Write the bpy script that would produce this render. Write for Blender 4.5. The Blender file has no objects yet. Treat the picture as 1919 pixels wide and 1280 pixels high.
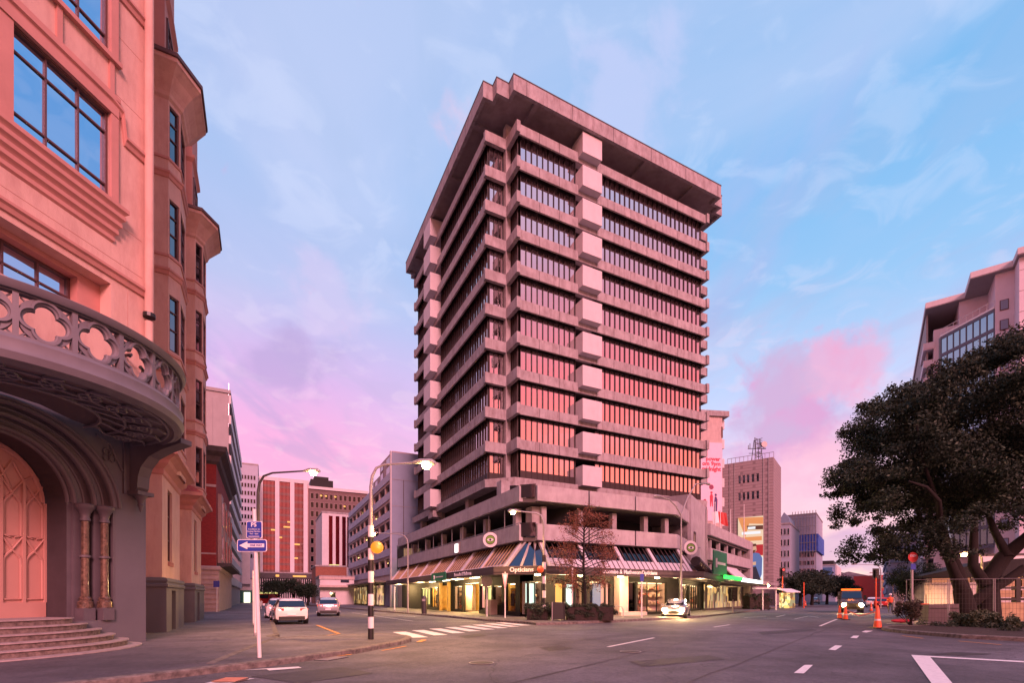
import bpy, math, random
import numpy as np
from math import pi, sin, cos, radians, sqrt, atan2
random.seed(7); rng = np.random.default_rng(7)
SC = bpy.context.scene
COL = SC.collection
# ---------------------------------------------------------------- helpers
def srgb(r, g, b):
    f = lambda c: (c/255/12.92) if c/255 <= 0.04045 else ((c/255+0.055)/1.055)**2.4
    return (f(r), f(g), f(b), 1.0)
U = (0.8924, 0.4512); V = (-0.4512, 0.8924)      # grid of the office tower and the side street
W = (0.594, 0.804);  N = (0.804, -0.594)         # direction of the main street and across it
def G(px, py, h=1.6):                             # ground point seen at a photo position
    y = 920*h/(py-1120.0); return ((px-960)/920.0*y, y)
def X(px, y): return (px-960)/920.0*y
def Z(py, y): return 1.6+(1120-py)/920.0*y
class Frame:
    def __init__(s, ox=0, oy=0, dx=1, dy=0):
        l = math.hypot(dx, dy); s.o = (ox, oy); s.d = (dx/l, dy/l)
    def w(s, x, y, z):
        return (s.o[0]+x*s.d[0]-y*s.d[1], s.o[1]+x*s.d[1]+y*s.d[0], z)
    def at_px(s, px, y=0):                        # local x of the plane local-y=y under an image column
        r = (px-960)/920.0
        ax, ay, _ = s.w(0, y, 0)
        return (r*ay-ax)/(s.d[0]-r*s.d[1])
    def ang(s): return atan2(s.d[1], s.d[0])
ID = Frame()
ORG = {}
def tag(o, label=None, cat=None, group=None, kind=None):
    if label: o['label'] = label
    if cat: o['category'] = cat
    if group: o['group'] = group
    if kind: o['kind'] = kind
    return o
def thing(name, label, cat, loc=(0,0,0), group=None, rot=0):
    o = bpy.data.objects.new(name, None); COL.objects.link(o)
    o.location = loc; o.rotation_euler = (0,0,rot); o.empty_display_size = .3
    ORG[o.name] = loc
    return tag(o, label, cat, group)
def inv(fr, base):  # frame whose coordinates are local
    return fr
class MB:
    def __init__(s, fr=ID): s.v = []; s.f = []; s.fr = fr
    def P(s, x, y, z): s.v.append(s.fr.w(x, y, z)); return len(s.v)-1
    def face(s, pts):
        s.f.append([s.P(*p) for p in pts]); return s
    def box(s, x0, x1, y0, y1, z0, z1):
        i = len(s.v)
        for z in (z0, z1):
            for (x, y) in ((x0,y0),(x1,y0),(x1,y1),(x0,y1)): s.P(x, y, z)
        for q in ((0,3,2,1),(4,5,6,7),(0,1,5,4),(1,2,6,5),(2,3,7,6),(3,0,4,7)): s.f.append([i+k for k in q])
        return s
    def prism(s, poly, z0, z1, cap=True):
        i = len(s.v); n = len(poly)
        for z in (z0, z1):
            for p in poly: s.P(p[0], p[1], z)
        for k in range(n): s.f.append([i+k, i+(k+1)%n, i+n+(k+1)%n, i+n+k])
        if cap: s.f.append([i+n+k for k in range(n)]); s.f.append([i+n-1-k for k in range(n)])
        return s
    def xprism(s, poly, x0, x1):                   # polygon (y,z) extruded along x
        i = len(s.v); n = len(poly)
        for x in (x0, x1):
            for p in poly: s.P(x, p[0], p[1])
        for k in range(n): s.f.append([i+k, i+n+k, i+n+(k+1)%n, i+(k+1)%n])
        s.f.append([i+k for k in range(n)]); s.f.append([i+n+n-1-k for k in range(n)])
        return s
    def yprism(s, poly, y0, y1):                   # polygon (x,z) extruded along y
        i = len(s.v); n = len(poly)
        for y in (y0, y1):
            for p in poly: s.P(p[0], y, p[1])
        for k in range(n): s.f.append([i+k, i+(k+1)%n, i+n+(k+1)%n, i+n+k])
        s.f.append([i+n-1-k for k in range(n)]); s.f.append([i+n+k for k in range(n)])
        return s
    def rings(s, rings, closed=True, caps=True):   # rings of local points
        i = len(s.v); n = len(rings[0])
        for r in rings:
            for p in r: s.P(*p)
        m = n if closed else n-1
        for a in range(len(rings)-1):
            for k in range(m):
                s.f.append([i+a*n+k, i+a*n+(k+1)%n, i+(a+1)*n+(k+1)%n, i+(a+1)*n+k])
        if caps and closed:
            s.f.append([i+n-1-k for k in range(n)]); s.f.append([i+(len(rings)-1)*n+k for k in range(n)])
        return s
    def tube(s, pts, r, n=8, caps=True):
        if not hasattr(r, '__len__'): r = [r]*len(pts)
        P = [np.array(p, float) for p in pts]; R = []
        up = np.array((0,0,1.)); prev = None
        for k, p in enumerate(P):
            d = (P[min(k+1,len(P)-1)]-P[max(k-1,0)]); d /= (np.linalg.norm(d)+1e-9)
            if prev is None:
                a = np.cross(d, up)
                if np.linalg.norm(a) < .1: a = np.cross(d, np.array((1.,0,0)))
            else: a = prev-d*np.dot(prev, d)
            a /= np.linalg.norm(a)+1e-9; prev = a; b = np.cross(d, a)
            R.append([tuple(p+r[k]*(cos(2*pi*j/n)*a+sin(2*pi*j/n)*b)) for j in range(n)])
        return s.rings(R, True, caps)
    def lathe(s, cx, cy, prof, n=16, a0=0, a1=2*pi, caps=False):
        full = abs(a1-a0-2*pi) < 1e-6; m = n if full else n+1
        R = [[(cx+r*cos(a0+(a1-a0)*k/n), cy+r*sin(a0+(a1-a0)*k/n), z) for k in range(m)] for (r, z) in prof]
        return s.rings(R, full, caps and full)
    def sweep(s, path, prof, closed=False):        # prof (out, z) swept along xy path; out is to the right of travel
        n = len(path); R = []
        for k in range(n):
            p = path[k]
            if closed or 0 < k < n-1:
                a = path[(k-1)%n]; b = path[(k+1)%n]
                d1 = (p[0]-a[0], p[1]-a[1]); d2 = (b[0]-p[0], b[1]-p[1])
            elif k == 0: d1 = d2 = (path[1][0]-p[0], path[1][1]-p[1])
            else: d1 = d2 = (p[0]-path[-2][0], p[1]-path[-2][1])
            l1 = math.hypot(*d1) or 1; l2 = math.hypot(*d2) or 1
            n1 = (d1[1]/l1, -d1[0]/l1); n2 = (d2[1]/l2, -d2[0]/l2)
            m = (n1[0]+n2[0], n1[1]+n2[1]); ml = m[0]*m[0]+m[1]*m[1]
            if ml < .05: m = n1; f = 1
            else: f = 2/ml
            R.append([(p[0]+m[0]*f*o, p[1]+m[1]*f*o, z) for (o, z) in prof])
        if closed: R.append(R[0])
        return s.rings(R, True, not closed)
    def wall(s, x0, x1, z0, z1, holes, y=0, reveal=.2):
        xs = sorted({x0, x1}|{h[0] for h in holes}|{h[1] for h in holes}); zs = sorted({z0, z1}|{h[2] for h in holes}|{h[3] for h in holes})
        xs = [a for a in xs if x0 <= a <= x1]; zs = [a for a in zs if z0 <= a <= z1]
        for a, b in zip(xs, xs[1:]):
            run = None
            for c, d in zip(zs, zs[1:]):
                mx, mz = (a+b)/2, (c+d)/2
                if any(h[0] < mx < h[1] and h[2] < mz < h[3] for h in holes):
                    if run: s.face([(a,y,run[0]),(b,y,run[0]),(b,y,run[1]),(a,y,run[1])]); run = None
                else: run = (run[0], d) if run else (c, d)
            if run: s.face([(a,y,run[0]),(b,y,run[0]),(b,y,run[1]),(a,y,run[1])])
        r = y+reveal
        for h in holes:
            a, b, c, d = h[:4]
            s.face([(a,y,c),(a,y,d),(a,r,d),(a,r,c)]); s.face([(b,y,c),(b,r,c),(b,r,d),(b,y,d)])
            s.face([(a,y,c),(a,r,c),(b,r,c),(b,y,c)]); s.face([(a,y,d),(b,y,d),(b,r,d),(a,r,d)])
        return s
    def mark(s):
        if not hasattr(s, 'mk'): s.mk = [(0, 0)]
        s.mk.append((len(s.v), len(s.f))); return s
    def build_each(s, name, mat, parent, smooth=False):
        s.mark(); out = []
        for (v0, f0), (v1, f1) in zip(s.mk, s.mk[1:]):
            if v1 == v0: continue
            q = MB(s.fr); q.v = s.v[v0:v1]; q.f = [[i-v0 for i in f] for f in s.f[f0:f1]]; out.append(q.build(name, mat, parent, smooth))
        return out
    def build(s, name, mat, parent=None, smooth=False, org=None, normals=True, cast=True):
        root = parent
        while root is not None and root.parent is not None: root = root.parent
        if root is not None: o0 = ORG[root.name]
        else:
            a = np.array(s.v); o0 = org if org else (float((a[:,0].min()+a[:,0].max())/2), float((a[:,1].min()+a[:,1].max())/2), float(a[:,2].min()))
        me = bpy.data.meshes.new(name)
        me.from_pydata([(p[0]-o0[0], p[1]-o0[1], p[2]-o0[2]) for p in s.v], [], s.f)
        if mat: me.materials.append(mat)
        if normals:
            import bmesh
            bm = bmesh.new(); bm.from_mesh(me); bmesh.ops.remove_doubles(bm, verts=bm.verts, dist=1e-4) if smooth else None
            bmesh.ops.recalc_face_normals(bm, faces=bm.faces); bm.to_mesh(me); bm.free()
        if smooth:
            me.polygons.foreach_set('use_smooth', [True]*len(me.polygons))
            try: me.set_sharp_from_angle(angle=radians(40))
            except Exception: pass
        ob = bpy.data.objects.new(name, me); COL.objects.link(ob)
        if parent is not None: ob.parent = parent
        else: ob.location = o0; ORG[ob.name] = o0
        return ob
def text_mesh(name, txt, size, fr, x, y, z, mat, parent, depth=.02, align='CENTER', bold=.0, sx=1.0, tilt=0):
    cu = bpy.data.curves.new('t', 'FONT'); cu.body = txt; cu.size = size; cu.extrude = depth; cu.align_x = align
    cu.offset = bold; cu.align_y = 'CENTER'; cu.resolution_u = 2
    t = bpy.data.objects.new('t', cu); COL.objects.link(t)
    dg = bpy.context.evaluated_depsgraph_get(); me = bpy.data.meshes.new_from_object(t.evaluated_get(dg))
    bpy.data.objects.remove(t); bpy.data.curves.remove(cu)
    m = MB(fr)
    for v in me.vertices: m.P(x+v.co.x*sx, y-v.co.z, z+v.co.y)
    for p in me.polygons: m.f.append(list(p.vertices))
    bpy.data.meshes.remove(me)
    return m.build(name, mat, parent, normals=False)
def dup(root, loc, rot=None, label=None, name=None):
    def cp(o, par):
        c = o.copy(); COL.objects.link(c)
        if par is not None: c.parent = par
        for ch in [k for k in o.children]: cp(ch, c)
        return c
    kids = list(root.children)
    r = root.copy(); COL.objects.link(r); r.location = loc
    if rot is not None: r.rotation_euler = (0,0,rot)
    if label: r['label'] = label
    for ch in kids: cp(ch, r)
    return r
# ---------------------------------------------------------------- materials
def nodes(name):
    m = bpy.data.materials.new(name); m.use_nodes = True; nt = m.node_tree
    b = nt.nodes['Principled BSDF']; return m, nt, b
def L(nt, a, b): nt.links.new(a, b)
def nd(nt, t, **k):
    n = nt.nodes.new(t)
    for a, v in k.items():
        if a.startswith('i_'): n.inputs[a[2:].replace('_', ' ')].default_value = v
        else: setattr(n, a, v)
    return n
def mat(name, c, rough=.7, metal=0, var=.15, scale=3, bump=0, bscale=60, streak=0, spec=.5, stretch=(1,1,1), grime=None, coat=0):
    m, nt, b = nodes(name)
    c = tuple(c[:3]); b.inputs['Roughness'].default_value = rough; b.inputs['Metallic'].default_value = metal
    b.inputs['Specular IOR Level'].default_value = spec
    if coat: b.inputs['Coat Weight'].default_value = coat
    tc = nd(nt, 'ShaderNodeTexCoord'); mp = nd(nt, 'ShaderNodeMapping'); mp.inputs['Scale'].default_value = stretch
    geo = nd(nt, 'ShaderNodeNewGeometry'); L(nt, geo.outputs['Position'], mp.inputs['Vector'])
    no = nd(nt, 'ShaderNodeTexNoise'); no.inputs['Scale'].default_value = scale; no.inputs['Detail'].default_value = 6; no.inputs['Roughness'].default_value = .62
    L(nt, mp.outputs[0], no.inputs['Vector'])
    rp = nd(nt, 'ShaderNodeValToRGB'); e = rp.color_ramp.elements
    e[0].position = .3; e[1].position = .72
    e[0].color = tuple(x*(1-var) for x in c)+(1,); e[1].color = tuple(min(1, x*(1+var)) for x in c)+(1,)
    L(nt, no.outputs['Fac'], rp.inputs[0]); out = rp.outputs[0]
    if streak:
        m2 = nd(nt, 'ShaderNodeMapping'); m2.inputs['Scale'].default_value = (1.5, 1.5, .42); L(nt, geo.outputs['Position'], m2.inputs['Vector'])
        n2 = nd(nt, 'ShaderNodeTexNoise'); n2.inputs['Scale'].default_value = 1.6; n2.inputs['Detail'].default_value = 8; n2.inputs['Roughness'].default_value = .7
        L(nt, m2.outputs[0], n2.inputs['Vector'])
        r2 = nd(nt, 'ShaderNodeValToRGB'); r2.color_ramp.elements[0].position = .45; r2.color_ramp.elements[1].position = .7
        L(nt, n2.outputs['Fac'], r2.inputs[0])
        ml = nd(nt, 'ShaderNodeMath', operation='MULTIPLY'); ml.inputs[1].default_value = streak; L(nt, r2.outputs[0], ml.inputs[0])
        mx = nd(nt, 'ShaderNodeMix', data_type='RGBA'); L(nt, ml.outputs[0], mx.inputs[0]); L(nt, out, mx.inputs[6])
        g = grime or tuple(x*.4 for x in c); mx.inputs[7].default_value = (g[0], g[1], g[2], 1); out = mx.outputs[2]
    L(nt, out, b.inputs['Base Color'])
    if bump:
        n3 = nd(nt, 'ShaderNodeTexNoise'); n3.inputs['Scale'].default_value = bscale; n3.inputs['Detail'].default_value = 4
        L(nt, geo.outputs['Position'], n3.inputs['Vector'])
        bp = nd(nt, 'ShaderNodeBump'); bp.inputs['Strength'].default_value = bump; bp.inputs['Distance'].default_value = .02
        L(nt, n3.outputs['Fac'], bp.inputs['Height']); L(nt, bp.outputs[0], b.inputs['Normal'])
    return m
def emit(name, c, s, base=(.02,.02,.02)):
    m, nt, b = nodes(name); b.inputs['Base Color'].default_value = (*base, 1)
    b.inputs['Emission Color'].default_value = (*c[:3], 1); b.inputs['Emission Strength'].default_value = s
    b.inputs['Roughness'].default_value = .5
    return m
def glossy(name, c, rough=.03, metal=1.0, wav=0.0):
    m, nt, b = nodes(name); b.inputs['Base Color'].default_value = (*c[:3], 1)
    b.inputs['Metallic'].default_value = metal; b.inputs['Roughness'].default_value = rough
    if wav:
        geo = nd(nt, 'ShaderNodeNewGeometry'); n3 = nd(nt, 'ShaderNodeTexNoise'); n3.inputs['Scale'].default_value = .9; n3.inputs['Detail'].default_value = 1
        L(nt, geo.outputs['Position'], n3.inputs['Vector'])
        bp = nd(nt, 'ShaderNodeBump'); bp.inputs['Strength'].default_value = wav; bp.inputs['Distance'].default_value = .02
        L(nt, n3.outputs['Fac'], bp.inputs['Height']); L(nt, bp.outputs[0], b.inputs['Normal'])
    return m
def brickmat(name, c1, c2, mortar, sx=4.3, rowh=.075, width=.23, rough=.85):
    m, nt, b = nodes(name); b.inputs['Roughness'].default_value = rough
    geo = nd(nt, 'ShaderNodeNewGeometry'); sp = nd(nt, 'ShaderNodeSeparateXYZ'); L(nt, geo.outputs['Position'], sp.inputs[0])
    a = nd(nt, 'ShaderNodeMath', operation='ADD'); L(nt, sp.outputs[0], a.inputs[0]); L(nt, sp.outputs[1], a.inputs[1])
    cb = nd(nt, 'ShaderNodeCombineXYZ'); L(nt, a.outputs[0], cb.inputs[0]); L(nt, sp.outputs[2], cb.inputs[1])
    br = nd(nt, 'ShaderNodeTexBrick'); br.inputs['Scale'].default_value = 1; br.inputs['Brick Width'].default_value = width; br.inputs['Row Height'].default_value = rowh
    br.inputs['Mortar Size'].default_value = rowh*.1; br.inputs['Color1'].default_value = (*c1, 1); br.inputs['Color2'].default_value = (*c2, 1); br.inputs['Mortar'].default_value = (*mortar, 1)
    L(nt, cb.outputs[0], br.inputs['Vector']); L(nt, br.outputs['Color'], b.inputs['Base Color'])
    return m
K = {}
K['concrete'] = mat('weathered_concrete', (.345,.312,.322), .85, var=.2, scale=.9, bump=.3, bscale=14, streak=.7, grime=(.16,.105,.105))
K['concrete_light'] = mat('podium_concrete', (.385,.345,.365), .85, var=.15, scale=1.1, bump=.3, bscale=14, streak=.38, grime=(.20,.14,.145))
K['roofsoffit'] = mat('lit_tone_soffit', (.30,.25,.25), .9, var=.25, scale=.8)  # paler soffit tone; light on the roof underside is put into the colour
K['concrete_dark'] = mat('shade_dark_concrete', (.09,.075,.075), .9, var=.2, scale=1.5, streak=.3)  # concrete darkened for undersides, their shade put into the colour
K['panel'] = mat('smooth_white_panel', (.56,.51,.53), .7, var=.05, scale=1.0, streak=.12)
K['dimbronze'] = mat('dark_rib', (.06,.04,.04), .5)
K['bronze'] = mat('bronze_mullion', (.022,.011,.011), .5, var=.2, scale=8)
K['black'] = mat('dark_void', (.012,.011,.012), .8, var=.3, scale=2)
K['towerglass'] = glossy('tower_glass', (.90,.80,.82), .03, wav=.3)
K['slopeglass'] = glossy('slope_glass', (.05,.05,.06), .1)
K['slat'] = mat('glow_toned_slat', (.42,.27,.15), .5, var=.2)  # golden tone paints the lit interior behind the glazing into the ribs
K['darkglass'] = glossy('dark_glass', (.22,.22,.25), .04, wav=.2)
K['blueglass'] = glossy('blue_glass', (.50,.60,.78), .02, wav=.6)
K['pink'] = mat('salmon_render', (.60,.385,.325), .85, var=.11, scale=.5, bump=.3, bscale=30, streak=.5, grime=(.40,.20,.17))
K['pinktrim'] = mat('salmon_trim', (.50,.235,.20), .75, var=.08, scale=1.2, streak=.14, grime=(.26,.11,.09))
K['greypaint'] = mat('grey_painted_render', (.118,.112,.130), .7, var=.07, scale=1.2, bump=.1, bscale=25)
K['greytrim'] = mat('grey_painted_stone', (.105,.09,.105), .5, var=.12, scale=2)
K['balgrey'] = mat('balustrade_grey', (.155,.145,.165), .6, var=.1, scale=2)
K['reveal'] = mat('shade_dark_reveal', (.045,.038,.045), .6, var=.15)  # darker copy of the grey stone, recess shade put into the colour
K['doorp'] = mat('painted_door', (.50,.27,.225), .6, var=.04, scale=1)
K['marble'] = mat('veined_marble', (.11,.068,.05), .3, var=.9, scale=12, coat=.4)
K['steps'] = mat('worn_stone_step', (.36,.29,.29), .8, var=.25, scale=5, bump=.3, bscale=40)
K['riser'] = mat('stained_riser', (.17,.125,.11), .9, var=.6, scale=9)
K['framedark'] = mat('maroon_window_frame', (.10,.045,.045), .5, var=.1)
K['asphalt'] = mat('asphalt', (.115,.088,.095), .72, var=.2, scale=.6, bump=.5, bscale=120, streak=0)
def groundmat(name, c, crack, patch):
    m, nt, b = nodes(name); b.inputs['Roughness'].default_value = .75
    geo = nd(nt, 'ShaderNodeNewGeometry')
    def nz(sc, det, lo, hi, a, b_, rough=.6):
        n = nd(nt, 'ShaderNodeTexNoise'); n.inputs['Scale'].default_value = sc; n.inputs['Detail'].default_value = det; n.inputs['Roughness'].default_value = rough; L(nt, geo.outputs['Position'], n.inputs['Vector'])
        r = nd(nt, 'ShaderNodeMapRange'); r.inputs[1].default_value = lo; r.inputs[2].default_value = hi; r.inputs[3].default_value = a; r.inputs[4].default_value = b_; L(nt, n.outputs['Fac'], r.inputs[0]); return r.outputs[0]
    def mul(p, q):
        n = nd(nt, 'ShaderNodeMath', operation='MULTIPLY'); L(nt, p, n.inputs[0]); L(nt, q, n.inputs[1]); return n.outputs[0]
    f = mul(nz(.13, 5, .35, .65, .62, 1.3), nz(.9, 8, .3, .7, .68, 1.28)); f = mul(f, nz(9, 4, .3, .7, .7, 1.35, .8)); f = mul(f, nz(60, 2, .3, .7, .6, 1.45))
    if crack:
        v = nd(nt, 'ShaderNodeTexVoronoi', feature='DISTANCE_TO_EDGE'); v.inputs['Scale'].default_value = .23
        nn = nd(nt, 'ShaderNodeTexNoise'); nn.inputs['Scale'].default_value = 1.1; nn.inputs['Detail'].default_value = 5; L(nt, geo.outputs['Position'], nn.inputs['Vector'])
        ad = nd(nt, 'ShaderNodeMix', data_type='RGBA', blend_type='ADD'); ad.inputs[0].default_value = 1.6; L(nt, geo.outputs['Position'], ad.inputs[6]); L(nt, nn.outputs['Color'], ad.inputs[7]); L(nt, ad.outputs[2], v.inputs['Vector'])
        r = nd(nt, 'ShaderNodeMapRange'); r.inputs[1].default_value = .0015; r.inputs[2].default_value = .006; r.inputs[3].default_value = .62; r.inputs[4].default_value = 1; L(nt, v.outputs['Distance'], r.inputs[0]); f = mul(f, r.outputs[0])
    if patch:
        v = nd(nt, 'ShaderNodeTexVoronoi'); v.distance = 'CHEBYCHEV'; v.inputs['Scale'].default_value = .11; L(nt, geo.outputs['Position'], v.inputs['Vector'])
        s = nd(nt, 'ShaderNodeSeparateColor'); L(nt, v.outputs['Color'], s.inputs[0]); r = nd(nt, 'ShaderNodeMapRange'); r.inputs[1].default_value = 0; r.inputs[2].default_value = 1; r.inputs[3].default_value = .84; r.inputs[4].default_value = 1.14; L(nt, s.outputs[0], r.inputs[0]); f = mul(f, r.outputs[0])
    mx = nd(nt, 'ShaderNodeVectorMath', operation='SCALE'); mx.inputs[0].default_value = c; L(nt, f, mx.inputs['Scale']); L(nt, mx.outputs[0], b.inputs['Base Color'])
    n3 = nd(nt, 'ShaderNodeTexNoise'); n3.inputs['Scale'].default_value = 110; n3.inputs['Detail'].default_value = 3; L(nt, geo.outputs['Position'], n3.inputs['Vector'])
    bp = nd(nt, 'ShaderNodeBump'); bp.inputs['Strength'].default_value = .6; bp.inputs['Distance'].default_value = .02; L(nt, n3.outputs['Fac'], bp.inputs['Height']); L(nt, bp.outputs[0], b.inputs['Normal'])
    return m
K['asphalt'] = groundmat('asphalt_road', (.108,.098,.112), True, True)
K['foot'] = groundmat('asphalt_footpath', (.112,.098,.112), True, True)
K['kerb'] = mat('mossy_kerb', (.155,.130,.115), .9, var=.6, scale=6, bump=.6, bscale=40)
K['paint'] = mat('road_paint', (.72,.68,.67), .7, var=.15, scale=9)
K['ypaint'] = mat('yellow_road_paint', (.60,.27,.06), .7, var=.15, scale=9)
K['white'] = mat('white_metal', (.70,.66,.66), .45, var=.05)
K['blackp'] = mat('black_paint', (.012,.012,.012), .4, var=.1)
K['galv'] = mat('galvanised_pole', (.30,.28,.28), .5, .3, var=.15, scale=8)
K['darkpole'] = mat('dark_pole', (.035,.03,.03), .5, var=.1)
K['bark'] = mat('bark', (.011,.008,.007), .95, var=.4, scale=6, bump=1, bscale=20, stretch=(1,1,.3))
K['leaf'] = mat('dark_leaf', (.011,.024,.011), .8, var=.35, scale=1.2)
K['leafred'] = mat('rusty_leaf', (.20,.075,.04), .7, var=.5, scale=3)
K['hedge'] = mat('hedge_leaf', (.022,.034,.017), .7, var=.5, scale=4)
K['soil'] = mat('mulch', (.03,.02,.017), 1, var=.6, scale=8, bump=1, bscale=30)
K['tyre'] = mat('tyre_rubber', (.015,.015,.015), .85, var=.1)
K['rim'] = mat('alloy_rim', (.4,.4,.42), .3, .9, var=.05)
K['carwhite'] = mat('white_car_paint', (.70,.66,.67), .25, var=.02, coat=.8)
K['carsilver'] = mat('silver_car_paint', (.45,.43,.46), .25, .5, var=.02, coat=.8)
K['carglass'] = glossy('car_glass', (.10,.10,.12), .05)
K['orange'] = mat('safety_orange', (.75,.10,.03), .55, var=.08)
K['redbrick'] = brickmat('red_brick', (.33,.032,.030), (.25,.022,.022), (.22,.05,.045))
K['stone'] = mat('cream_stone', (.50,.38,.36), .8, var=.12, scale=1.5, streak=.25)
K['lilac'] = mat('pale_grey_wall', (.36,.37,.46), .8, var=.06, scale=1, streak=.12)
K['bluegrey'] = mat('blue_grey_wall', (.22,.27,.37), .8, var=.05, scale=.7, streak=.1)
K['greywall'] = mat('grey_render_wall', (.32,.29,.30), .8, var=.07, scale=.6, streak=.12)
K['brownpanel'] = brickmat('brown_tile_panel', (.34,.27,.28), (.31,.245,.255), (.22,.17,.18), rowh=.55, width=.9)
K['hotel'] = mat('pale_pink_cladding', (.64,.57,.63), .75, var=.05, scale=.6)
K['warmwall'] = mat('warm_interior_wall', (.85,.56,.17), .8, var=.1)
K['tan'] = mat('tan_hoarding', (.40,.29,.16), .8, var=.2, scale=3)
K['green'] = mat('green_sign', (.015,.22,.10), .5, var=.05)
K['bluesign'] = mat('blue_sign', (.01,.035,.30), .4, var=.05)
K['red'] = mat('red_sign', (.42,.02,.02), .4, var=.05)
K['signtext'] = mat('sign_lettering', (.75,.72,.74), .6, var=.03)
K['canopy'] = mat('grey_canopy', (.085,.065,.068), .5, var=.12)
K['lamp_y'] = emit('sodium_lamp', (1,.62,.22), 160)
K['deck_lamp'] = emit('deck_lamp', (1,.62,.22), 3)
K['lamp_w'] = emit('warm_lamp', (1,.72,.35), 22)
K['globe'] = emit('beacon_globe', (1,.24,.008), 1.25)
K['globe2'] = emit('beacon_globe_dim', (.75,.09,.02), .45, (.4,.05,.02))
K['tube'] = emit('fluorescent_tube', (1,.86,.55), 9)
K['litwhite'] = emit('lit_white', (1,.95,.9), 3)
K['shoplit'] = emit('shop_light', (1,.66,.2), 4.5)
K['shopdim'] = emit('shop_interior_glow', (1,.62,.22), .45, (.2,.12,.05))
K['cyan'] = emit('lit_pale_display', (.75,1,.86), 1.0)
K['poster'] = emit('lit_poster', (1,.36,.28), .75)
K['orangelit'] = emit('lit_orange_display', (1,.45,.09), 1.1)
K['yellit'] = emit('lit_yellow_display', (.95,.85,.28), .9)
K['greenlit'] = emit('green_neon', (.02,.85,.07), 3)
K['redlit'] = emit('red_signal', (1,.03,.03), 5)
K['amber'] = emit('amber_beacon', (1,.15,.01), 1.9)
K['head'] = emit('headlamp', (1,.62,.25), 200)
K['tail'] = emit('tail_light', (1,.08,.05), 1.5, (.4,.02,.02))
# ---------------------------------------------------------------- camera, sky, sun
cam = bpy.data.cameras.new('camera'); co = bpy.data.objects.new('camera', cam); COL.objects.link(co)
co.location = (0,0,1.6); co.rotation_euler = (pi/2,0,0)
cam.sensor_width = 36; cam.lens = 36*920/1919.0; cam.shift_y = (1120-640)/1919.0; cam.clip_end = 9000; cam.clip_start = .1
SC.camera = co
vs = SC.view_settings; vs.view_transform = 'Standard'; vs.look = 'None'; vs.gamma = 1; vs.exposure = .28
wd = bpy.data.worlds.new('World'); SC.world = wd; wd.use_nodes = True; nt = wd.node_tree; nt.nodes.clear()
out = nd(nt, 'ShaderNodeOutputWorld'); bg = nd(nt, 'ShaderNodeBackground'); L(nt, bg.outputs[0], out.inputs[0])
tc = nd(nt, 'ShaderNodeTexCoord'); sp = nd(nt, 'ShaderNodeSeparateXYZ'); L(nt, tc.outputs['Generated'], sp.inputs[0])
def ramp(pts, src):
    r = nd(nt, 'ShaderNodeValToRGB'); el = r.color_ramp.elements
    while len(el) > 1: el.remove(el[-1])
    el[0].position = pts[0][0]; el[0].color = pts[0][1]
    for p, c in pts[1:]:
        e = el.new(p); e.color = c
    L(nt, src, r.inputs[0]); return r.outputs[0]
def math_(op, a, b=None, c=None, clamp=False):
    n = nd(nt, 'ShaderNodeMath', operation=op); n.use_clamp = clamp
    for k, v in enumerate((a, b, c)):
        if v is None: continue
        if isinstance(v, (int, float)): n.inputs[k].default_value = v
        else: L(nt, v, n.inputs[k])
    return n.outputs[0]
def mixc(f, a, b, mode='MIX'):
    n = nd(nt, 'ShaderNodeMix', data_type='RGBA', blend_type=mode)
    for k, v in ((0, f), (6, a), (7, b)):
        if isinstance(v, (int, float)): n.inputs[k].default_value = v
        elif isinstance(v, tuple): n.inputs[k].default_value = v
        else: L(nt, v, n.inputs[k])
    return n.outputs[2]
zz = sp.outputs[2]; xx = sp.outputs[0]; yy = sp.outputs[1]
S = srgb
right = ramp([(0, S(255,214,196)), (.08, S(250,200,204)), (.2, S(232,188,216)), (.33, S(186,196,232)), (.46, S(142,184,226)), (.62, S(114,172,222)), (.8, S(112,164,214))], zz)
left = ramp([(0, S(252,160,184)), (.12, S(246,156,194)), (.26, S(236,158,204)), (.38, S(206,166,216)), (.5, S(172,180,220)), (.62, S(156,178,220)), (.8, S(146,168,214))], zz)
az = math_('MULTIPLY_ADD', xx, -1.6, .45, clamp=True)
base = mixc(az, right, left)
# clouds: two stretched noise layers on a flat layer projection
zc = math_('MAXIMUM', zz, .03); zc = math_('ADD', zc, .12)
cx = math_('DIVIDE', xx, zc); cy = math_('DIVIDE', yy, zc)
cb = nd(nt, 'ShaderNodeCombineXYZ'); L(nt, cx, cb.inputs[0]); L(nt, cy, cb.inputs[1])
def cloud(scale, lo, hi, off, dist=.6, sc=(1,1,1)):
    mp = nd(nt, 'ShaderNodeMapping'); mp.inputs['Location'].default_value = off; mp.inputs['Scale'].default_value = sc; L(nt, cb.outputs[0], mp.inputs['Vector'])
    n = nd(nt, 'ShaderNodeTexNoise'); n.inputs['Scale'].default_value = scale; n.inputs['Detail'].default_value = 7; n.inputs['Roughness'].default_value = .52; n.inputs['Distortion'].default_value = dist
    L(nt, mp.outputs[0], n.inputs['Vector'])
    m = nd(nt, 'ShaderNodeMapRange', interpolation_type='SMOOTHSTEP'); m.inputs[1].default_value = lo; m.inputs[2].default_value = hi
    L(nt, n.outputs['Fac'], m.inputs[0]); return m.outputs[0]
c1 = cloud(1.0, .42, .62, (3.1,1.7,0), .5); cc1 = ramp([(0, S(255,222,208)), (.1, S(248,200,204)), (.2, S(240,184,204)), (.4, S(208,186,216)), (.55, S(196,198,228)), (.8, S(192,200,230))], zz)
base = mixc(math_('MULTIPLY', c1, .48), base, cc1)
c2 = cloud(1.9, .5, .66, (9.2,4.4,0), .9, (1,.6,1)); cc2 = ramp([(0, S(226,160,186)), (.3, S(168,146,196)), (.6, S(160,176,222))], zz)
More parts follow.
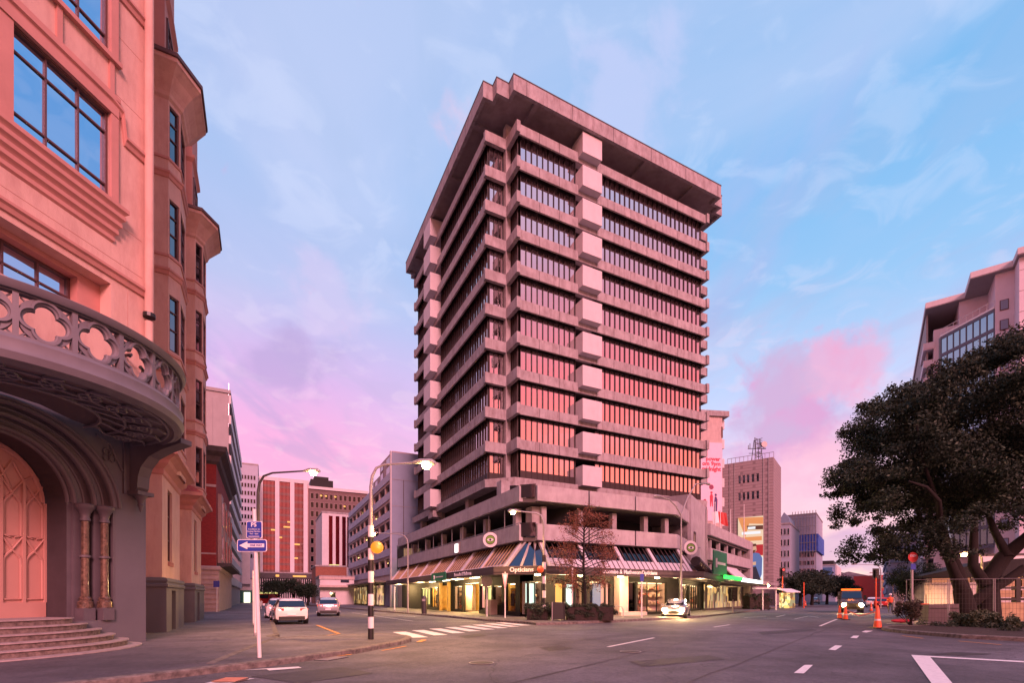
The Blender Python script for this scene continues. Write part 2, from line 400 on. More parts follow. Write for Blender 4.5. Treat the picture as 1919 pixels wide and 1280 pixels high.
base = mixc(math_('MULTIPLY', c2, .55), base, cc2)
c3 = cloud(4.2, .46, .68, (1.3,7.7,0), 1.2, (1,.45,1)); base = mixc(math_('MULTIPLY', c3, .30), base, ramp([(0, S(236,190,204)), (.3, S(186,160,200)), (.55, S(158,176,214)), (.8, S(150,176,214))], zz))
c4 = cloud(7.5, .5, .66, (5.3,2.7,0), .8); base = mixc(math_('MULTIPLY', c4, .22), base, ramp([(0, S(255,226,216)), (.3, S(238,196,214)), (.55, S(206,212,236)), (.8, S(206,214,238))], zz))
# the tall pink cumulus bank to the right of the tower, a few lower puffs
def puff(px, py, rad, thr, col, amt, scale=5.5, sy=1.0):
    d = np.array(((px-960)/920, 1, (1120-py)/920)); d /= np.linalg.norm(d)
    v = nd(nt, 'ShaderNodeVectorMath', operation='SUBTRACT'); L(nt, tc.outputs['Generated'], v.inputs[0]); v.inputs[1].default_value = tuple(d)
    vm = nd(nt, 'ShaderNodeVectorMath', operation='MULTIPLY'); L(nt, v.outputs[0], vm.inputs[0]); vm.inputs[1].default_value = (1, 1, sy)
    ln = nd(nt, 'ShaderNodeVectorMath', operation='LENGTH'); L(nt, vm.outputs[0], ln.inputs[0])
    f = math_('SUBTRACT', 1.0, math_('DIVIDE', ln.outputs['Value'], rad), clamp=True)
    n = nd(nt, 'ShaderNodeTexNoise'); n.inputs['Scale'].default_value = scale; n.inputs['Detail'].default_value = 9; n.inputs['Roughness'].default_value = .55; n.inputs['Distortion'].default_value = .3
    L(nt, tc.outputs['Generated'], n.inputs['Vector'])
    s_ = math_('ADD', math_('MULTIPLY', f, 1.0), math_('MULTIPLY', math_('SUBTRACT', n.outputs['Fac'], .5), 2.1))
    m = nd(nt, 'ShaderNodeMapRange', interpolation_type='SMOOTHSTEP'); m.inputs[1].default_value = thr; m.inputs[2].default_value = thr+.42
    L(nt, s_, m.inputs[0]); return math_('MULTIPLY', m.outputs[0], amt), col
for a in ((1500,790,.17,.38,S(206,150,196),.95,11,.75), (1560,690,.10,.4,S(226,158,192),.7,12,1), (1470,740,.13,.4,S(190,164,202),.75,13,1), (1500,930,.22,.35,S(240,184,204),.7,6,1),
          (1165,200,.14,.36,S(192,194,230),.5,9,1), (520,680,.16,.38,S(168,146,196),.6,7,1.6), (620,590,.15,.40,S(208,186,222),.4,8,1.6), (600,960,.2,.4,S(206,158,196),.5,7,2.5), (1550,1040,.16,.36,S(190,158,200),.6,9,2.4)):
    f, c = puff(*a); base = mixc(f, base, c)
# sunset side, behind the camera
back = ramp([(0, (1.8,.58,.36,1)), (.1, (1.5,.38,.27,1)), (.26, (1.2,.24,.19,1)), (.4, (.90,.20,.24,1)), (.52, (.62,.26,.36,1)), (.62, (.44,.40,.60,1)), (.8, (.26,.40,.72,1))], zz)
back = mixc(math_('MULTIPLY', c2, .3), back, (.80,.34,.42,1))
fb = nd(nt, 'ShaderNodeMapRange', interpolation_type='SMOOTHSTEP'); fb.inputs[1].default_value = .18; fb.inputs[2].default_value = -.25; L(nt, yy, fb.inputs[0])
fin = mixc(fb.outputs[0], base, back)
# below the horizon
gd = nd(nt, 'ShaderNodeMapRange'); gd.inputs[1].default_value = 0; gd.inputs[2].default_value = -.03; L(nt, zz, gd.inputs[0])
fin = mixc(gd.outputs[0], fin, (.12,.09,.10,1))
sky = nd(nt, 'ShaderNodeTexSky'); sky.sky_type = 'NISHITA'; sky.sun_disc = False
SUN_EL, SUN_AZ = radians(26), atan2(.37, -.929)      # low behind the camera, to the right
sky.sun_elevation = radians(2); sky.sun_rotation = SUN_AZ
sk = nd(nt, 'ShaderNodeMix', data_type='RGBA', blend_type='ADD'); sk.inputs[0].default_value = .03
L(nt, fin, sk.inputs[6]); L(nt, sky.outputs[0], sk.inputs[7])
L(nt, sk.outputs[2], bg.inputs[0]); bg.inputs[1].default_value = 1.0
sl = bpy.data.lights.new('afterglow_sun', 'SUN'); sl.energy = 4.0; sl.angle = radians(18); sl.color = (1,.41,.45)
so = bpy.data.objects.new('afterglow_sun', sl); COL.objects.link(so)
from mathutils import Vector
sd = Vector((sin(SUN_AZ)*cos(SUN_EL), cos(SUN_AZ)*cos(SUN_EL), sin(SUN_EL)))
so.rotation_euler = sd.to_track_quat('Z', 'Y').to_euler(); so.location = (0,-20,60)
def point(loc, e, c=(1,.58,.22), r=.15):
    l = bpy.data.lights.new('lamp_glow', 'POINT'); l.energy = e*1.6; l.color = c; l.shadow_soft_size = r
    o = bpy.data.objects.new('lamp_glow', l); COL.objects.link(o); o.location = loc; return o
def spot(loc, e, c=(1,.5,.16), deg=130):
    l = bpy.data.lights.new('lamp_glow', 'SPOT'); l.energy = e; l.color = c; l.shadow_soft_size = .12; l.spot_size = radians(deg); l.spot_blend = .7
    o = bpy.data.objects.new('lamp_glow', l); COL.objects.link(o); o.location = loc; return o
# ---------------------------------------------------------------- ground, road, footpaths, markings
def sheet(name, poly, z, m, kind='structure'):
    b = MB(); b.face([(p[0], p[1], z) for p in poly]); o = b.build(name, m, normals=True, org=(0,0,0))
    if o.data.polygons[0].normal.z < 0: o.data.flip_normals()
    return tag(o, kind=kind)
sheet('ground', [(-3000,-200),(3000,-200),(3000,3500),(-3000,3500)], -.03, K['foot'])
sheet('road', [(-60,-30),(60,-30),(420,620),(260,620),(30,62),(-40,150),(-140,330),(-170,330),(-60,90)], -.012, K['asphalt'])
def slab(name, edge, back, h=.13):
    """raised footpath with its kerb along the edge path"""
    b = MB(); b.prism(edge+back, -.02, h)
    o = b.build(name, K['foot'], org=(0,0,0)); tag(o, kind='structure')
    # kerb stone strip: right side of travel is the road
    k = MB(); k.sweep(edge, [(.02,-.02),(.02,h-.02),(-.01,h+.006),(-.20,h+.006),(-.20,-.02)]); tag(k.build('kerb', K['kerb'], org=(0,0,0)), kind='structure')
    return o
def arc(p, q, bul, n=8):      # curved run from p to q bulging right
    mx, my = (p[0]+q[0])/2, (p[1]+q[1])/2; dx, dy = q[0]-p[0], q[1]-p[1]
    cxx, cyy = mx+dy*bul, my-dx*bul
    return [((1-t)**2*p[0]+2*t*(1-t)*cxx+t*t*q[0], (1-t)**2*p[1]+2*t*(1-t)*cyy+t*t*q[1]) for t in [k/n for k in range(n+1)]]
# near-left footpath with the built-out corner at the crossing (road on the right of travel)
eL = [(-30,-14),(-16,-2),(-10.6,4.6),(-8.2,7.6),(-7.0,9.3),(-6.3,10.4),(-5.6,11.5),(-4.5,13.9),(-3.75,16.6)]
eL += arc((-3.7,17.2),(-5.6,20.0),.42,6)+[(-7.0,19.0),(-8.3,18.1)]+arc((-8.5,18.0),(-9.3,19.6),-.3,4)
eL += [(-16.9,34.6),(-60,119.8),(-150,297)]
slab('footpath', eL, [(-190,280),(-70,60),(-60,-14)])
b = MB(); b.sweep([(-6.7,10.9),(-7.2,12.6),(-7.9,15.2),(-8.55,17.6)], [(.09,.125),(.09,.136),(-.09,.136),(-.09,.125)]); tag(b.build('kerb', K['kerb'], org=(0,0,0)), kind='structure')
# tower footpath
eT = [(-150,286),(-50,113),(-25,71.5),(-11.9,49.9),(-5.4,39.6),(-1.9,33.4)]+arc((-1.2,32.1),(1.4,28.3),-.18,5)[1:]+[(3.0,28.9),(6.5,31.6),(11,35.2),(15.3,39.4),(19,44.2),(21.3,47.5),(29,58.0),(51.8,92),(120,186),(300,436)]
eT = eT[::-1]
b = MB(); b.prism(eT+[(-170,300),(100,500)], -.02, .13); tag(b.build('footpath', K['foot'], org=(0,0,0)), kind='structure')
k = MB(); k.sweep(eT[::-1], [(.02,-.02),(.02,.11),(-.01,.136),(-.20,.136),(-.20,-.02)]); tag(k.build('kerb', K['kerb'], org=(0,0,0)), kind='structure')
# right side: planted traffic island and the footpath behind it
isl = [(60,9.5),(30,13.4),(22,15.9),(18.8,17.4),(17.6,19.2),(17.4,21.5)]+arc((17.6,22.8),(20.6,25.4),-.35,5)+[(24,27),(40,31),(60,34)]
b = MB(); b.prism(isl, -.02, .14); tag(b.build('ground', K['soil'], org=(0,0,0)), kind='structure')
k = MB(); k.sweep(isl[::-1], [(.04,-.02),(.04,.12),(0,.15),(-.18,.15),(-.18,-.02)]); tag(k.build('kerb', K['kerb'], org=(0,0,0)), kind='structure')
eR = [(60,38),(33,34.5),(30.5,35.5),(33,40),(44,55),(64,82),(150,198),(330,442)]
slab('footpath', eR[::-1], [(60,38.1),(90,36),(360,430)])
# paint
marks = MB(); yl = MB()
def quad(m, pts, z=.001):
    m.face([(p[0], p[1], z) for p in pts])
def line(m, p, q, w, z=.001):
    dx, dy = q[0]-p[0], q[1]-p[1]; l = math.hypot(dx, dy); nx, ny = -dy/l*w/2, dx/l*w/2
    m.face([(p[0]+nx,p[1]+ny,z),(p[0]-nx,p[1]-ny,z),(q[0]-nx,q[1]-ny,z),(q[0]+nx,q[1]+ny,z)])
def gp(a): return G(*a)
# zebra crossing across the side street
zdir = (.50,.866)
for k in range(9):
    cx_, cy_ = -5.05+.62*k*1.02, 19.9+1.17*k*1.02
    a = (cx_-.4512*1.75, cy_+.8924*1.75); b_ = (cx_+.4512*1.75, cy_-.8924*1.75)
    line(marks, a, b_, .62)
for a in (((1140,1213),(1226,1196)), ((1338,1176),(1368,1171.5)), ((1395,1158.5),(1436,1155.5)), ((1455,1157),(1472,1153.2))):
    line(marks, gp(a[0]), gp(a[1]), .13)
for q in (((1488,1262),(1507,1263),(1524,1247),(1508,1247)), ((1553,1218),(1566,1219.5),(1579,1211),(1566,1210)), ((1594,1196),(1606,1197),(1611,1192),(1600,1192)), ((1615,1185),(1624,1186.2),(1637,1183),(1622,1182.5)),
          ((1708,1228),(1742,1230),(1786,1282),(1748,1284)), ((1742,1230),(1744,1232.4),(1925,1242.6),(1925,1240))):
    quad(marks, [gp(p) for p in q])
for a in (((1490,1160.5),(1516,1155.3),.1), ((1516,1155.3),(1535,1158),.1), ((1516,1155.3),(1540,1157.2),.1), ((1537,1174),(1570,1160.6),.14), ((1590,1152),(1605,1146),.14), ((660,1149),(775,1165),.1), ((775,1165),(905,1165.5),.1), ((747,1154.5),(780,1156.5),.12), ((703,1149.4),(725,1150),.3)):
    line(marks, gp(a[0]), gp(a[1]), a[2])
for q in (((452,1257),(500,1253.6),(560,1250),(566,1252.5),(505,1257.5),(500,1255)), ((384,1281),(410,1276),(436,1271.5),(478,1272.5),(430,1281))):
    quad(marks, [gp(p) for p in q])
line(marks, (33,36.5), (22.5,29.5), .1)
tag(marks.build('road_markings', K['paint'], org=(0,0,0)), kind='structure')
for a in (((590,1236),(660,1227),.08), ((716,1220),(762,1211.5),.08), ((670,1198.5),(684,1198),.1), ((594,1172),(636,1188.5),.16), ((636,1188.5),(530,1201.5),.1), ((785,1204),(796,1199.5),.2), ((1691,1192),(1730,1197),.1), ((1797,1202),(1877,1209),.1)):
    line(yl, gp(a[0]), gp(a[1]), a[2])
tag(yl.build('road_markings', K['ypaint'], org=(0,0,0)), kind='structure')
# darker repair patches and a manhole cover
pt = mat('tar_patch', (.045,.036,.04), .65, var=.3, scale=3, bump=.4, bscale=90)
for n_, q in enumerate((((470,1268),(640,1250),(700,1262),(560,1281)), ((1740,1226),(1790,1222),(1860,1226),(1800,1229)))):
    sheet('road_surface', [gp(p) for p in q], -.004, pt)
mh = G(432,1275); b = MB(); b.lathe(mh[0], mh[1], [(0,-.002),(.0,.006),(.30,.006),(.33,.0)], 24); b2 = MB()
for k in range(-3, 4): b2.box(mh[0]-.22, mh[0]+.22, mh[1]+k*.07-.012, mh[1]+k*.07+.012, .005, .013)
t = thing('manhole_cover', 'small round rusty iron manhole cover in the road by the near left kerb', 'manhole cover', (mh[0], mh[1], 0))
b.build('cover', mat('iron', (.16,.07,.05), .6, .4, var=.4, scale=20), t); b2.build('grip_rib', mat('iron_rib', (.5,.25,.16), .6, var=.2), t)

for q in (((1010,1214),(1050,1210),(1075,1216),(1030,1221)), ((1180,1240),(1330,1228),(1360,1236),(1205,1250)), ((860,1192),(900,1188),(915,1192),(872,1197)), ((1420,1185),(1520,1178),(1530,1182),(1430,1190))):
    sheet('road_surface', [gp(p) for p in q], -.004, pt)
seam = MB()
for a in (((600,1262),(1130,1196)), ((1130,1196),(1500,1149)), ((960,1281),(1420,1172)), ((1290,1281),(1560,1175)), ((760,1172),(1060,1190))):
    p, q = gp(a[0]), gp(a[1]); n = 14; w_ = .018
    pts = [(p[0]+(q[0]-p[0])*k/n+random.uniform(-.05,.05), p[1]+(q[1]-p[1])*k/n+random.uniform(-.05,.05)) for k in range(n+1)]
    for u_, v_ in zip(pts, pts[1:]): line(seam, u_, v_, random.uniform(.02,.05), -.002)
tag(seam.build('road_surface', pt, org=(0,0,0)), kind='structure')
gx, gy = -5.05, 12.55; dgt = thing('drain_grate', 'rusty iron drain grate set in the gutter by the near kerb', 'drain', (gx,gy,-.01)); fg_ = Frame(gx+.2, gy-.1, .34,.94); m = MB(fg_); m.box(0,.8,-.22,.22,-.012,.0); m.build('sump', K['black'] if 'black' in K else None, dgt)
for k in range(9): m = MB(fg_); m.box(.02+k*.09,.06+k*.09,-.2,.2,0,.008); m.build('bar', K['galv'], dgt)
for (px, py, lab) in ((1182,1222,'round iron manhole cover in the middle of the road'),(903,1243,'pale round utility cover in the road ahead of the crossing')):
    x_, y_ = gp((px, py)); t = thing('manhole_cover', lab, 'manhole cover', (x_,y_,0)); m = MB(); m.lathe(x_,y_,[(0,-.001),(0,.004),(.28,.004),(.31,-.002)],24); m.build('cover', pt, t); m = MB(); m.lathe(x_,y_,[(.28,.006),(.31,.006),(.31,.0),(.28,.0),(.28,.006)],24); m.build('rim', K['galv'], t)
# ---------------------------------------------------------------- office tower
T = Frame(.68, 48.0, *U)
tw = thing('office_tower', 'tall brutalist concrete office tower with deep horizontal parapets and projecting white boxes', 'building', (.68,48,0))
DU, DV = 28.26, 30.2          # body extents
FH = 3.433; NF = 11
def ztop(k): return 48.0-FH*k
def panels(m, horiz, a0, a1, face, sign, z0, z1, n, th=.18, gap=.02):
    """row of precast parapet panels with open joints; face plane at `face`, outward = sign"""
    w = (a1-a0)/n
    for i in range(n):
        p, q = a0+i*w+(gap if i else 0), a0+(i+1)*w-(gap if i < n-1 else 0)
        prof = [(0,z1),(0,z0+.03),(.05,z0),(th,z0+.02),(th,z1)]
        R = []
        for a in (p, q):
            R.append([((a, face-sign*o, z) if horiz else (face-sign*o, a, z)) for (o, z) in prof])
        m.rings(R)
for k in range(10):
    zt = ztop(k); zb = zt-1.0
    m = MB(T)
    panels(m, True, 0, 25.6, 0, -1, zb, zt, 11); m.mark()             # street face
    panels(m, False, 2.58, 28.1, -2.58, -1, zb-.08, zt-.1, 11); m.mark()     # side street face
    panels(m, True, 0, 25.6, DV, 1, zb, zt, 11); m.mark(); panels(m, False, 2.13, 28.1, DU, 1, zb, zt, 11)
    m.build_each('parapet', K['concrete'], tw)
    m = MB(T)                                               # re-entrant corner bands
    for sx, ax in ((1,-.34),(-1,25.94)):
        for sy, ay in ((1,0),(-1,DV)):
            y0, y1 = ay-sy*.22, ay+sy*2.13; x0, x1 = ax, ax+sx*.4
            m.box(min(x0,x1), max(x0,x1), min(y0,y1), max(y0,y1), zb+.02, zt+.1)
            e = ax-sx*2.32
            m.box(min(e,ax), max(e,ax), min(y1,y1+sy*.4), max(y1,y1+sy*.4), zb+.02, zt+.06); m.mark()
    m.build_each('corner_band', K['concrete'], tw)
def outline(i):  # plan of the floors, inset i from the parapet line
    return [(0-.34+i,0+i),(25.94-i,i),(25.94-i,2.13+i),(DU-i,2.13+i),(DU-i,28.1-i),(25.94-i,28.1-i),(25.94-i,DV-i),(-.34+i,DV-i),(-.34+i,28.1-i),(-2.66+i,28.1-i),(-2.66+i,2.13+i),(-.34+i,2.13+i)]
for k in range(10):
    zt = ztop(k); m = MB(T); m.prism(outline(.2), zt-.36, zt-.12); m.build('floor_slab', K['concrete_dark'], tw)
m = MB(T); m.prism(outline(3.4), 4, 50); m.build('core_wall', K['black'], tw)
m = MB(T)
for (cx_, cy_) in ((-.05,2.45),(25.65,2.45),(-.05,27.7),(25.65,27.7)): m.box(cx_-.33, cx_+.33, cy_-.33, cy_+.33, 4, 49.6); m.mark()
m.build_each('corner_column', K['concrete'], tw)
def windows(horiz, a0, a1, face, sign, z0, z1, pitch=.68, lower=True, depth=.02):
    n = max(1, round((a1-a0)/pitch)); w = (a1-a0)/n; fm = MB(T); gm = MB(T)
    def bx(m, p, q, d0, d1, za, zb_):
        lo, hi = sorted((face-sign*d0, face-sign*d1))
        m.box(p, q, lo, hi, za, zb_) if horiz else m.box(lo, hi, p, q, za, zb_)
    for i in range(n+1): bx(fm, a0+i*w-.026, a0+i*w+.026, -.10, depth, z0, z1)
    bx(fm, a0, a1, -.06, .10, z0, z0+(1.0 if lower else .2)); bx(fm, a0, a1, -.06, .1, z1-.1, z1)
    for i in range(n):
        p, q = a0+i*w+.045, a0+(i+1)*w-.045; t1, t2 = random.uniform(-.006,.006), random.uniform(-.004,.004)
        ps = [(p, -t1, z0+.2), (q, t1, z0+.2), (q, t1+t2, z1-.2), (p, -t1+t2, z1-.2)]
        gm.face([((a, face-sign*(.02+d), z) if horiz else (face-sign*(.02+d), a, z)) for (a, d, z) in ps])
    f = fm.build('window', K['bronze'], tw); gm.build('pane', K['towerglass'], f)
for k in range(1, NF):
    z1 = ztop(k-1)-.37; z0 = ztop(k)-1.0 if k < 10 else ztop(10)-.45
    windows(True, .45, 6.95, .62, -1, z0, z1)
    windows(True, 9.5, 25.3, .62, -1, z0, z1)
    windows(False, 2.9, 17.4, -2.0, -1, z0, z1, depth=.2)
    windows(False, 20.4, 27.9, -2.0, -1, z0, z1, depth=.2)
    windows(True, -1.95, -.42, 2.75, -1, z0, z1, .5)
    windows(False, .7, 2.1, .25, -1, z0, z1, .5)
    windows(False, 3.4, 27, DU-.7, 1, z0, z1)
# top recessed floor
windows(True, 1.2, 6.9, 2.9, -1, ztop(0)-1, 49.7, .9, False); windows(True, 9.5, 24.6, 2.9, -1, ztop(0)-1, 49.7, .9, False); windows(False, 4, 27, .4, -1, ztop(0)-1, 49.7, .9, False)
# projecting white boxes
for k in range(NF):
    zt = ztop(k)
    for q in range(4):
        m = MB(T); zl, zh = zt-.54, zt+1.66
        if q == 0: m.box(6.98, 9.42, -.8, 1.2, zl+.02, zh-.1)
        elif q == 1: m.box(-3.5, -1.4, 17.5, 20.3, zl, zh)
        elif q == 2: m.box(DU-.6, DU+.8, 10, 12.4, zl, zh)
        else: continue
        m.build('service_box', K['panel'], tw)
# roof with its overhanging fascia stepped at the corners
RX = [(-1.2,-1.2),(26.8,-1.2),(26.8,-.2),(28.1,-.2),(28.1,.7),(29.2,.7),(29.2,29.4),(28.1,29.4),(28.1,30.3),(26.8,30.3),(26.8,31.2),(-1.2,31.2),(-1.2,30.3),(-2.5,30.3),(-2.5,29.4),(-3.5,29.4),(-3.5,.7),(-2.5,.7),(-2.5,-.2),(-1.2,-.2)]
m = MB(T); m.sweep(RX, [(0,49.66),(0,51.12),(.03,51.12),(.03,51.18),(-.3,51.18),(-.5,50.2),(-.34,49.66)], closed=True); m.build('roof_fascia', K['concrete'], tw)
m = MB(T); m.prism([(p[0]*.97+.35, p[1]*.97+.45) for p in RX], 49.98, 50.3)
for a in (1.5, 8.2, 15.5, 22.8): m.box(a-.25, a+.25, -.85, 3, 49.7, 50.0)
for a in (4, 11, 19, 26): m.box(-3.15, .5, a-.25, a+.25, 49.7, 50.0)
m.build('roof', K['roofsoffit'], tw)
m = MB(T); m.sweep(RX, [(.035,51.1),(.035,51.2),(-.31,51.2),(-.31,51.1)], closed=True); m.build('roof_coping', K['dimbronze'], tw)
m = MB(T)
for a in (0.2,5.4,10.6,15.8,21,26.2): m.box(a, a+.04, -1.215, -1.19, 49.66, 51.1)
for a in (5.4,10.6,15.8,21,26.2): m.box(-3.515,-3.49, a, a+.04, 49.66, 51.1)
m.build('fascia_joint', K['dimbronze'], tw)
m = MB(T); m.box(8,20,9,20,50.3,50.9); m.build('roof_plant_room', K['greywall'], tw)
# lowest tower slab
zt = ztop(10)
m = MB(T); poly = [(-.4,.1),(25.9,.1),(28.2,2.4),(28.2,29),(-2.6,29),(-2.6,2.3)]
m.prism(poly, 12.55, 13.25); m.sweep(poly, [(.0,12.75),(.06,13.35),(-.3,13.35),(-.3,12.75)], closed=True); m.build('base_slab', K['concrete'], tw)
m = MB(T)
for a in (1,8.2,16,24): m.box(a-.45, a+.45, 1.2, 2.1, 0, 12.6).mark()
for a in (9,18.9,27): m.box(-1.9,-1.0, a-.45, a+.45, 0, 12.6).mark()
m.box(-3.0,-1.8,17.9,19.9,11.9,12.7)
m.build_each('base_column', K['concrete'], tw)
# ---- podium
pod = thing('podium_building', 'concrete parking podium with panelled parapets above a shop canopy, wrapped round the tower foot', 'building', (1.2,37,0))
A0 = (-5.16,27.5); A1 = (-5.16,-9.9); A2 = (-4.2,-10.8); A3 = (9.95,-10.8)
# main street leg of the podium in tower coordinates
def T_of(x, y): dx, dy = x-.68, y-48; return (dx*U[0]+dy*U[1], dx*V[0]+dy*V[1])
A3 = T_of(14.33,43.03); A3 = (A3[0], -10.8); A4 = T_of(17.3,47.9); A5 = T_of(22.4,56.5)
def poly_in(i): return [(A0[0]+i,A0[1]),(A1[0]+i,A1[1]),(A2[0]+i*.4,A2[1]+i),(A3[0]-i*.5,A3[1]+i),(A4[0]-i*.6,A4[1]+i*.6),(A5[0]-i*.6,A5[1]+i*.5),(16,27.5)]
for (z0, z1) in ((5.86,7.10),(8.80,9.98)):
    m = MB(T)
    panels(m, False, A1[1], A0[1], A1[0], -1, z0, z1, 15, .35); m.mark()
    panels(m, True, A2[0]+.1, A3[0], A2[1], -1, z0, z1, 3, .35, .07); m.mark()
    for (p, q) in ((A3, A4),):
        l = math.hypot(q[0]-p[0], q[1]-p[1]); f2 = Frame(*T.w(p[0],p[1],0)[:2], *(np.array(T.w(q[0],q[1],0)[:2])-np.array(T.w(p[0],p[1],0)[:2])))
        m2 = MB(f2); m2.xprism([(0,z1),(0,z0+.06),(.05,z0),(.35,z0+.02),(.35,z1)], .02, l)
        i0 = len(m.v); m.v += m2.v; m.f += [[i0+a for a in f] for f in m2.f]
    m.build_each('parapet', K['concrete_light'], pod)
    g = MB(T); g.sweep([(A1[0]+.1,A1[1]+.05),(A2[0],A2[1]+.1)], [(0,z0+.3),(0,z1+.1),(-.05,z1+.1),(-.05,z0+.3)]); g.build('corner_glass', K['darkglass'], pod)
for (z0, z1) in ((5.80,6.1),(8.75,9.1)):
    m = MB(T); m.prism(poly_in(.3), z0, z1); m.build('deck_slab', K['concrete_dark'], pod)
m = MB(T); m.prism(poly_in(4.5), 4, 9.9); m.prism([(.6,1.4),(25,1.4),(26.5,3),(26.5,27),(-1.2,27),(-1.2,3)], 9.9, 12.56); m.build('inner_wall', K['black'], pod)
m = MB(T)
for a in np.arange(-8, 27, 5.9): m.box(-4.6,-4.1, a-.25, a+.25, 3.5, 8.6).mark()
for a in (-3,.4,3.8,7.2,9.6): m.box(a-.22, a+.22, -9.9,-9.4, 3.5, 8.6).mark()
m.box(A2[0]+.3, A2[0]+1.5, -9.6,-8.6, 3.5, 8.6).mark(); m.box(-2.4,-1.5,-1,0,9.9,12.6)
m.build_each('parking_column', K['concrete'], pod)
# thin handrail posts in the openings
m = MB(T)
for a in np.arange(-7, 26, 3.1): m.box(-4.98,-4.93, a, a+.05, 7.1, 8.6)
m.tube([(-4.95,-9.8,7.25),(-4.95,26,7.25)], .03, 6); m.build('handrail', K['galv'], pod)
# stair shaft on the street corner
fs = Frame(*T.w(A4[0],A4[1],0)[:2], *(np.array((22.4,56.5))-np.array(T.w(A4[0],A4[1],0)[:2])))
LS = math.hypot(22.4-T.w(A4[0],A4[1],0)[0], 56.5-T.w(A4[0],A4[1],0)[1])
sh = MB(fs); sh.wall(.2, LS, 3.5, 11.7, [(1.6,2.3,6.4,8.0)], -.12, .35); sh.box(.2, LS, .23, 6, 3.5, 6.4); sh.box(.2, LS, .23, 6, 8.0, 11.7); sh.box(.2,1.6,.2,6,6.4,8); sh.box(2.3,LS,.2,6,6.4,8); sh.box(.2,.22,-.12,6,3.5,11.7); sh.box(LS-.02,LS,-.12,6,3.5,11.7); sh.face([(.2,-.12,11.7),(LS,-.12,11.7),(LS,6,11.7),(.2,6,11.7)])
so_ = sh.build('stair_shaft', K['concrete_light'], pod)
f = MB(fs); f.box(1.6,2.3,.1,.2,6.4,8.0); f.build('lit_window', K['orangelit'], pod)
f = MB(fs); f.box(1.45,2.45,-.2,-.1,8.05,8.2); f.box(1.5,1.6,-.18,-.1,6.4,8.05); f.box(2.3,2.4,-.18,-.1,6.4,8.05); f.build('window_frame', K['concrete_dark'], pod)
f = MB(fs); f.tube([(LS-1.6,-.25,3.6),(LS-1.6,-.25,11.6)], .07, 8); f.build('drainpipe', K['galv'], pod)
# ---- sloped ribbed glazing between canopy and lower parapet
GT, GB = 5.82, 3.75
def ribs(fr, x0, x1, yt, yb, pitch, name_parent, low=.62):
    gm = MB(fr); gm.face([(x0,yt+.08,GT),(x1,yt+.08,GT),(x1,yb+.08,GB),(x0,yb+.08,GB)]); gm.build('sloped_glass', K['slopeglass'], name_parent)
    rm = MB(fr); n = int((x1-x0)/pitch)
    for i in range(n+1):
        x = x0+(x1-x0)*i/max(n,1); w = .035
        rm.rings([[(x-w,yt-.0,GT),(x+w,yt-.0,GT),(x+w,yt+.2,GT),(x-w,yt+.2,GT)],[(x-w,yb-.0,GB),(x+w,yb-.0,GB),(x+w,yb+.15,GB),(x-w,yb+.15,GB)]])
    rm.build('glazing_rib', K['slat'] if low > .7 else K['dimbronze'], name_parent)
    bm_ = MB(fr); n2 = max(1, int((x1-x0)/(pitch*7)))
    for i in range(n2+1):
        x = x0+(x1-x0)*i/n2; w = .15
        bm_.rings([[(x-w,yt-.12,GT),(x+w,yt-.12,GT),(x+w,yt+.2,GT),(x-w,yt+.2,GT)],[(x-w,yb-.12,GB),(x+w,yb-.12,GB),(x+w,yb+.15,GB),(x-w,yb+.15,GB)]]).mark()
    bm_.build_each('glazing_beam', K['panel'], name_parent)
    lo = MB(fr); f0 = low; ya = yt+(yb-yt)*f0; za = GT+(GB-GT)*f0
    lo.rings([[(x0,ya+.04,za),(x1,ya+.04,za)],[(x0,yb+.04,GB),(x1,yb+.04,GB)]], closed=False); lo.build('spandrel_panel', K['panel'], name_parent)
FL = Frame(*T.w(-5.16,27.5,0)[:2], .4512,-.8924)      # side street face, x runs toward the corner, outward = -y
FR = Frame(*T.w(-4.2,-10.8,0)[:2], *U)
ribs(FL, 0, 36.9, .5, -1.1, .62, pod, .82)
ribs(FR, .6, 14.6, .5, -1.1, .5, pod)
fw = Frame(14.33,43.03, 22.4-14.33, 56.5-43.03)
ribs(fw, .4, 5, .5, -1.0, .55, pod)
cg = MB(T); cg.rings([[(A1[0]+.6,A1[1],GT),(A2[0]+.6,A2[1]+.6,GT)],[(A1[0]-1.1,A1[1]+.0,GB),(A2[0]+.5,A2[1]-1.1,GB)]], closed=False); cg.build('sloped_glass', glossy('corner_slope_glass', (.16,.15,.18), .08), pod)
cg = MB(T)
for k in range(4):
    f_ = k/3; cg.tube([(A1[0]+.58+(A2[0]-A1[0])*f_, A1[1]+(A2[1]+.6-A1[1])*f_, GT),(A1[0]-1.12+(A2[0]+1.6-A1[0])*f_, A1[1]+(A2[1]-1.1-A1[1])*f_, GB)], .09 if k in (0,3) else .13, 4)
cg.build('glazing_rib', K['concrete'], pod)
# canopy
CP = [(-7.6,24),(-7.6,-10.6),(-5.1,-13.2),(10.6,-13.3)]
e1 = T_of(16.4,42.0); e2 = T_of(25.2,56.4)
CP = CP[:3]+[e1, e2]
m = MB(T); m.sweep(CP, [(0,3.22),(0,3.80),(-.12,3.80),(-.12,3.22)]); m.build('canopy_fascia', K['canopy'], pod)
m = MB(T); m.prism(CP+[(A5[0],A5[1]),(A3[0],A3[1]+.5),(A2[0],A2[1]+.5),(A1[0]+.5,A1[1]),(A0[0]+.5,24)], 3.3, 3.42); m.prism(CP+[(A5[0],A5[1]),(A3[0],A3[1]+.5),(A2[0],A2[1]+.5),(A1[0]+.5,A1[1]),(A0[0]+.5,24)], 3.66, 3.72); m.build('canopy', K['canopy'], pod)
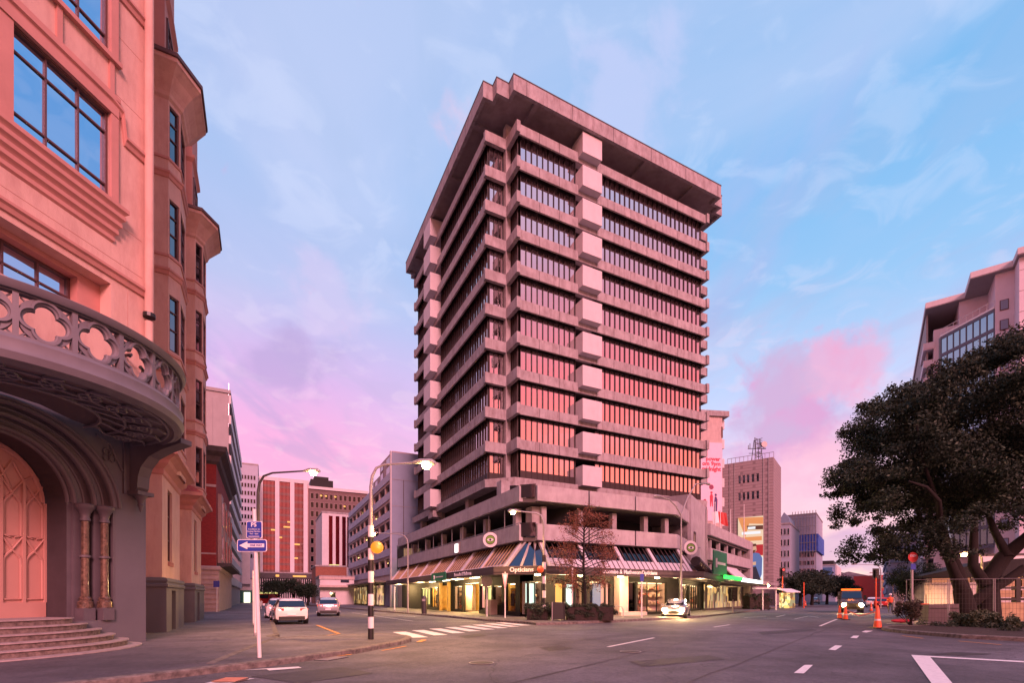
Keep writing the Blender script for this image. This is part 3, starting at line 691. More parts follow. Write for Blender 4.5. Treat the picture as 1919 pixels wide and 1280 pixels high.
# shop lettering on the fascia
f1 = Frame(*T.w(-7.62,24,0)[:2], .4512,-.8924); c = T.w(-7.62,-10.6,0); d = T.w(-5.1,-13.22,0)
f2 = Frame(c[0], c[1], d[0]-c[0], d[1]-c[1]); f3 = Frame(*T.w(-5.1,-13.22,0)[:2], *(np.array(T.w(e1[0],e1[1],0)[:2])-np.array(T.w(-5.1,-13.22,0)[:2])))
def x_on(fr, px): return fr.at_px(px)
xa = x_on(f1, 867); text_mesh('sign_lettering', 'Sercombe & Matheson', .42, f1, xa, -.02, 3.51, K['signtext'], pod, bold=.006)
xa = x_on(f2, 978); text_mesh('sign_lettering', 'Opticians', .46, f2, xa, -.03, 3.53, K['signtext'], pod, bold=.008)
xa = x_on(f3, 1180); text_mesh('sign_lettering', 'Sercombe & Matheson Opticians', .44, f3, xa, -.03, 3.53, K['signtext'], pod, bold=.008)
# green boards on and over the canopy
def board(name, fr, x0, x1, z0, z1, m_, parent, y=-.06): b_ = MB(fr); b_.box(x0, x1, y-.05, y, z0, z1); return b_.build(name, m_, parent)
x0, x1 = x_on(f1, 811), x_on(f1, 838); gb = board('sign_board', f1, x0, x1, 3.12, 3.9, K['green'], pod)
b_ = MB(f1); b_.tube([(x0+.9,-.13,3.5+.15),(x0+1.0,-.13,3.5),(x0+.95,-.13,3.3)], .06, 6); b_.box(x0+1.4,x1-.8,-.13,-.12,3.45,3.55); b_.build('sign_mark', K['signtext'], gb)
# eye emblem signs
eyeg = mat('eye_green', (.16,.33,.05), .4, var=.2)
def eye(fr, x, z, r, y, parent, label):
    t_ = thing('eye_sign', label, 'sign', fr.w(x, y, z-r), 'round eye emblem signs')
    for (rr, yy_, mm, nm, sz) in ((r,0,K['white'],'disc',1), (r*.64,-.02,K['blackp'],'ring',1), (r*.56,-.03,eyeg,'iris_field',1)):
        b_ = MB(fr); P_ = [(x+rr*cos(2*pi*k/32), z+rr*sin(2*pi*k/32)) for k in range(32)]; b_.yprism(P_, y+yy_-.02, y+yy_+(.12 if nm == 'disc' else 0)); b_.build(nm, mm, t_)
    b_ = MB(fr); P_ = [(x+r*.42*cos(a), z+r*.2*sin(a)*abs(sin(a))**.2) for a in [2*pi*k/28 for k in range(28)]]; b_.yprism(P_, y-.06, y-.04); b_.build('eye_white', K['signtext'], t_)
    b_ = MB(fr); P_ = [(x+r*.15*cos(a), z+r*.15*sin(a)) for a in [2*pi*k/20 for k in range(20)]]; b_.yprism(P_, y-.08, y-.05); b_.build('pupil', K['blackp'], t_)
    b_ = MB(fr); b_.tube([(x+r*.9,y+.05,z),(x+r*1.5,y+.1,z)], .05, 6); b_.build('bracket', K['galv'], t_)
    return t_
fe = Frame(*FL.w(FL.at_px(926),-.25,0)[:2], .78,-.1)
yE = fe.o[1]; eye(fe, 0, Z(1013,yE), .62, -.35, None, 'round eye emblem sign fixed flat to the lower podium parapet')
ex, ey = X(1295,45.5), 45.5; fe = Frame(ex, ey, .9,.1); eye(fe, 0, Z(1027,ey), .66, 0, None, 'round eye emblem sign on a bracket beside the stair shaft')
# small lit square sign on parapet
xa = FL.at_px(857,-.1); t_ = thing('lit_sign', 'small glowing white square sign on the lower parapet near the eye emblem', 'sign', FL.w(xa,-.1,6))
b_ = MB(FL); b_.box(xa-.42, xa+.42, -.18,-.02, 6.02, 6.86); b_.build('light_panel', K['litwhite'], t_)
b_ = MB(FL); b_.box(xa-.46, xa+.46, -.15,-.01, 5.98, 6.9); b_.build('frame', K['galv'], t_)
# ---- shopfronts under the canopy
SHZ = 3.2
def shop(fr, items, x0, x1, yb, parent, depth=3.5, floor=.13):
    """items: (xa, xb, kind, za, zb)"""
    holes = [(a, b, za, zb) for (a, b, k, za, zb) in items if k != 'wall']
    m_ = MB(fr); m_.wall(x0, x1, 0, 3.4, holes, yb, .3); m_.build('shop_wall', K['black'], parent)
    for (a, b, k, za, zb) in items:
        if k == 'wall': continue
        n = max(1, int((b-a)/1.0)); f_ = MB(fr); w = (b-a)/n
        if k != 'open':
            for i in range(n+1): f_.box(a+i*w-.04, a+i*w+.04, yb+.05, yb+.15, za, zb)
            f_.box(a, b, yb+.05, yb+.15, za, za+.08); f_.box(a, b, yb+.05, yb+.15, zb-.08, zb)
            fo = f_.build('shop_window', K['blackp'], parent)
            mm = {'warm':None,'cyan':K['cyan'],'poster':K['poster'],'orange':K['orangelit'],'yellow':K['yellit'],'dark':K['slopeglass'],'dim':None}[k]
            g_ = MB(fr)
            if k == 'dark': g_.face([(a,yb+.2,za),(b,yb+.2,za),(b,yb+.2,zb),(a,yb+.2,zb)]); g_.build('display', mm, fo); continue
            if k in ('warm','dim'):
                br = k == 'warm'
                g_.face([(a,yb+1.1,za),(b,yb+1.1,za),(b,yb+1.1,zb),(a,yb+1.1,zb)]); g_.face([(a,yb+.25,za),(b,yb+.25,za),(b,yb+1.1,za),(a,yb+1.1,za)]); g_.face([(a,yb+.25,zb),(b,yb+.25,zb),(b,yb+1.1,zb),(a,yb+1.1,zb)]); g_.face([(a,yb+.25,za),(a,yb+1.1,za),(a,yb+1.1,zb),(a,yb+.25,zb)]); g_.face([(b,yb+.25,za),(b,yb+1.1,za),(b,yb+1.1,zb),(b,yb+.25,zb)])
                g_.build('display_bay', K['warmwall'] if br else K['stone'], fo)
                goods = {c_: MB(fr) for c_ in 'abc'}
                for sh in (0,1,2,3):
                    z = za+.15+sh*.6; x = a+.1
                    if z > zb-.4: break
                    goods['c'].box(a+.04, b-.04, yb+.5, yb+.95, z-.04, z)
                    while x < b-.3:
                        w_ = random.uniform(.08,.3); h_ = random.uniform(.1,.42)
                        if random.random() < .75: goods[random.choice('aab')].box(x, x+w_, yb+.6, yb+.8, z, z+h_)
                        x += w_+random.uniform(.04,.25)
                if random.random() < .7 and b-a > 1: x = random.uniform(a+.1, b-.8); goods['c'].box(x, x+.6, yb+.3, yb+.33, za+.5, za+1.5)
                for c_, mq in (('a', K['goods1']), ('b', K['goods2']), ('c', K['goods3'])):
                    if goods[c_].v: goods[c_].build('shelf_goods', mq, fo)
                g3 = MB(fr); g3.box(a+.2, b-.2, yb+.4, yb+.5, zb-.1, zb-.05); g3.build('display_light', K['tube'] if br else K['dimtube'], fo)
                continue
            for i in range(n):
                g_.box(a+i*w+.12, a+(i+1)*w-.1, yb+.18, yb+.22, za+.25, zb-.15)
            g_.build('display', mm, fo)
            g2 = MB(fr); g2.box(a, b, yb+.30, yb+.34, za, zb); g2.build('backing', K['goods3'], fo)
K['goods1'] = mat('shop_goods_pale', (.55,.42,.3), .6, var=.5, scale=5); K['goods2'] = mat('shop_goods_colour', (.35,.10,.07), .6, var=.8, scale=3); K['goods3'] = mat('shop_shelf_dark', (.05,.03,.02), .5); K['dimtube'] = emit('dim_shop_light', (1,.72,.38), 5)
def shopmat(name, cols, st, scale=3.0):
    m_, nt_, b_ = nodes(name); geo = nd(nt_, 'ShaderNodeNewGeometry'); mp = nd(nt_, 'ShaderNodeMapping'); mp.inputs['Scale'].default_value = (1.3,1.3,1.0); L(nt_, geo.outputs['Position'], mp.inputs['Vector'])
    v_ = nd(nt_, 'ShaderNodeTexVoronoi'); v_.inputs['Scale'].default_value = scale; v_.distance = 'CHEBYCHEV'; v_.inputs['Randomness'].default_value = .75; L(nt_, mp.outputs[0], v_.inputs['Vector'])
    s_ = nd(nt_, 'ShaderNodeSeparateColor'); L(nt_, v_.outputs['Color'], s_.inputs[0])
    r = nd(nt_, 'ShaderNodeValToRGB'); r.color_ramp.interpolation = 'CONSTANT'; el = r.color_ramp.elements
    el[0].color = (*cols[0],1)
    for i, c_ in enumerate(cols[1:]):
        if i == 0: el[1].position = 1/len(cols); el[1].color = (*c_,1)
        else: e_ = el.new((i+1)/len(cols)); e_.color = (*c_,1)
    L(nt_, s_.outputs[0], r.inputs[0]); L(nt_, r.outputs[0], b_.inputs['Emission Color']); b_.inputs['Emission Strength'].default_value = st
    b_.inputs['Base Color'].default_value = (.02,.02,.02,1); b_.inputs['Roughness'].default_value = .12; return m_
K['shopdim'] = shopmat('lit_shop_interior', [(.9,.5,.14),(.35,.17,.05),(1,.72,.3),(.12,.06,.03),(.7,.42,.16),(.22,.2,.1)], 1.4, 2.2)
K['wideshop'] = shopmat('wide_shop_interior', [(.9,.5,.16),(.2,.11,.05),(.75,.48,.2),(.35,.2,.08),(.08,.05,.03),(.55,.4,.2)], .8, .9)
K['dimshop'] = shopmat('dim_shop_interior', [(.14,.09,.05),(.03,.025,.02),(.22,.14,.06),(.05,.05,.04),(.3,.22,.12)], 1.2, 2.6)
K['shopback'] = shopmat('shop_back_wall', [(.05,.035,.02),(.14,.08,.03),(.02,.02,.02),(.09,.07,.03)], .6, 3)
xl = lambda px: FL.at_px(px, .6)
shop(FL, [(xl(790),xl(806),'yellow',.5,2.75),(xl(807),xl(820),'warm',.4,2.8),(xl(822),xl(838),'open',.13,2.9),(xl(849),xl(866),'dim',.3,2.8),(xl(868),xl(898),'open',.13,2.95),(xl(900),xl(909),'poster',.4,2.75),(xl(911),xl(921),'yellow',.4,2.6),(xl(924),xl(940),'dim',.9,2.6),(xl(947),xl(966),'warm',.4,2.75)], 0, 36.4, .6, pod)
xr = lambda px: FR.at_px(px, .5)
shop(FR, [(.2,xr(990),'cyan',.5,2.8),(xr(992),xr(1018),'dim',.3,2.8),(xr(1041),xr(1058),'orange',.4,2.8),(xr(1061),xr(1078),'cyan',.4,2.75),(xr(1080),xr(1094),'dim',.3,2.9),(xr(1106),xr(1134),'dim',.3,2.9),(xr(1136),xr(1144),'dim',.3,2.9),(xr(1168),xr(1192),'dark',.2,2.9),(xr(1196),xr(1250),'dim',.3,2.9)], 0, 14.8, .5, pod)
b_ = MB(FR); a = xr(1113); b_.box(a,a+1.3,.62,.66,.6,2.7); b_.build('blue_poster', emit('blue_poster', (.25,.33,.55), .5), pod)
b_ = MB(FR); a = xr(1128); b_.box(a,a+.7,.60,.64,.6,2.7); b_.build('pink_poster', K['poster'], pod)
xw = lambda px: fw.at_px(px, .5)
shop(fw, [(.3,3.6,'dim',.3,2.9),(4.2,8.5,'dim',.3,2.9),(9,14.5,'dim',.3,2.9)], 0, 15.5, .5, pod)
# lobby interior: lit recess with a ramp wall
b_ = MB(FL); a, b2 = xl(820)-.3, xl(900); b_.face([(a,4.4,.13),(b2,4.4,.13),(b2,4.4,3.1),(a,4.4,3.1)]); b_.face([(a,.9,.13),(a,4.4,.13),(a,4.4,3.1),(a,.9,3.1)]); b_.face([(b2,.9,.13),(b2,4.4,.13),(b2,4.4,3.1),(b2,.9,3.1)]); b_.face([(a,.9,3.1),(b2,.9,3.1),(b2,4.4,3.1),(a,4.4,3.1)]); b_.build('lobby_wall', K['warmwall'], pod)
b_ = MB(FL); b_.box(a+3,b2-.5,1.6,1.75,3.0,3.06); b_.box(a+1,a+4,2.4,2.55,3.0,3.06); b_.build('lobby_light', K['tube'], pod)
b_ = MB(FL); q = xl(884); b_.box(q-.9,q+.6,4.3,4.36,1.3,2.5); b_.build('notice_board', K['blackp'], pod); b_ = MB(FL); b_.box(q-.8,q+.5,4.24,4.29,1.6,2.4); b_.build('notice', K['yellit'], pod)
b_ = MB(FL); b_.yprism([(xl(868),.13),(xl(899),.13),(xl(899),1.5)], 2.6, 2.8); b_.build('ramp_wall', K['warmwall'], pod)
# lights under the canopy
for px in (812, 838, 862, 892):
    a = FL.at_px(px,-1); b_ = MB(FL); b_.box(a-.9,a+.9,-1.15,-1.0,3.22,3.29); b_.build('canopy_light', K['tube'], pod)
for px in (1008,1088,1163,1232):
    a = FR.at_px(px,-1.4); cc = FR.w(a,-1.4,0); b_ = MB(); b_.lathe(cc[0],cc[1],[(0,3.28),(.22,3.28),(.2,3.16),(0,3.12)],12); b_.build('canopy_light', K['lamp_w'], pod)
for k in (4,14,26): point(FL.w(k,-.9,2.9), 600, (1,.62,.25), .3)
point(FL.w(xl(868),1.8,2.5), 700, (1,.62,.22), .3)
for k in (1.5,7,12.5): point(FR.w(k,-1.4,2.9), 330, (1,.62,.28), .2)
for k in (4,11): point(fw.w(k,-1.5,2.8), 380, (1,.66,.3), .2)
# pillars at shopfront
b_ = MB(FR); a = xr(1158); b_.box(a-.45,a+.45,-.3,.4,.13,3.3); b_.box(a-.8,a+1.9,-.9,.3,.13,.42); b_.build('tiled_pillar', K['stone'], pod)
b_ = MB(FL); a = xl(929); b_.box(a-.6,a+.6,-.1,.5,.13,1.4); b_.build('shop_plinth', K['stone'], pod)
for px in (829,844):
    b_ = MB(FL); a = xl(px); b_.box(a-.15,a+.15,.3,.6,.13,3.2); b_.build('pillar', K['warmwall'], pod)
# ---------------------------------------------------------------- salmon corner building with the gothic entrance
C0 = (-12.2, 16.36)
F = Frame(C0[0], C0[1], .223, .975)          # front: x = -t, outward = -y
S_ = Frame(C0[0], C0[1], *V)                 # side street face, outward = -y
pb = thing('corner_building', 'salmon pink rendered heritage building with gothic arched entrance and curved grey balcony', 'building', (C0[0], C0[1], 0))
XC = -3.7                                    # entrance axis
# arch curve helpers
def arch(hw, spring, rise, n=28, base=1.05, power=2.3):
    pts = [(-hw, base)]
    for k in range(n+1):
        a = -1+2*k/n; r = abs(sin(a*pi/2)); x = hw*sin(a*pi/2)
        g = .93*max(0,(1-r**power))**.56+.07*(1-r)
        pts.append((x, spring+rise*g))
    pts.append((hw, base)); return pts
HW, SP = 2.7, 4.4
orders = [(2.7,2.62,0.0),(2.62,2.2,.2),(2.2,1.75,.36),(1.75,1.62,.44)]
rises = lambda hw: 2.25*(hw/2.62)**.75
outer = arch(2.7, SP, rises(2.7), base=.9)
# lower grey wall with arch hole
m = MB(F)
for (x, z), (x2, z2) in zip(outer, outer[1:]):
    if x2 > x: m.face([(XC+x,0,z),(XC+x2,0,z2),(XC+x2,0,7.4),(XC+x,0,7.4)])
m.face([(XC+HW,0,0),(0,0,0),(0,0,7.4),(XC+HW,0,7.4)]); m.face([(-9.5,0,0),(XC-HW,0,0),(XC-HW,0,7.4),(-9.5,0,7.4)])
m.face([(XC-HW,0,0),(XC+HW,0,0),(XC+HW,0,.9),(XC-HW,0,.9)])
m.face([(0,0,0),(0,1.7,0),(0,1.7,7.4),(0,0,7.4)])
m.build('ground_floor_wall', K['greypaint'], pb)
m = MB(F); rolls = MB(F); rvm = MB(F)
for i, (a, b_, d) in enumerate(orders):
    o = arch(a, SP, rises(a), base=.9); n_ = arch(b_, SP, rises(b_), base=.9); dn = orders[i+1][2] if i < 3 else 1.3
    m.rings([[(XC+x,d,z) for x, z in o],[(XC+x,d,z) for x, z in n_]], closed=False)
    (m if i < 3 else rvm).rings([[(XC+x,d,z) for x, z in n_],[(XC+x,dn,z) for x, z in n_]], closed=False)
    mid = arch(b_+.05, SP, rises(b_+.05), base=SP-.02); rolls.tube([(XC+x,d+.03,z) for x, z in mid[1:-1]], .085 if i < 3 else .06, 8)
    mid = arch((a+b_)/2+.06, SP, rises((a+b_)/2+.06)); rolls.tube([(XC+x,d-.01,z) for x, z in mid[1:-1]], .035, 6)
mid = arch(2.8, SP, rises(2.8)); rolls.tube([(XC+x,-.03,z) for x, z in mid[1:-1]], .06, 8)
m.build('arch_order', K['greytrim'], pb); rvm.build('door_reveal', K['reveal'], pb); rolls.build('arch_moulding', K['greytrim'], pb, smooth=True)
# marble columns either side
for sx in (-1, 1):
    for (xo, yo) in ((2.42,.07),(1.97,.22)):
        xx_ = XC+sx*xo
        c_ = F.w(xx_, yo, 0)
        m = MB(); m.lathe(c_[0], c_[1], [(.105,1.62),(.10,2.6),(.098,3.9)], 16); col_ = m.build('column', K['marble'], pb, smooth=True)
        m = MB(); m.lathe(c_[0], c_[1], [(.0,1.28),(.19,1.28),(.19,1.46),(.15,1.5),(.165,1.56),(.12,1.62),(.0,1.62)], 16); m.build('column_base', K['marble'], col_)
        m = MB(); m.lathe(c_[0], c_[1], [(.1,2.78),(.145,2.8),(.145,2.85),(.1,2.87)], 14); m.build('shaft_ring', K['greytrim'], col_); m = MB(); m.lathe(c_[0], c_[1], [(.1,3.88),(.14,3.9),(.13,3.96),(.11,4.0),(.13,4.12),(.2,4.24),(.24,4.28),(.25,4.36),(.21,4.4),(0,4.4)], 16); m.build('capital', K['greytrim'], col_, smooth=True)
        m = MB(F); m.box(xx_-.17, xx_+.17, yo-.17, yo+.17, .9, 1.28); m.build('column_plinth', K['greytrim'], col_)
# pierced spandrel ornaments beside the arch
m = MB(F)
for sx in (-1,1):
    xo = XC+sx*2.5
    for a in range(4):
        ca, sa = cos(a*pi/2+pi/4), sin(a*pi/2+pi/4); m.tube([(xo+.13*ca+.1*cos(t_), -.03, 6.0+.13*sa+.1*sin(t_)) for t_ in [2*pi*k/10 for k in range(11)]], .022, 5)
    m.box(xo+.42, xo+.5, -.06, 0, 4.9, 6.7); m.tube([(xo-.4,-.03,6.5),(xo,-.03,6.35),(xo+.4,-.03,5.6)], .03, 5).mark()
m.build_each('spandrel_ornament', K['greytrim'], pb)
# door
dr = arch(1.6, SP, rises(1.6), base=1.02); m = MB(F)
for (x, z), (x2, z2) in zip(dr, dr[1:]):
    if x2 > x: m.face([(XC+x,1.28,1.02),(XC+x2,1.28,1.02),(XC+x2,1.28,z2),(XC+x,1.28,z)])
m.box(XC-1.6, XC+1.6, 1.2, 1.28, 1.02, 1.45)
door = m.build('door', K['doorp'], pb)
m = MB(F); step = 3.2/6; Y_ = 1.25
def lancet(x0, x1, z0, z1, zt, r=.03):
    c_ = (x0+x1)/2; hw = (x1-x0)/2-.06
    P_ = [(c_-hw,z0),(c_-hw,z1)]+[(c_-hw*(1-t_)-.04*sin(t_*2*pi), z1+(zt-z1)*sin(t_*pi/2)) for t_ in (.25,.5,.75)]+[(c_,zt)]
    P2 = P_+[(2*c_-x, z) for x, z in P_[::-1][1:]]
    m.tube([(x,Y_,z) for x, z in P2+[P2[0]]], r, 5)
for k in range(6):
    x0 = XC-1.6+k*step; x1 = x0+step; cx_ = (x0+x1)/2-XC
    lancet(x0, x1, 1.55, 2.55, 2.95); lancet(x0, x1, 3.35, 4.1, 4.55)
    top = SP+rises(1.6)*(.93*max(0,1-(abs(cx_)/1.6)**2.3)**.56)
    for sg in (-1,1): m.tube([((x0+x1)/2,Y_,2.95),((x0+x1)/2+sg*step/2,Y_,3.35),((x0+x1)/2+sg*step*.1,Y_,3.3)], .028, 5)
    if top-.15 > 4.75:
        for sg in (-1,1): m.tube([((x0+x1)/2,Y_,4.55),((x0+x1)/2+sg*step/2,Y_,4.95),((x0+x1)/2,Y_,min(5.45,top-.05))], .035, 5)
for k in range(7):
    x = XC-1.6+k*step; top = SP+rises(1.6)*(.93*max(0,1-(abs(x-XC)/1.6)**2.3)**.56)
    m.box(x-.035, x+.035, 1.2, 1.27, 1.45, max(1.5,min(top-.02, 4.9)))
for (xa_, xb_) in ((-1.5,0),(0,1.5),(-1.5,.75),(-.75,1.5)):
    P_ = []
    for k in range(9):
        t_ = k/8; x = xa_+(xb_-xa_)*t_; top = SP+rises(1.6)*(.93*max(0,1-(abs(x)/1.6)**2.3)**.56)
        P_.append((XC+x, Y_, min(top-.03, 4.7+1.5*sin(pi*t_)**.8)))
    m.tube(P_, .04, 5)
m.tube([(XC+x*.98,Y_,z) for x, z in arch(1.57, SP, rises(1.57))[1:-1]], .06, 5)
m.build('tracery', K['doorp'], door)
# curved steps
for k in range(6):
    a, b_ = 3.15-.33*k, 2.0-.33*k; z0, z1 = .17*k, .17*(k+1)
    pts = [(XC-.05+a*cos(t_), -b_*sin(t_)) for t_ in [pi*j/40 for j in range(41)]]
    pts2 = [(x, y) for x, y in pts]
    m = MB(F); m.prism([(x*1, min(y,.0)) for x, y in pts2]+[(XC-.05-a,1.25 if k == 5 else .0),(XC-.05+a,1.25 if k == 5 else .0)], z0, z1-.035)
    st = m.build('entrance_step', K['riser'], pb)
    pts3 = [(XC-.05+(a+.04)*cos(t_), -(b_+.04)*sin(t_)) for t_ in [pi*j/40 for j in range(41)]]
    m = MB(F); m.prism(pts3+([(XC-.05-a,1.25),(XC-.05+a,1.25)] if k == 5 else []), z1-.035, z1); m.build('tread', K['steps'], st)
# balcony: circle centre on the axis
BX, BY, BR = -3.85, -.2, 3.68
def bp(ang, r): return (BX+r*cos(ang), BY-r*sin(ang))
def ring_sweep(m, prof, a0=-.02, a1=pi+.02, n=72, cut=0):
    R = []
    for k in range(n+1):
        a = a0+(a1-a0)*k/n
        R.append([(*bp(a, r), z) for r, z in prof])
    m.rings(R)
bal = MB(F); ring_sweep(bal, [(BR-.34,6.98),(BR-.02,6.98),(BR+.03,6.9),(BR+.0,6.75),(BR+.05,6.62),(BR-.02,6.48),(BR-.2,6.42),(BR-.34,6.6)]); 
balo = bal.build('balcony', K['balgrey'], pb, smooth=True)
m = MB(F); m.prism([bp(pi*k/40, BR-.2) for k in range(41)], 6.8, 6.95); m.build('balcony_floor', K['greytrim'], balo)
m = MB(F); ring_sweep(m, [(BR-.18,7.98),(BR-.16,8.08),(BR+.0,8.12),(BR+.09,8.07),(BR+.05,7.98),(BR+.0,7.93)]); m.build('handrail', K['balgrey'], balo, smooth=True)
m = MB(F)  # bowl-shaped soffit
m.rings([[(*bp(pi*k/48, r), z) for k in range(49)] for (r, z) in ((BR-.1,6.45),(BR-.45,6.52),(BR-.9,6.50),(BR-1.5,6.62),(BR-2.2,6.66),(BR-3.0,6.8))], closed=False); m.build('soffit', K['greytrim'], balo)
m = MB(F)
for r in (BR-.35, BR-.75, BR-1.35, BR-1.9): m.tube([(*bp(pi*k/48, r), 6.47+.05*(BR-r)) for k in range(49)], .045, 5)
for k in range(11):
    a = pi*(k+.5)/11
    m.tube([(*bp(a+.10*sin(j*1.1), BR-.4-j*.22), 6.44+.02*j) for j in range(8)], .04, 5)
    c_ = bp(a, BR-1.05)
    for q in range(4): m.tube([(c_[0]+.13*cos(q*pi/2)+.11*cos(t_), c_[1]+.13*sin(q*pi/2)+.11*sin(t_), 6.47) for t_ in [2*pi*j/8 for j in range(9)]], .028, 5)
m.build('soffit_tracery', K['balgrey'], balo)
NP = 12
def onp(ang0, s, z, d): # point on curved panel: s along arc from panel centre, d inward
    return (*bp(ang0+s/BR, BR-.07-d), z)
for p in range(NP):
    ac = pi*(p+.5)/NP; hw_ = BR*pi/NP/2; z0, z1 = 6.98, 7.95; zc_ = 7.46
    m = MB(F)
    def strip(pts, w, d0, d1):   # ribbon around centreline pts (s,z), closed
        n = len(pts); A, B = [], []
        for k in range(n):
            a_ = pts[(k-1)%n]; b__ = pts[(k+1)%n]; dx, dz = b__[0]-a_[0], b__[1]-a_[1]; l = math.hypot(dx, dz) or 1
            A.append((pts[k][0]-dz/l*w/2, pts[k][1]+dx/l*w/2)); B.append((pts[k][0]+dz/l*w/2, pts[k][1]-dx/l*w/2))
        R = [[onp(ac,*A[k],d0), onp(ac,*B[k],d0), onp(ac,*B[k],d1), onp(ac,*A[k],d1)] for k in range(n)]; R.append(R[0]); m.rings(R, True, False)
    for (sa_, sb_, za_, zb_) in ((-hw_,-hw_+.05,z0,z1),(hw_-.05,hw_,z0,z1)):
        m.rings([[onp(ac,sa_,z,0),onp(ac,sb_,z,0),onp(ac,sb_,z,.16),onp(ac,sa_,z,.16)] for z in (za_,zb_)])
    for (za_, zb_) in ((z0,z0+.06),(z1-.05,z1)):
        m.rings([[onp(ac,s,za_,0),onp(ac,s,za_,.16),onp(ac,s,zb_,.16),onp(ac,s,zb_,0)] for s in (-hw_,0,hw_)])
    def rq(t_):   # quatrefoil outline radius
        o, r = .19, .175; b_ = t_-round(t_/(pi/2))*(pi/2); return o*cos(b_)+sqrt(max(0, r*r-(o*sin(b_))**2))
    def ro(t_): return min(.47, (hw_-.04)/max(abs(cos(t_)),1e-6), .455/max(abs(sin(t_)),1e-6))
    n = 72; A_ = [2*pi*k/n for k in range(n+1)]
    pt = lambda r, t_, d: onp(ac, r*cos(t_), zc_+r*sin(t_), d)
    R = []
    for t_ in A_:
        ri, rr_ = rq(t_), max(ro(t_), rq(t_)+.03)
        R.append([pt(ri,t_,.16), pt(ri,t_,.07), pt(ri+.035,t_,.05), pt(min(ri+.05,rr_-.01),t_,.0), pt(min(ri+.10,rr_-.005),t_,.0), pt(min(ri+.11,rr_),t_,.05), pt(rr_,t_,.05), pt(rr_,t_,.16)])
    m.rings(R, True, False)
    for k in range(4):
        t_ = pi/4+k*pi/2; m.tube([pt(.45,t_,.1), pt(.57,t_,.1)], .022, 5)
    m.build('quatrefoil_panel', K['balgrey'], balo)
for sx in (-1,1):  # scroll brackets and pendants
    x0 = XC+sx*3.35-.0
    m = MB(F); prof = [(0,4.95),(-.18,4.98),(-.3,5.15),(-.33,5.5),(-.45,5.8),(-.75,6.1),(-1.3,6.3),(-2.0,6.45),(-2.0,6.6),(0,6.7)]
    m.xprism(prof, x0-.2, x0+.2); m.xprism([(0,4.9),(-.42,4.9),(-.42,5.02),(0,5.02)], x0-.28, x0+.28); br_ = m.build('bracket', K['greytrim'], pb)
    c_ = F.w(x0,-.2,0); m = MB(); m.lathe(c_[0],c_[1],[(0,4.35),(.03,4.4),(.07,4.55),(.1,4.6),(.07,4.65),(.1,4.75),(.17,4.85),(.19,4.9)],10); m.build('pendant', K['greytrim'], br_, smooth=True)
# upper salmon wall of the front
H = 34.5
holes = [(-6.6,-1.15,9.9,11.35)]
wins = [(13.8,16.6),(18.4,21.2),(23.0,25.8),(27.5,30.3)]
for (a, b_) in wins: holes += [(-3.68,-1.2,a,b_),(-6.5,-4.02,a,b_)]
m = MB(F); m.wall(-9.5, 0, 7.4, H, holes, 0, .42)
m.face([(0,0,7.4),(0,1.7,7.4),(0,1.7,H),(0,0,H)]); m.build('wall', K['pink'], pb)
def window(fr, x0, x1, z0, z1, y, cols, bars, mat_g, parent, fmat=None, th=.05, name='window'):
    fm = MB(fr); fmat = fmat or K['framedark']
    fm.box(x0,x0+.07,y-.05,y+.06,z0,z1); fm.box(x1-.07,x1,y-.05,y+.06,z0,z1); fm.box(x0,x1,y-.05,y+.06,z0,z0+.07); fm.box(x0,x1,y-.05,y+.06,z1-.07,z1)
    for i in range(1, cols): x = x0+(x1-x0)*i/cols; fm.box(x-th/2,x+th/2,y-.03,y+.05,z0,z1)
    for z in bars: fm.box(x0,x1,y-.03,y+.05,z-th/2,z+th/2)
    f = fm.build(name, fmat, parent); g = MB(fr)
    zs = [z0]+list(bars)+[z1]
    for i in range(cols):
        for za, zb_ in zip(zs, zs[1:]):
            d = random.uniform(-.004,.004); e = random.uniform(-.004,.004)
            g.face([(x0+(x1-x0)*i/cols,y+.02+d,za),(x0+(x1-x0)*(i+1)/cols,y+.02-d,za),(x0+(x1-x0)*(i+1)/cols,y+.02-d+e,zb_),(x0+(x1-x0)*i/cols,y+.02+d+e,zb_)])
    g.build('pane', mat_g, f); return f
for (a, b_) in wins:
    window(F, -3.68, -1.2, a, b_, .1, 3, (a+.56,b_-.62), K['blueglass'], pb); window(F, -6.5, -4.02, a, b_, .1, 3, (a+.56,b_-.62), K['blueglass'], pb)
    m = MB(F)   # surround
    for (x0, x1) in ((-6.95,-6.5),(-1.2,-.98)): m.box(x0,x1,-.1,.03,a,b_+.25)
    m.box(-6.95,-.98,-.12,.03,b_,b_+.3); m.box(-4.02,-3.68,-.08,.1,a,b_)
    m.build('window_surround', K['pinktrim'], pb)
    m = MB(F)
    if a < 15:
        for k in range(5): # heavy corbelled sill
            w = .0+.06*k
            m.sweep([(-6.95+w,.05),(-6.95+w,-.34+.07*k),(-.82-w,-.34+.07*k),(-.82-w,.05)], [(0,a-.02-.24*k),(0,a-.14-.24*k),(-.06,a-.2-.24*k),(-.1,a-.26-.24*k),(-.3,a-.26-.24*k),(-.3,a-.02-.24*k)])
        m.build('corbelled_sill', K['pinktrim'], pb)
    else:
        m.box(-6.95,-.9,-.16,.02,a-.16,a-.02)
        m.box(-6.95,-.9,-.09,.02,a-1.25,a-1.12)
        for x in (-6.9,-5.6,-4.0,-2.6,-1.15): m.box(x-.07,x+.07,-.07,.01,a-1.12,a-.16)
        m.build('spandrel_moulding', K['pinktrim'], pb)
window(F, -5.9, -1.8, 9.9, 11.2, .75, 5, (10.6,), K['blueglass'], pb); m = MB(F); m.wall(-6.6,-1.15,9.9,11.35,[(-5.9,-1.8,9.9,11.2)],.42,.4); m.build('window_reveal', K['pinktrim'], pb)
m = MB(F)   # string courses, returning round the corner
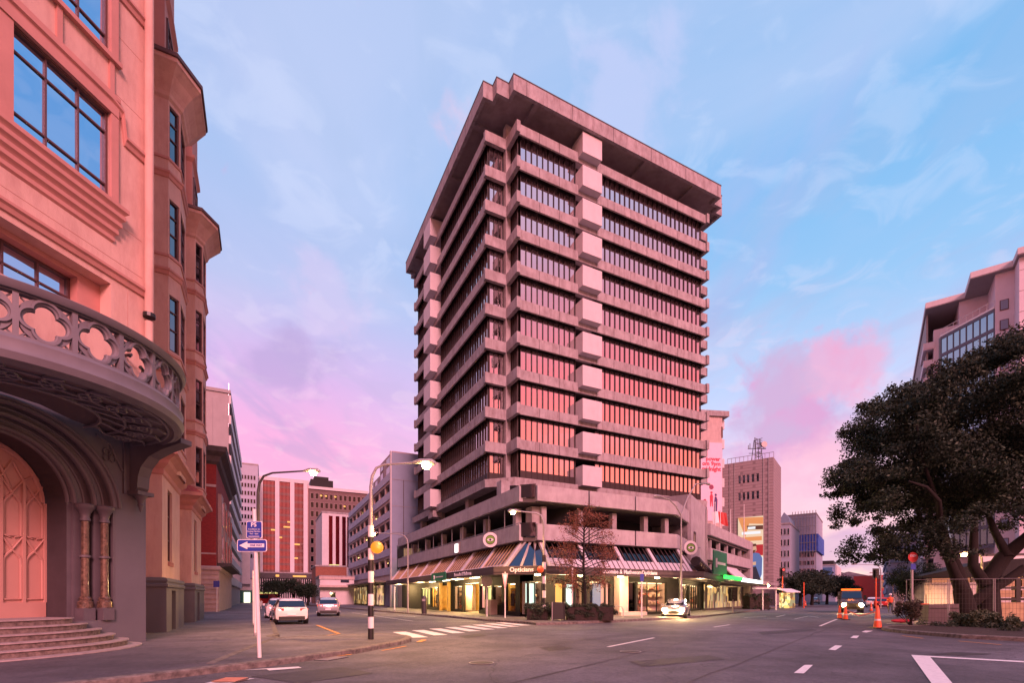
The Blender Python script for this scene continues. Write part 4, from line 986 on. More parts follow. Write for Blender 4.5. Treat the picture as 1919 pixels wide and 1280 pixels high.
for z in (11.75,16.2,20.7,25.2,29.7):
    pr = [(0,z-.22),(.06,z-.2),(.1,z-.08),(.16,z-.03),(.16,z+.05),(0,z+.1)]
    if z == 16.2:
        m.sweep([(-.75,0),(0,0),(0,1.2)], pr); m.rings([[(x,-o,zz_) for o, zz_ in pr2] for x, pr2 in ((-1.2,[(o,q+.85) for o,q in pr]),(-.85,[(o,q+.75) for o,q in pr]),(-.75,pr))])
        m.sweep([(-6.95,0),(-1.2,0)], [(o,q+.85) for o,q in pr])
    else: m.sweep([(-9.5,0),(0,0),(0,1.2)], pr)
m.build('string_course', K['pinktrim'], pb)
m = MB(F)
for z in (9.1, 12.15, 13.35, 17.4, 19.3, 21.9): m.box(-1.0 if z < 12 or z > 12.5 else -9.4, -.14, -.006, .0, z, z+.012)
for x in (-.62,): m.box(x, x+.008, -.006, 0, 7.6, 11.4)
m.build('render_joint', K['pinktrim'], pb)
m = MB(F); m.tube([(-.02,-.16,H-.2),(-.02,-.16,11.0)], .13, 12); m.tube([(-.02,-.16,10.75),(-.02,-.16,10.0),(-.1,-.16,9.75),(-.35,-.16,9.7)], .12, 12); m.build('downpipe', K['pink'], pb, smooth=True)
m = MB(F); m.tube([(-.02,-.16,11.02),(-.02,-.16,10.9)], .18, 12).mark(); m.tube([(-.75,-.05,9.3),(-.75,-.3,9.3),(-.85,-.36,9.2)], .05, 8).mark(); m.tube([(-.3,-.1,8.4),(-.3,-.25,9.0),(-.45,-.3,9.05)], .06, 6); m.build_each('wall_bracket', K['blackp'], pb)
# side street elevation
SL = 20.6
m = MB(S_); m.wall(-.0, SL, 0, H, [], 1.55, .1); m.face([(SL,1.55,0),(SL,14,0),(SL,14,H),(SL,1.55,H)]); m.face([(0,1.6,H),(SL,1.6,H),(SL,14,H),(0,14,H)]); m.build('side_wall', K['pink'], pb)
rows = [(8.5,11.0),(12.7,15.2),(17.0,19.5),(21.3,23.7)]
for bi, s0 in enumerate((6.4, 15.9)):
    path = [(s0,1.55),(s0,.3),(s0+.55,-.08),(s0+2.3,-.08),(s0+2.85,.3),(s0+2.85,1.55)]
    bay = MB(S_)
    for (p, q) in zip(path, path[1:]): 
        fr = Frame(*S_.w(p[0],p[1],0)[:2], *(np.array(S_.w(q[0],q[1],0)[:2])-np.array(S_.w(p[0],p[1],0)[:2]))); l = math.hypot(q[0]-p[0],q[1]-p[1])
        hl = [(.06,l-.06,a,b_) for a, b_ in rows] if l < .9 else ([(.1,l-.1,a,b_) for a, b_ in rows] if l > 1.5 else [])
        mm = MB(fr); mm.wall(0, l, 7.2, 25.2, hl, 0, .12); i0 = len(bay.v); bay.v += mm.v; bay.f += [[i0+a for a in f] for f in mm.f]
    bo = bay.build('bay_window', K['pink'], pb)
    for (p, q) in zip(path, path[1:]):
        fr = Frame(*S_.w(p[0],p[1],0)[:2], *(np.array(S_.w(q[0],q[1],0)[:2])-np.array(S_.w(p[0],p[1],0)[:2]))); l = math.hypot(q[0]-p[0],q[1]-p[1])
        if l < .9:
            for a, b_ in rows: window(fr, .06, l-.06, a, b_, .09, 1, (a+1.0,b_-.7), K['darkglass'], bo, name='sash')
        elif l > 1.5:
            for a, b_ in rows: window(fr, .1, l-.1, a, b_, .09, 2, (a+1.0,b_-.7), K['blueglass'], bo, name='sash')
    m = MB(S_)
    for z in (7.75,11.85,16.2,20.55):
        m.sweep(path, [(0,z-.2),(.05,z-.18),(.09,z-.05),(.14,z),(.14,z+.08),(0,z+.14)]); m.sweep(path, [(0,z+.62),(.05,z+.64),(.05,z+.74),(0,z+.76)]); m.mark()
    m.build_each('bay_moulding', K['pinktrim'], bo)
    m = MB(S_); m.sweep(path, [(0,23.85),(.1,23.95),(.14,24.1),(.25,24.3),(.5,24.65),(.75,24.9),(.82,24.95),(.82,25.15),(0,25.3)]); m.build('bay_hood', K['pink'], bo)
    m = MB(S_); m.sweep(path, [(.7,25.12),(.9,25.14),(.9,25.3),(0,25.45)]); m.build('hood_gutter', K['framedark'], bo)
    m = MB(S_); m.sweep([(s0+.1,1.55),(s0+.1,.45),(s0+2.7,.45),(s0+2.7,1.55)], [(0,25.2),(0,34.2),(-.2,34.2),(-.2,25.2)]); m.sweep([(s0+.1,1.55),(s0+.1,.45),(s0+2.7,.45),(s0+2.7,1.55)], [(0,28.6),(.15,28.8),(.15,29),(0,29.1)]); m.build('attic_storey', K['pinktrim'], bo)
    fr = Frame(*S_.w(s0+.1,.45,0)[:2], *V)
    window(fr, .4, 2.2, 26.0, 28.0, -.02, 2, (27.2,), K['blueglass'], bo, name='sash')
    # ground floor bay
    g0, g1 = (4.9, 9.7) if bi == 0 else (14.3, 19.2)
    gp_ = [(g0,1.6),(g0,.3),(g1,.3),(g1,1.6)]
    m = MB(S_); fr = S_
    m.wall(g0, g1, 2.3, 7.3, [(g0+1.3,g0+2.5,3.2,6.4)], .3, .18); m.face([(g0,.3,2.3),(g0,1.6,2.3),(g0,1.6,7.3),(g0,.3,7.3)]); m.face([(g1,.3,2.3),(g1,1.6,2.3),(g1,1.6,7.3),(g1,.3,7.3)]); go = m.build('ground_floor_bay', K['pink'], pb)
    window(S_, g0+1.3, g0+2.5, 3.2, 6.4, .44, 3, (4.2,5.3), K['darkglass'], go, name='sash')
    m = MB(S_); m.wall(g0-.12, g1+.12, 0, 2.2, [(g0+1.2,g0+2.3,.1,1.9)], .13, .5); m.face([(g0-.12,.13,0),(g0-.12,1.6,0),(g0-.12,1.6,2.2),(g0-.12,.13,2.2)]); m.face([(g1+.12,.13,0),(g1+.12,1.6,0),(g1+.12,1.6,2.2),(g1+.12,.13,2.2)])
    m.sweep([(g0-.1,1.6),(g0-.1,.15),(g1+.1,.15),(g1+.1,1.6)], [(0,2.0),(.08,2.05),(.08,2.15),(.02,2.2),(.06,2.3),(.02,2.42),(-.15,2.45),(-.15,2.0)]); m.build('plinth', K['greypaint'], go)
    m = MB(S_); m.box(g0+1.2,g0+2.3,.6,.63,.1,1.9); m.build('basement_door', K['blackp'], go)
    m = MB(S_); m.sweep(gp_, [(0,6.75),(.06,6.8),(.06,7.0),(.25,7.2),(.3,7.35),(.5,7.5),(.62,7.55),(.62,7.75),(0,7.8)]); m.build('cornice', K['pinktrim'], go)
    m = MB(S_); zr = 7.76; m.rings([[(g0-.6,1.6,zr),(g0-.6,-.3,zr),(g1+.6,-.3,zr),(g1+.6,1.6,zr)],[(g0+.5,1.6,8.6),(g0+.5,.9,8.6),(g1-.5,.9,8.6),(g1-.5,1.6,8.6)]], closed=False); m.build('tiled_roof', mat('red_roof_tile', (.36,.07,.06), .8, var=.5, scale=14), go)
    m = MB(S_)
    for k in range(4): m.box(g0+1.35+k*.32, g0+1.45+k*.32, .22, .3, 3.0, 3.18).mark()
    m.build_each('sill_dentil', K['pinktrim'], go)
# ---------------------------------------------------------------- other buildings
def bld(name, label, fr, loc=None): return thing(name, label, 'building', fr.w(0,0,0))
def grid_windows(fr, x0, x1, z0, z1, nx, nz, wfrac, hfrac, y, parent, gm, fm, group_rows=True, frame=.06):
    """a row of windows per storey, set in a thin frame"""
    dx, dz = (x1-x0)/nx, (z1-z0)/nz
    for j in range(nz):
        f = MB(fr); g = MB(fr)
        for i in range(nx):
            a = x0+dx*(i+.5-wfrac/2); b_ = a+dx*wfrac; c = z0+dz*(j+.5-hfrac/2); d = c+dz*hfrac
            f.box(a-frame, b_+frame, y-.08, y-.02, c-frame, c); f.box(a-frame, b_+frame, y-.08, y-.02, d, d+frame); f.box(a-frame, a, y-.08, y-.02, c, d); f.box(b_, b_+frame, y-.08, y-.02, c, d)
            g.face([(a,y-.03,c),(b_,y-.03,c),(b_,y-.03,d),(a,y-.03,d)])
        fo = f.build('window_row', fm, parent); g.build('pane', gm, fo)
# red brick building beyond the salmon one
fb_ = Frame(*S_.w(38.5,.85,0)[:2], *V); rb = bld('brick_building', 'dark red brick building on a cream stone base with a heavy dark cornice', fb_)
m = MB(fb_); m.box(0,22,0,14,4.6,15.6); m.build('wall', K['redbrick'], rb)
m = MB(fb_); m.box(-.25,22.2,-.25,14,0,4.6); m.sweep([(-.3,12),(-.3,-.3),(22.3,-.3)], [(0,4.3),(.12,4.45),(.12,4.7),(0,4.8)]); 
for k in range(8): m.box(-.33,-.25,-.2,13,.45+k*.5,.5+k*.5)
m.build('stone_base', K['stone'], rb)
m = MB(fb_); m.box(-.02,.0,0,13,6,6.15); m.box(-.06,.0,0,13,12.9,13.15); m.build('stone_band', K['stone'], rb)
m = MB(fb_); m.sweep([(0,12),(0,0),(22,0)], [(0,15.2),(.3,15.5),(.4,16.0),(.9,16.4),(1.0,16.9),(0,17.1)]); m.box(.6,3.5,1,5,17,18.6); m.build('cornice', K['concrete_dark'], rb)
m = MB(fb_)
for k in range(4): m.box(2+k*5.2,4.6+k*5.2,-.35,0,4.8,12.6)
m.build('stone_bay', K['stone'], rb)
m = MB(fb_)
for k in range(4):
    for z in (5.6,9.3): m.box(2.4+k*5.2,4.2+k*5.2,-.4,-.34,z,z+2.5)
m.build('bay_window', K['darkglass'], rb)
m = MB(fb_); m.xprism([(0,4.7),(-1.3,4.9),(-1.3,5.2),(0,5.2)], 1, 21); m.build('balcony', K['concrete_dark'], rb)
# tall pale grey building behind
fg = Frame(*S_.w(67,1.35,0)[:2], *V); gb_ = bld('grey_office_block', 'tall plain grey office block with white horizontal bands, rising behind the red brick building', fg)
m = MB(fg); m.box(0,42,0,16,0,33); m.build('wall', K['greywall'], gb_)
m = MB(fg)
for k in range(10): m.box(0.1,42,-.35,-.02,3.6+k*3.1,4.9+k*3.1)
m.build('spandrel_band', K['panel'], gb_)
m = MB(fg); m.box(-.06,0,2.1,2.25,10,32); m.box(-.2,42.2,-.3,16,33,33.5); m.build('parapet', K['greywall'], gb_)
m = MB(fg)
for k in range(10): m.box(0.1,42,-.05,-.01,4.9+k*3.1,6.7+k*3.1)
m.build('window_band', K['darkglass'], gb_)
# far cluster closing the side street
def frontal(px0, px1, y, ztop_, name, label, m_, skew=0.0, z0=0, depth=14):
    skew = .505 if abs(skew) < .3 else skew
    x0 = X(px0, y); r1 = (px1-960)/920; s = (r1*y-x0)/(1-r1*skew); fr = Frame(x0, y, 1, skew); t_ = bld(name, label, fr); w = s*math.hypot(1, skew)
    b_ = MB(fr); b_.box(0, w, 0, depth, z0, ztop_); b_.build('wall', m_, t_); b_ = MB(fr); b_.box(-.12, w+.12, -.12, depth+.1, ztop_, ztop_+.35); b_.build('parapet_coping', K['concrete'], t_); return fr, t_, w
yA = 135
fr, t_, w = frontal(440, 484, yA, Z(868,yA), 'lilac_tower', 'pale lilac tower with rounded rooftop plant closing the side street beside the glass tower', K['lilac'], .1)
grid_windows(fr, 1.5, w-.5, 12, Z(885,yA), 5, 11, .6, .5, 0, t_, K['slopeglass'], K['lilac'])
m = MB(fr); m.box(0,w*.9,1,8,Z(868,yA),Z(880,yA)+1.2)
for a in (.25,.55,.8): m.lathe(*fr.w(w*a,3,0)[:2], [(1.3,Z(868,yA)),(1.3,Z(862,yA)),(.9,Z(858,yA)),(0,Z(858,yA))], 12)
m.build('roof_plant', K['lilac'], t_)
yW = 118; fr, t_, w = frontal(444, 474, yW, Z(1090,yW)+.5, 'glass_entrance_building', 'low pale building with green glazed shopfront and a lit doorway', K['panel'], .05, depth=6)
m = MB(fr); m.box(0,w,-.3,0,.3,3.3); m.build('green_shopfront', mat('teal_panel', (.02,.16,.12), .4), t_)
m = MB(fr); m.box(w*.45,w*.85,-.4,-.3,.3,2.8); m.build('lit_doorway', emit('lit_door', (1,.95,.7), 1.6), t_)
m = MB(fr); m.box(w*.3,w*.85,-1.4,0,4.8,Z(985,yW)); m.build('white_pier', K['panel'], t_)
yB = 150
fr, t_, w = frontal(459, 578, yB, Z(893,yB), 'curtain_wall_tower', 'dark glass tower with broad white vertical piers and red sunset reflections', K['black'], -.04)
zt = Z(893,yB); zb = Z(1083,yB)
m = MB(fr)
for px in (489,520,548,573): x = fr.at_px(px); m.box(x-.62,x+.62,-.9,.3,zb,zt+.4)
m.box(-.2,w+.2,-.5,.3,zt-.6,zt+.5); m.build('white_pier', K['panel'], t_)
sg = glossy('sunset_tinted_glass', (.135,.028,.04), .12, wav=.2)  # red of the sunset reflection is put into the glass tint
m = MB(fr); m.face([(0,-.02,zb),(w,-.02,zb),(w,-.02,zt),(0,-.02,zt)]); m.build('curtain_glass', sg, t_)
m = MB(fr)
for i in range(48): x = w*i/47; m.box(x-.05,x+.05,-.25,0,zb,zt)
m.build('mullion', K['pinktrim'], t_)
m = MB(fr)
for j in range(14): z = zb+(zt-zb)*j/14; m.box(0,w,-.12,0,z-.38,z+.38)
m.build('spandrel', mat('rust_spandrel', (.05,.014,.014), .6), t_)
m = MB(fr)
for (a, z, l) in ((.40,Z(992,yB),1.6),(.50,Z(1006,yB),1.4),(.66,Z(975,yB),2),(.74,Z(1018,yB),2.2),(.72,Z(1045,yB),2),(.6,Z(985,yB),3)): m.box(w*a,w*a+l,-.3,-.26,z,z+.45)
m.build('lit_ceiling', K['orangelit'], t_)
fr2, t2, w2 = frontal(484, 640, 146, Z(1074,146), 'long_colonnade_building', 'long low dark building with thin white vertical fins at the foot of the glass tower', K['black'], 0.0, depth=6)
m = MB(fr2)
for i in range(40): x = w2*i/39; m.box(x-.1,x+.1,-.5,-.05,0,Z(1085,146))
m.build('vertical_fin', K['panel'], t2)
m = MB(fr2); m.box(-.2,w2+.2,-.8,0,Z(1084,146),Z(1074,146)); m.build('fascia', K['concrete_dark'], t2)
m = MB(fr2); m.box(w2*.2,w2*.24,-.9,-.82,Z(1081,146),Z(1077,146)).mark(); m.box(w2*.40,w2*.56,-.9,-.82,Z(1081,146),Z(1078,146)); m.build_each('lit_window', K['orangelit'], t2)
yC = 195; fr, t_, w = frontal(576, 690, yC, Z(912,yC), 'brown_grid_tower', 'brown concrete office tower with a square window grid and stepped dark top', mat('brown_concrete', (.14,.09,.09), .8), -.12)
grid_windows(fr, 1, w-1, 8, Z(920,yC), 12, 10, .62, .6, 0, t_, K['slopeglass'], K['stone'])
m = MB(fr); m.box(w*.06,w*.42,1,9,Z(912,yC),Z(896,yC)); m.box(w*.12,w*.35,2,9,Z(896,yC),Z(889,yC)); m.build('roof_plant', K['black'], t_)
m = MB(fr); m.sweep([(0,0),(w,0)], [(0,Z(916,yC)),(.6,Z(916,yC)),(.6,Z(911,yC)),(0,Z(911,yC))]); m.build('roof_edge', K['panel'], t_)
m = MB(fr)
for (i, j) in ((2,9),(3,9),(5,9),(7,8),(2,7),(3,6),(2,5)): x = 1+(w-2)*(i+.5)/12; z = 8+(Z(920,yC)-8)*(j+.5)/10; m.box(x-.7,x+.1,-.12,-.1,z,z+.6)
m.build('lit_window', K['orangelit'], t_)
yD = 118; fr, t_, w = frontal(604, 657, yD, Z(961,yD), 'striped_block', 'narrow block of broad white vertical stripes between deep red glass', K['panel'], 0.12, depth=16)
rg = glossy('red_glass', (.26,.03,.04), .15); m = MB(fr)
for a in (.30,.54,.77,.95): m.box(w*a-w*.065,w*a+w*.065,-.12,-.02,Z(1062,yD),Z(966,yD))
m.build('red_window_strip', rg, t_); m = MB(fr); m.box(w*.25,w*.6,-.2,-.13,Z(1062,yD),Z(1058,yD)); m.build('lit_strip', K['yellit'], t_)
yE_ = 112; fr, t_, w = frontal(592, 650, yE_, Z(1062,yE_), 'low_brown_building', 'low rust brown building stepped below the striped block', mat('rust_wall', (.25,.09,.06), .8), .1, depth=10)
fr, t_, w = frontal(600, 664, 98, Z(1082,98), 'white_corner_shop', 'small white two storey building with flat parapet closing the side street', K['panel'], .12, depth=9)
m = MB(fr); m.box(-.3,w+.3,-1.6,0,3.6,4.0); m.box(-.15,w+.1,-.2,0,Z(1086,98),Z(1082,98)+.1); m.build('verandah', K['stone'], t_)
m = MB(fr); m.box(w*.3,w*.45,-.06,-.01,.2,2.6); m.box(w*.6,w*.85,-.06,-.01,4.6,5.6); m.build('dark_opening', K['darkglass'], t_)
# car park building on the right of the side street
fc = Frame(3.6-.4512*49, 31.8+.8924*49, -.4512, .8924); FCx = Frame(*fc.w(43,0,0)[:2], .4512,-.8924)  # outward (street) = -y of FCx
K['lilacpanel'] = mat('lilac_balustrade', (.44,.43,.54), .7)
cp = thing('car_park_building', 'seven storey car park with pale balustrades and a blank blue grey end wall', 'building', fc.w(0,0,0))
Lc = 43; m = MB(FCx); m.box(Lc-.6,Lc-.02,.0,24,0,24); m.box(0,Lc-14,6,23.9,0,20.8); m.box(Lc-14,Lc-.6,6,23.9,0,23.9); m.box(0,.5,0,6,0,20.8); m.build('end_wall', K['bluegrey'], cp)
for k in range(6):
    z = 5.2+k*2.95
    m = MB(FCx)
    for q in range(9): m.box(q*4.71+.05,(q+1)*4.71-.05,-.05,.1,z,z+1.15)
    m.build('balustrade', K['lilacpanel'], cp)
    m = MB(FCx); m.box(0,Lc-.1,.1,6,z-.4,z); m.build('deck', K['stone'], cp)
m = MB(FCx)
for q in range(10): m.box(q*4.71-.2,q*4.71+.2,.12,.5,0,19.9)
m.box(0,Lc,-.1,.3,4.2,4.8); m.build('column', K['stone'], cp)
m = MB(FCx); m.box(Lc-.75,Lc-.1,-.15,.02,0,24.2); m.build('edge_pier', K['panel'], cp)
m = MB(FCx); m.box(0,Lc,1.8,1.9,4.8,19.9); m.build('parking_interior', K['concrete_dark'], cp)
for (q, k) in ((7,0),(6,1),(4,2),(5,3),(3,2),(2,4),(1,1)):
    b_ = MB(FCx); b_.box(q*4.7+1.5,q*4.7+2.6,1.0,1.2,7.3+k*2.95,7.4+k*2.95); b_.build('parking_light', K['deck_lamp'], cp)
m = MB(FCx); m.box(Lc-10,Lc-.78,.3,5.9,20.9,24.4); m.box(Lc-17,Lc-10,.5,5.9,20.9,22.8); m.build('stair_tower', mat('pink_concrete', (.42,.30,.31), .8), cp)
m = MB(FCx)
for z in (21.4,22.9): m.box(Lc-9,Lc-7,.2,.3,z,z+1.0); m.box(Lc-4.6,Lc-1.8,.2,.3,z,z+1.0)
m.box(Lc-14.5,Lc-12.5,.4,.5,21.4,22.3)
m.build('stair_window', K['darkglass'], cp)
m = MB(FCx)
for (a, b_) in ((3,9),(10,15),(17,21),(24,29),(31,36)): m.box(a,b_,.15,.3,.3,3.6)
m.build('shop_window', K['wideshop'], cp)
m = MB(FCx); m.box(0,Lc,-2.5,.1,3.9,4.15); m.build('verandah', K['canopy'], cp)
m = MB(FCx); m.box(37,42,.12,.3,.2,3.8); m.build('roller_door', K['bluegrey'], cp)
fe2 = Frame(*fc.w(0,0,0)[:2], *U)   # the end wall seen from the street corner
m = MB(fe2)
for z in (7.5,11.6,15.7,19.8): m.box(0,24,-.04,-.005,z,z+.05)
m.build('wall_joint', K['greywall'], cp)
ms = thing('wall_mural', 'dark patterned mural panel low on the blue grey end wall', 'mural', fe2.w(5,-.1,5))
m = MB(fe2); m.box(.8,12,-.3,-.05,5.0,9.6); m.build('panel', shopmat('mural_emission', [(.02,.02,.02),(.10,.09,.09),(.03,.03,.04),(.2,.18,.18),(.01,.01,.01)], .15, 1.1), ms)  # pattern is faint emission, so the panel glows though it is no lamp
m = MB(fe2); m.box(1.8,5,-.36,-.3,7.5,9.2); m.build('bright_square', mat('mural_green', (.3,.36,.18), .6), ms)
lt = thing('boundary_wall', 'plain tan boundary wall beside the shops under the mural', 'wall', (-15,62,0))
fx = Frame(*T.w(-5.2,29.6,0)[:2], -.1,1); fq = Frame(*FL.w(-7.5,1.4,0)[:2], .4512,-.8924)
m = MB(fq); m.box(-7,7.2,0,.3,0,4.3); m.build('wall_panel', K['stone'], lt); m = MB(fq); m.box(-7,7.2,-.02,.32,4.3,4.5); m.build('coping', K['concrete'], lt)
# two storey wing along the main street
fW = Frame(22.4, 55.4, *W); wg = thing('parking_wing', 'lower two level concrete wing with panelled parapets, beyond the stair shaft', 'building', fW.w(0,0,0))
for (z0, z1) in ((5.85,7.2),(8.65,9.95)):
    m = MB(fW)
    for i in range(8):
        m.xprism([(0,z1),(0,z0+.06),(.05,z0),(.35,z0+.02),(.35,z1)], i*2.85+.012, (i+1)*2.85-.012)
    m.build('parapet', K['concrete_light'], wg)
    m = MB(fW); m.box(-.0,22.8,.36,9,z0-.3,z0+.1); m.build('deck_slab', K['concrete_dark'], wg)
m = MB(fW); m.box(22.2,24.5,.1,9,0,9.95); m.box(-.6,0.02,.4,2.5,4,11.4)
for a in np.arange(2,22,4): m.box(a,a+.4,.5,.9,3.5,8.6)
m.build('end_pier', K['concrete'], wg)
m = MB(fW); m.box(0,22.2,4,9,0,9.6); m.build('inner_wall', K['black'], wg)
m = MB(fW); m.wall(0,22.2,0,3.6,[(1,20.5,.3,3.1)],.6,.2); m.build('shop_wall', K['concrete_dark'], wg)
m = MB(fW)
for i in range(14): m.box(1+i*1.5-.05,1+i*1.5+.05,.66,.70,.3,3.1)
fo = m.build('shop_window', K['stone'], wg); m = MB(fW); m.box(1,20.5,.95,1.0,.3,3.1); m.build('display', K['wideshop'], fo)
m = MB(fW); m.box(-2,27,-2.9,.3,3.35,3.75); m.build('canopy', K['concrete'], wg)
m = MB(fW); m.box(1.5,13.5,-3.1,-2.92,3.35,3.75); m.build('lit_fascia', K['litwhite'], wg)
m = MB(fW); m.box(-6.5,1.3,-3.1,-2.92,3.45,3.8); m.build('green_lit_strip', K['greenlit'], wg)
m = MB(fW); m.xprism([(.2,5.5),(-1.3,4.0),(-1.1,4.0),(.4,5.5)], 7, 14); m.build('sloped_glazing', K['panel'], wg)
b_ = MB(fW); b_.box(18.5,19.2,-3.0,-2.9,3.1,3.3); b_.build('canopy_lamp', K['lamp_y'], wg)
bn = thing('green_banner', 'green hanging banner sign with a small white emblem, above the green neon strip', 'banner', fW.w(1.8,-1.5,4))
a_, b2 = fW.at_px(1336,-2.4), fW.at_px(1361,-2.4); m = MB(fW); m.box(a_,b2,-2.5,-2.4,3.85,6.15); m.build('banner_board', K['green'], bn); m = MB(fW); m.tube([(a_+.8,-2.52,5.4),(a_+.8,-2.52,4.5)],.12,6); m.box(a_+1.3,b2-.8,-2.54,-2.5,4.85,5.1); m.build('emblem', K['signtext'], bn)
m = MB(fW); m.tube([(a_,-2.45,6.2),(b2,-2.45,6.2)], .05, 6); m.build('top_rail', K['white'], bn)
# covered escalator tube
et = thing('escalator_tube', 'sloping grey ribbed escalator enclosure running down from the eye emblem to the green banner', 'escalator', (20,50,3))
p0 = (X(1304,45.8), 45.8, Z(1052,45.8)); p1 = (X(1343,50.5), 50.5, Z(1094,50.5)); m = MB(); 
for k in range(15):
    t0, t1 = k/15, (k+.82)/15; q0 = [p0[i]+(p1[i]-p0[i])*t0 for i in range(3)]; q1 = [p0[i]+(p1[i]-p0[i])*t1 for i in range(3)]; m.tube([q0,q1], .5, 8)
m.build('enclosure', K['canopy'], et)
m = MB(); m.tube([p0,p1], .45, 8); m.build('inner_tube', K['concrete_dark'], et)
# flagpoles on the wing
for i, (px, lab, yy_) in enumerate(((1347,'white flagpole nearest the tower on the roof of the wing',58),(1357,'white flagpole carrying a red and cream flag on the wing roof',60),(1376,'bare white flagpole in the middle of the wing roof',64),(1401,'short bare white flagpole by the lit poster',70))):
    z0 = 9.9; x_ = X(px, yy_)+.0; fp = thing('flagpole', lab, 'flagpole', (x_,yy_+1,z0), 'flagpoles on the wing roof'); m = MB(); top = Z((940,955,955,945)[i], yy_)
    m.tube([(x_,yy_+1,z0-.4),(x_,yy_+1,top)], [.07,.04], 8); m.build('pole', K['white'], fp)
    m = MB(); m.lathe(x_,yy_+1,[(0,top),(.08,top+.03),(.08,top+.1),(0,top+.14)],8); m.build('finial', K['white'], fp)
    if i == 1:
        for (a, b__, mm) in ((0,.75,K['signtext']),(.75,1.9,K['red'])):
            m = MB(); R = []
            for s in np.linspace(a, b__, 5): R.append([(x_-1.2+s+.1, yy_+1-.15*sin(s*3), top-.2-.25*s*0+.1*sin(s*2)),(x_-1.2+s+.3, yy_+1-.15*sin(s*3+.4), top-1.7+.2*sin(s*2.5))])
            m.rings(R, closed=False); m.build('flag', mm, fp)
# white slab building with the poster
yP = 84; frp = Frame(X(1296,yP), yP+2.0, .95,.13); wt = thing('white_slab_building', 'tall pale concrete building carrying a pink poster, behind the wing flagpoles', 'building', frp.w(0,0,0))
wpx = lambda px: frp.at_px(px, 0); hh = Z(778,86)
m = MB(frp); m.box(0,wpx(1354),0,14,0,hh); m.build('wall', K['stone'], wt)
m = MB(frp); m.box(-.3,wpx(1365),-.4,13,Z(778,86),Z(768,86)); m.build('roof_slab', K['concrete'], wt)
m = MB(frp)
for z in range(0,9): m.box(wpx(1354),wpx(1364),1,5,4+z*3.1*1.12,5.6+z*3.1*1.12)
m.build('side_balcony', K['panel'], wt)
m = MB(frp); m.box(wpx(1352),wpx(1355),-.05,-.01,Z(818,86),Z(797,86)); m.build('slot_window', K['darkglass'], wt)
po = thing('pink_poster', 'tall pink wall poster reading power 9pm midnight above small printed figures', 'poster', frp.w(2,-.2,Z(976,86)))
a_, b2 = wpx(1306), wpx(1353); m = MB(frp); m.box(a_,b2,-.12,-.03,Z(976,86),Z(828,86)); m.build('panel', mat('poster_pink', (.74,.50,.62), .6, var=.05), po)
mg = mat('poster_magenta', (.45,.02,.06), .6)
text_mesh('poster_text', 'power', 1.02, frp, wpx(1336), -.14, Z(859,86), mg, po, bold=.03); text_mesh('poster_text', 'om 9pm', 1.02, frp, wpx(1333), -.14, Z(868,86), mg, po, bold=.03); text_mesh('poster_text', 'midnight', 1.02, frp, wpx(1333), -.14, Z(878,86), mg, po, bold=.03)
m = MB(frp)
def fig(m_, x, z, h, lean=0): m_.lathe  # tiny flat printed figures
for (px, py, h) in ((1333,935,2.6),(1321,945,1.6)):
    x = wpx(px); z = Z(py,86)
    m.yprism([(x-.25,z-h*.5),(x-.1,z-h*.5),(x,z-.1),(x+.1,z-h*.5),(x+.25,z-h*.5),(x+.3,z+h*.2),(x+.15,z+h*.35),(x-.15,z+h*.35),(x-.3,z+h*.2)], -.15,-.13); m.yprism([(x+.22*cos(a),z+h*.45+.22*sin(a)) for a in [k*pi/5 for k in range(10)]], -.15,-.13)
m.build('printed_figure', mg, po)
m = MB(frp); x = wpx(1341); z = Z(940,86); m.yprism([(x-.35,z-1.7),(x+.25,z-1.7),(x+.35,z+.4),(x+.1,z+1.0),(x-.2,z+.9),(x-.3,z)], -.15,-.13); m.yprism([(x+.22*cos(a),z+1.25+.24*sin(a)) for a in [k*pi/5 for k in range(10)]], -.15,-.13); m.build('printed_figure', mat('poster_navy', (.05,.02,.12), .6), po)
m = MB(frp); x = wpx(1333); z = Z(912,86); m.yprism([(x+.42*cos(a),z+.42*sin(a)) for a in [k*pi/8 for k in range(16)]], -.16,-.13); x = wpx(1316); m.yprism([(x-1,z-3.2),(x+.9,z-2.6),(x+.4,z-2.2),(x-.7,z-2.7)], -.16,-.13); m.build('printed_shape', mat('poster_dark', (.22,.02,.08), .6), po)
# brown tiled building
yQ = 90; fQ = Frame(47.9-.804*8.9*1.0, 89.2+.594*8.9*1.0, *N)
bt = thing('brown_tiled_building', 'brown tiled building with ten narrow windows in two rows and a rooftop antenna', 'building', fQ.w(0,0,0))
wq = lambda px: fQ.at_px(px, 0); zq = Z(857,89.5); hol = []
for px in (1386,1394,1402,1411,1420):
    for (a, b_) in ((900,885),(933,918)):
        hol.append((wq(px)-.2, wq(px)+.25, Z(a,90), Z(b_,90)))
m = MB(fQ); m.wall(wq(1350),wq(1450),0,zq,hol,0,.4); x1 = wq(1450); m.face([(x1,0,0),(x1,9,0),(x1,9,zq),(x1,0,zq)]); m.face([(wq(1350),0,zq),(x1,0,zq),(x1,9,zq),(wq(1350),9,zq)]); m.build('wall', K['brownpanel'], bt)
for h_ in hol: m = MB(fQ); m.box(h_[0],h_[1],.3,.35,h_[2],h_[3]); m.build('window', K['darkglass'], bt)
m = MB(fQ)
for px in (1368,1377,1431,1441): m.box(wq(px)-.06,wq(px)+.06,-.08,-.01,8,zq)
m.build('vertical_joint', K['greywall'], bt)
m = MB(fQ); m.tube([(wq(1363),.3,zq+1.0),(x1,.3,zq+1.0)],.05,5)
for i in range(12): x = wq(1363)+(x1-wq(1363))*i/11; m.tube([(x,.3,zq),(x,.3,zq+1)],.04,5)
m.build('roof_rail', K['galv'], bt)
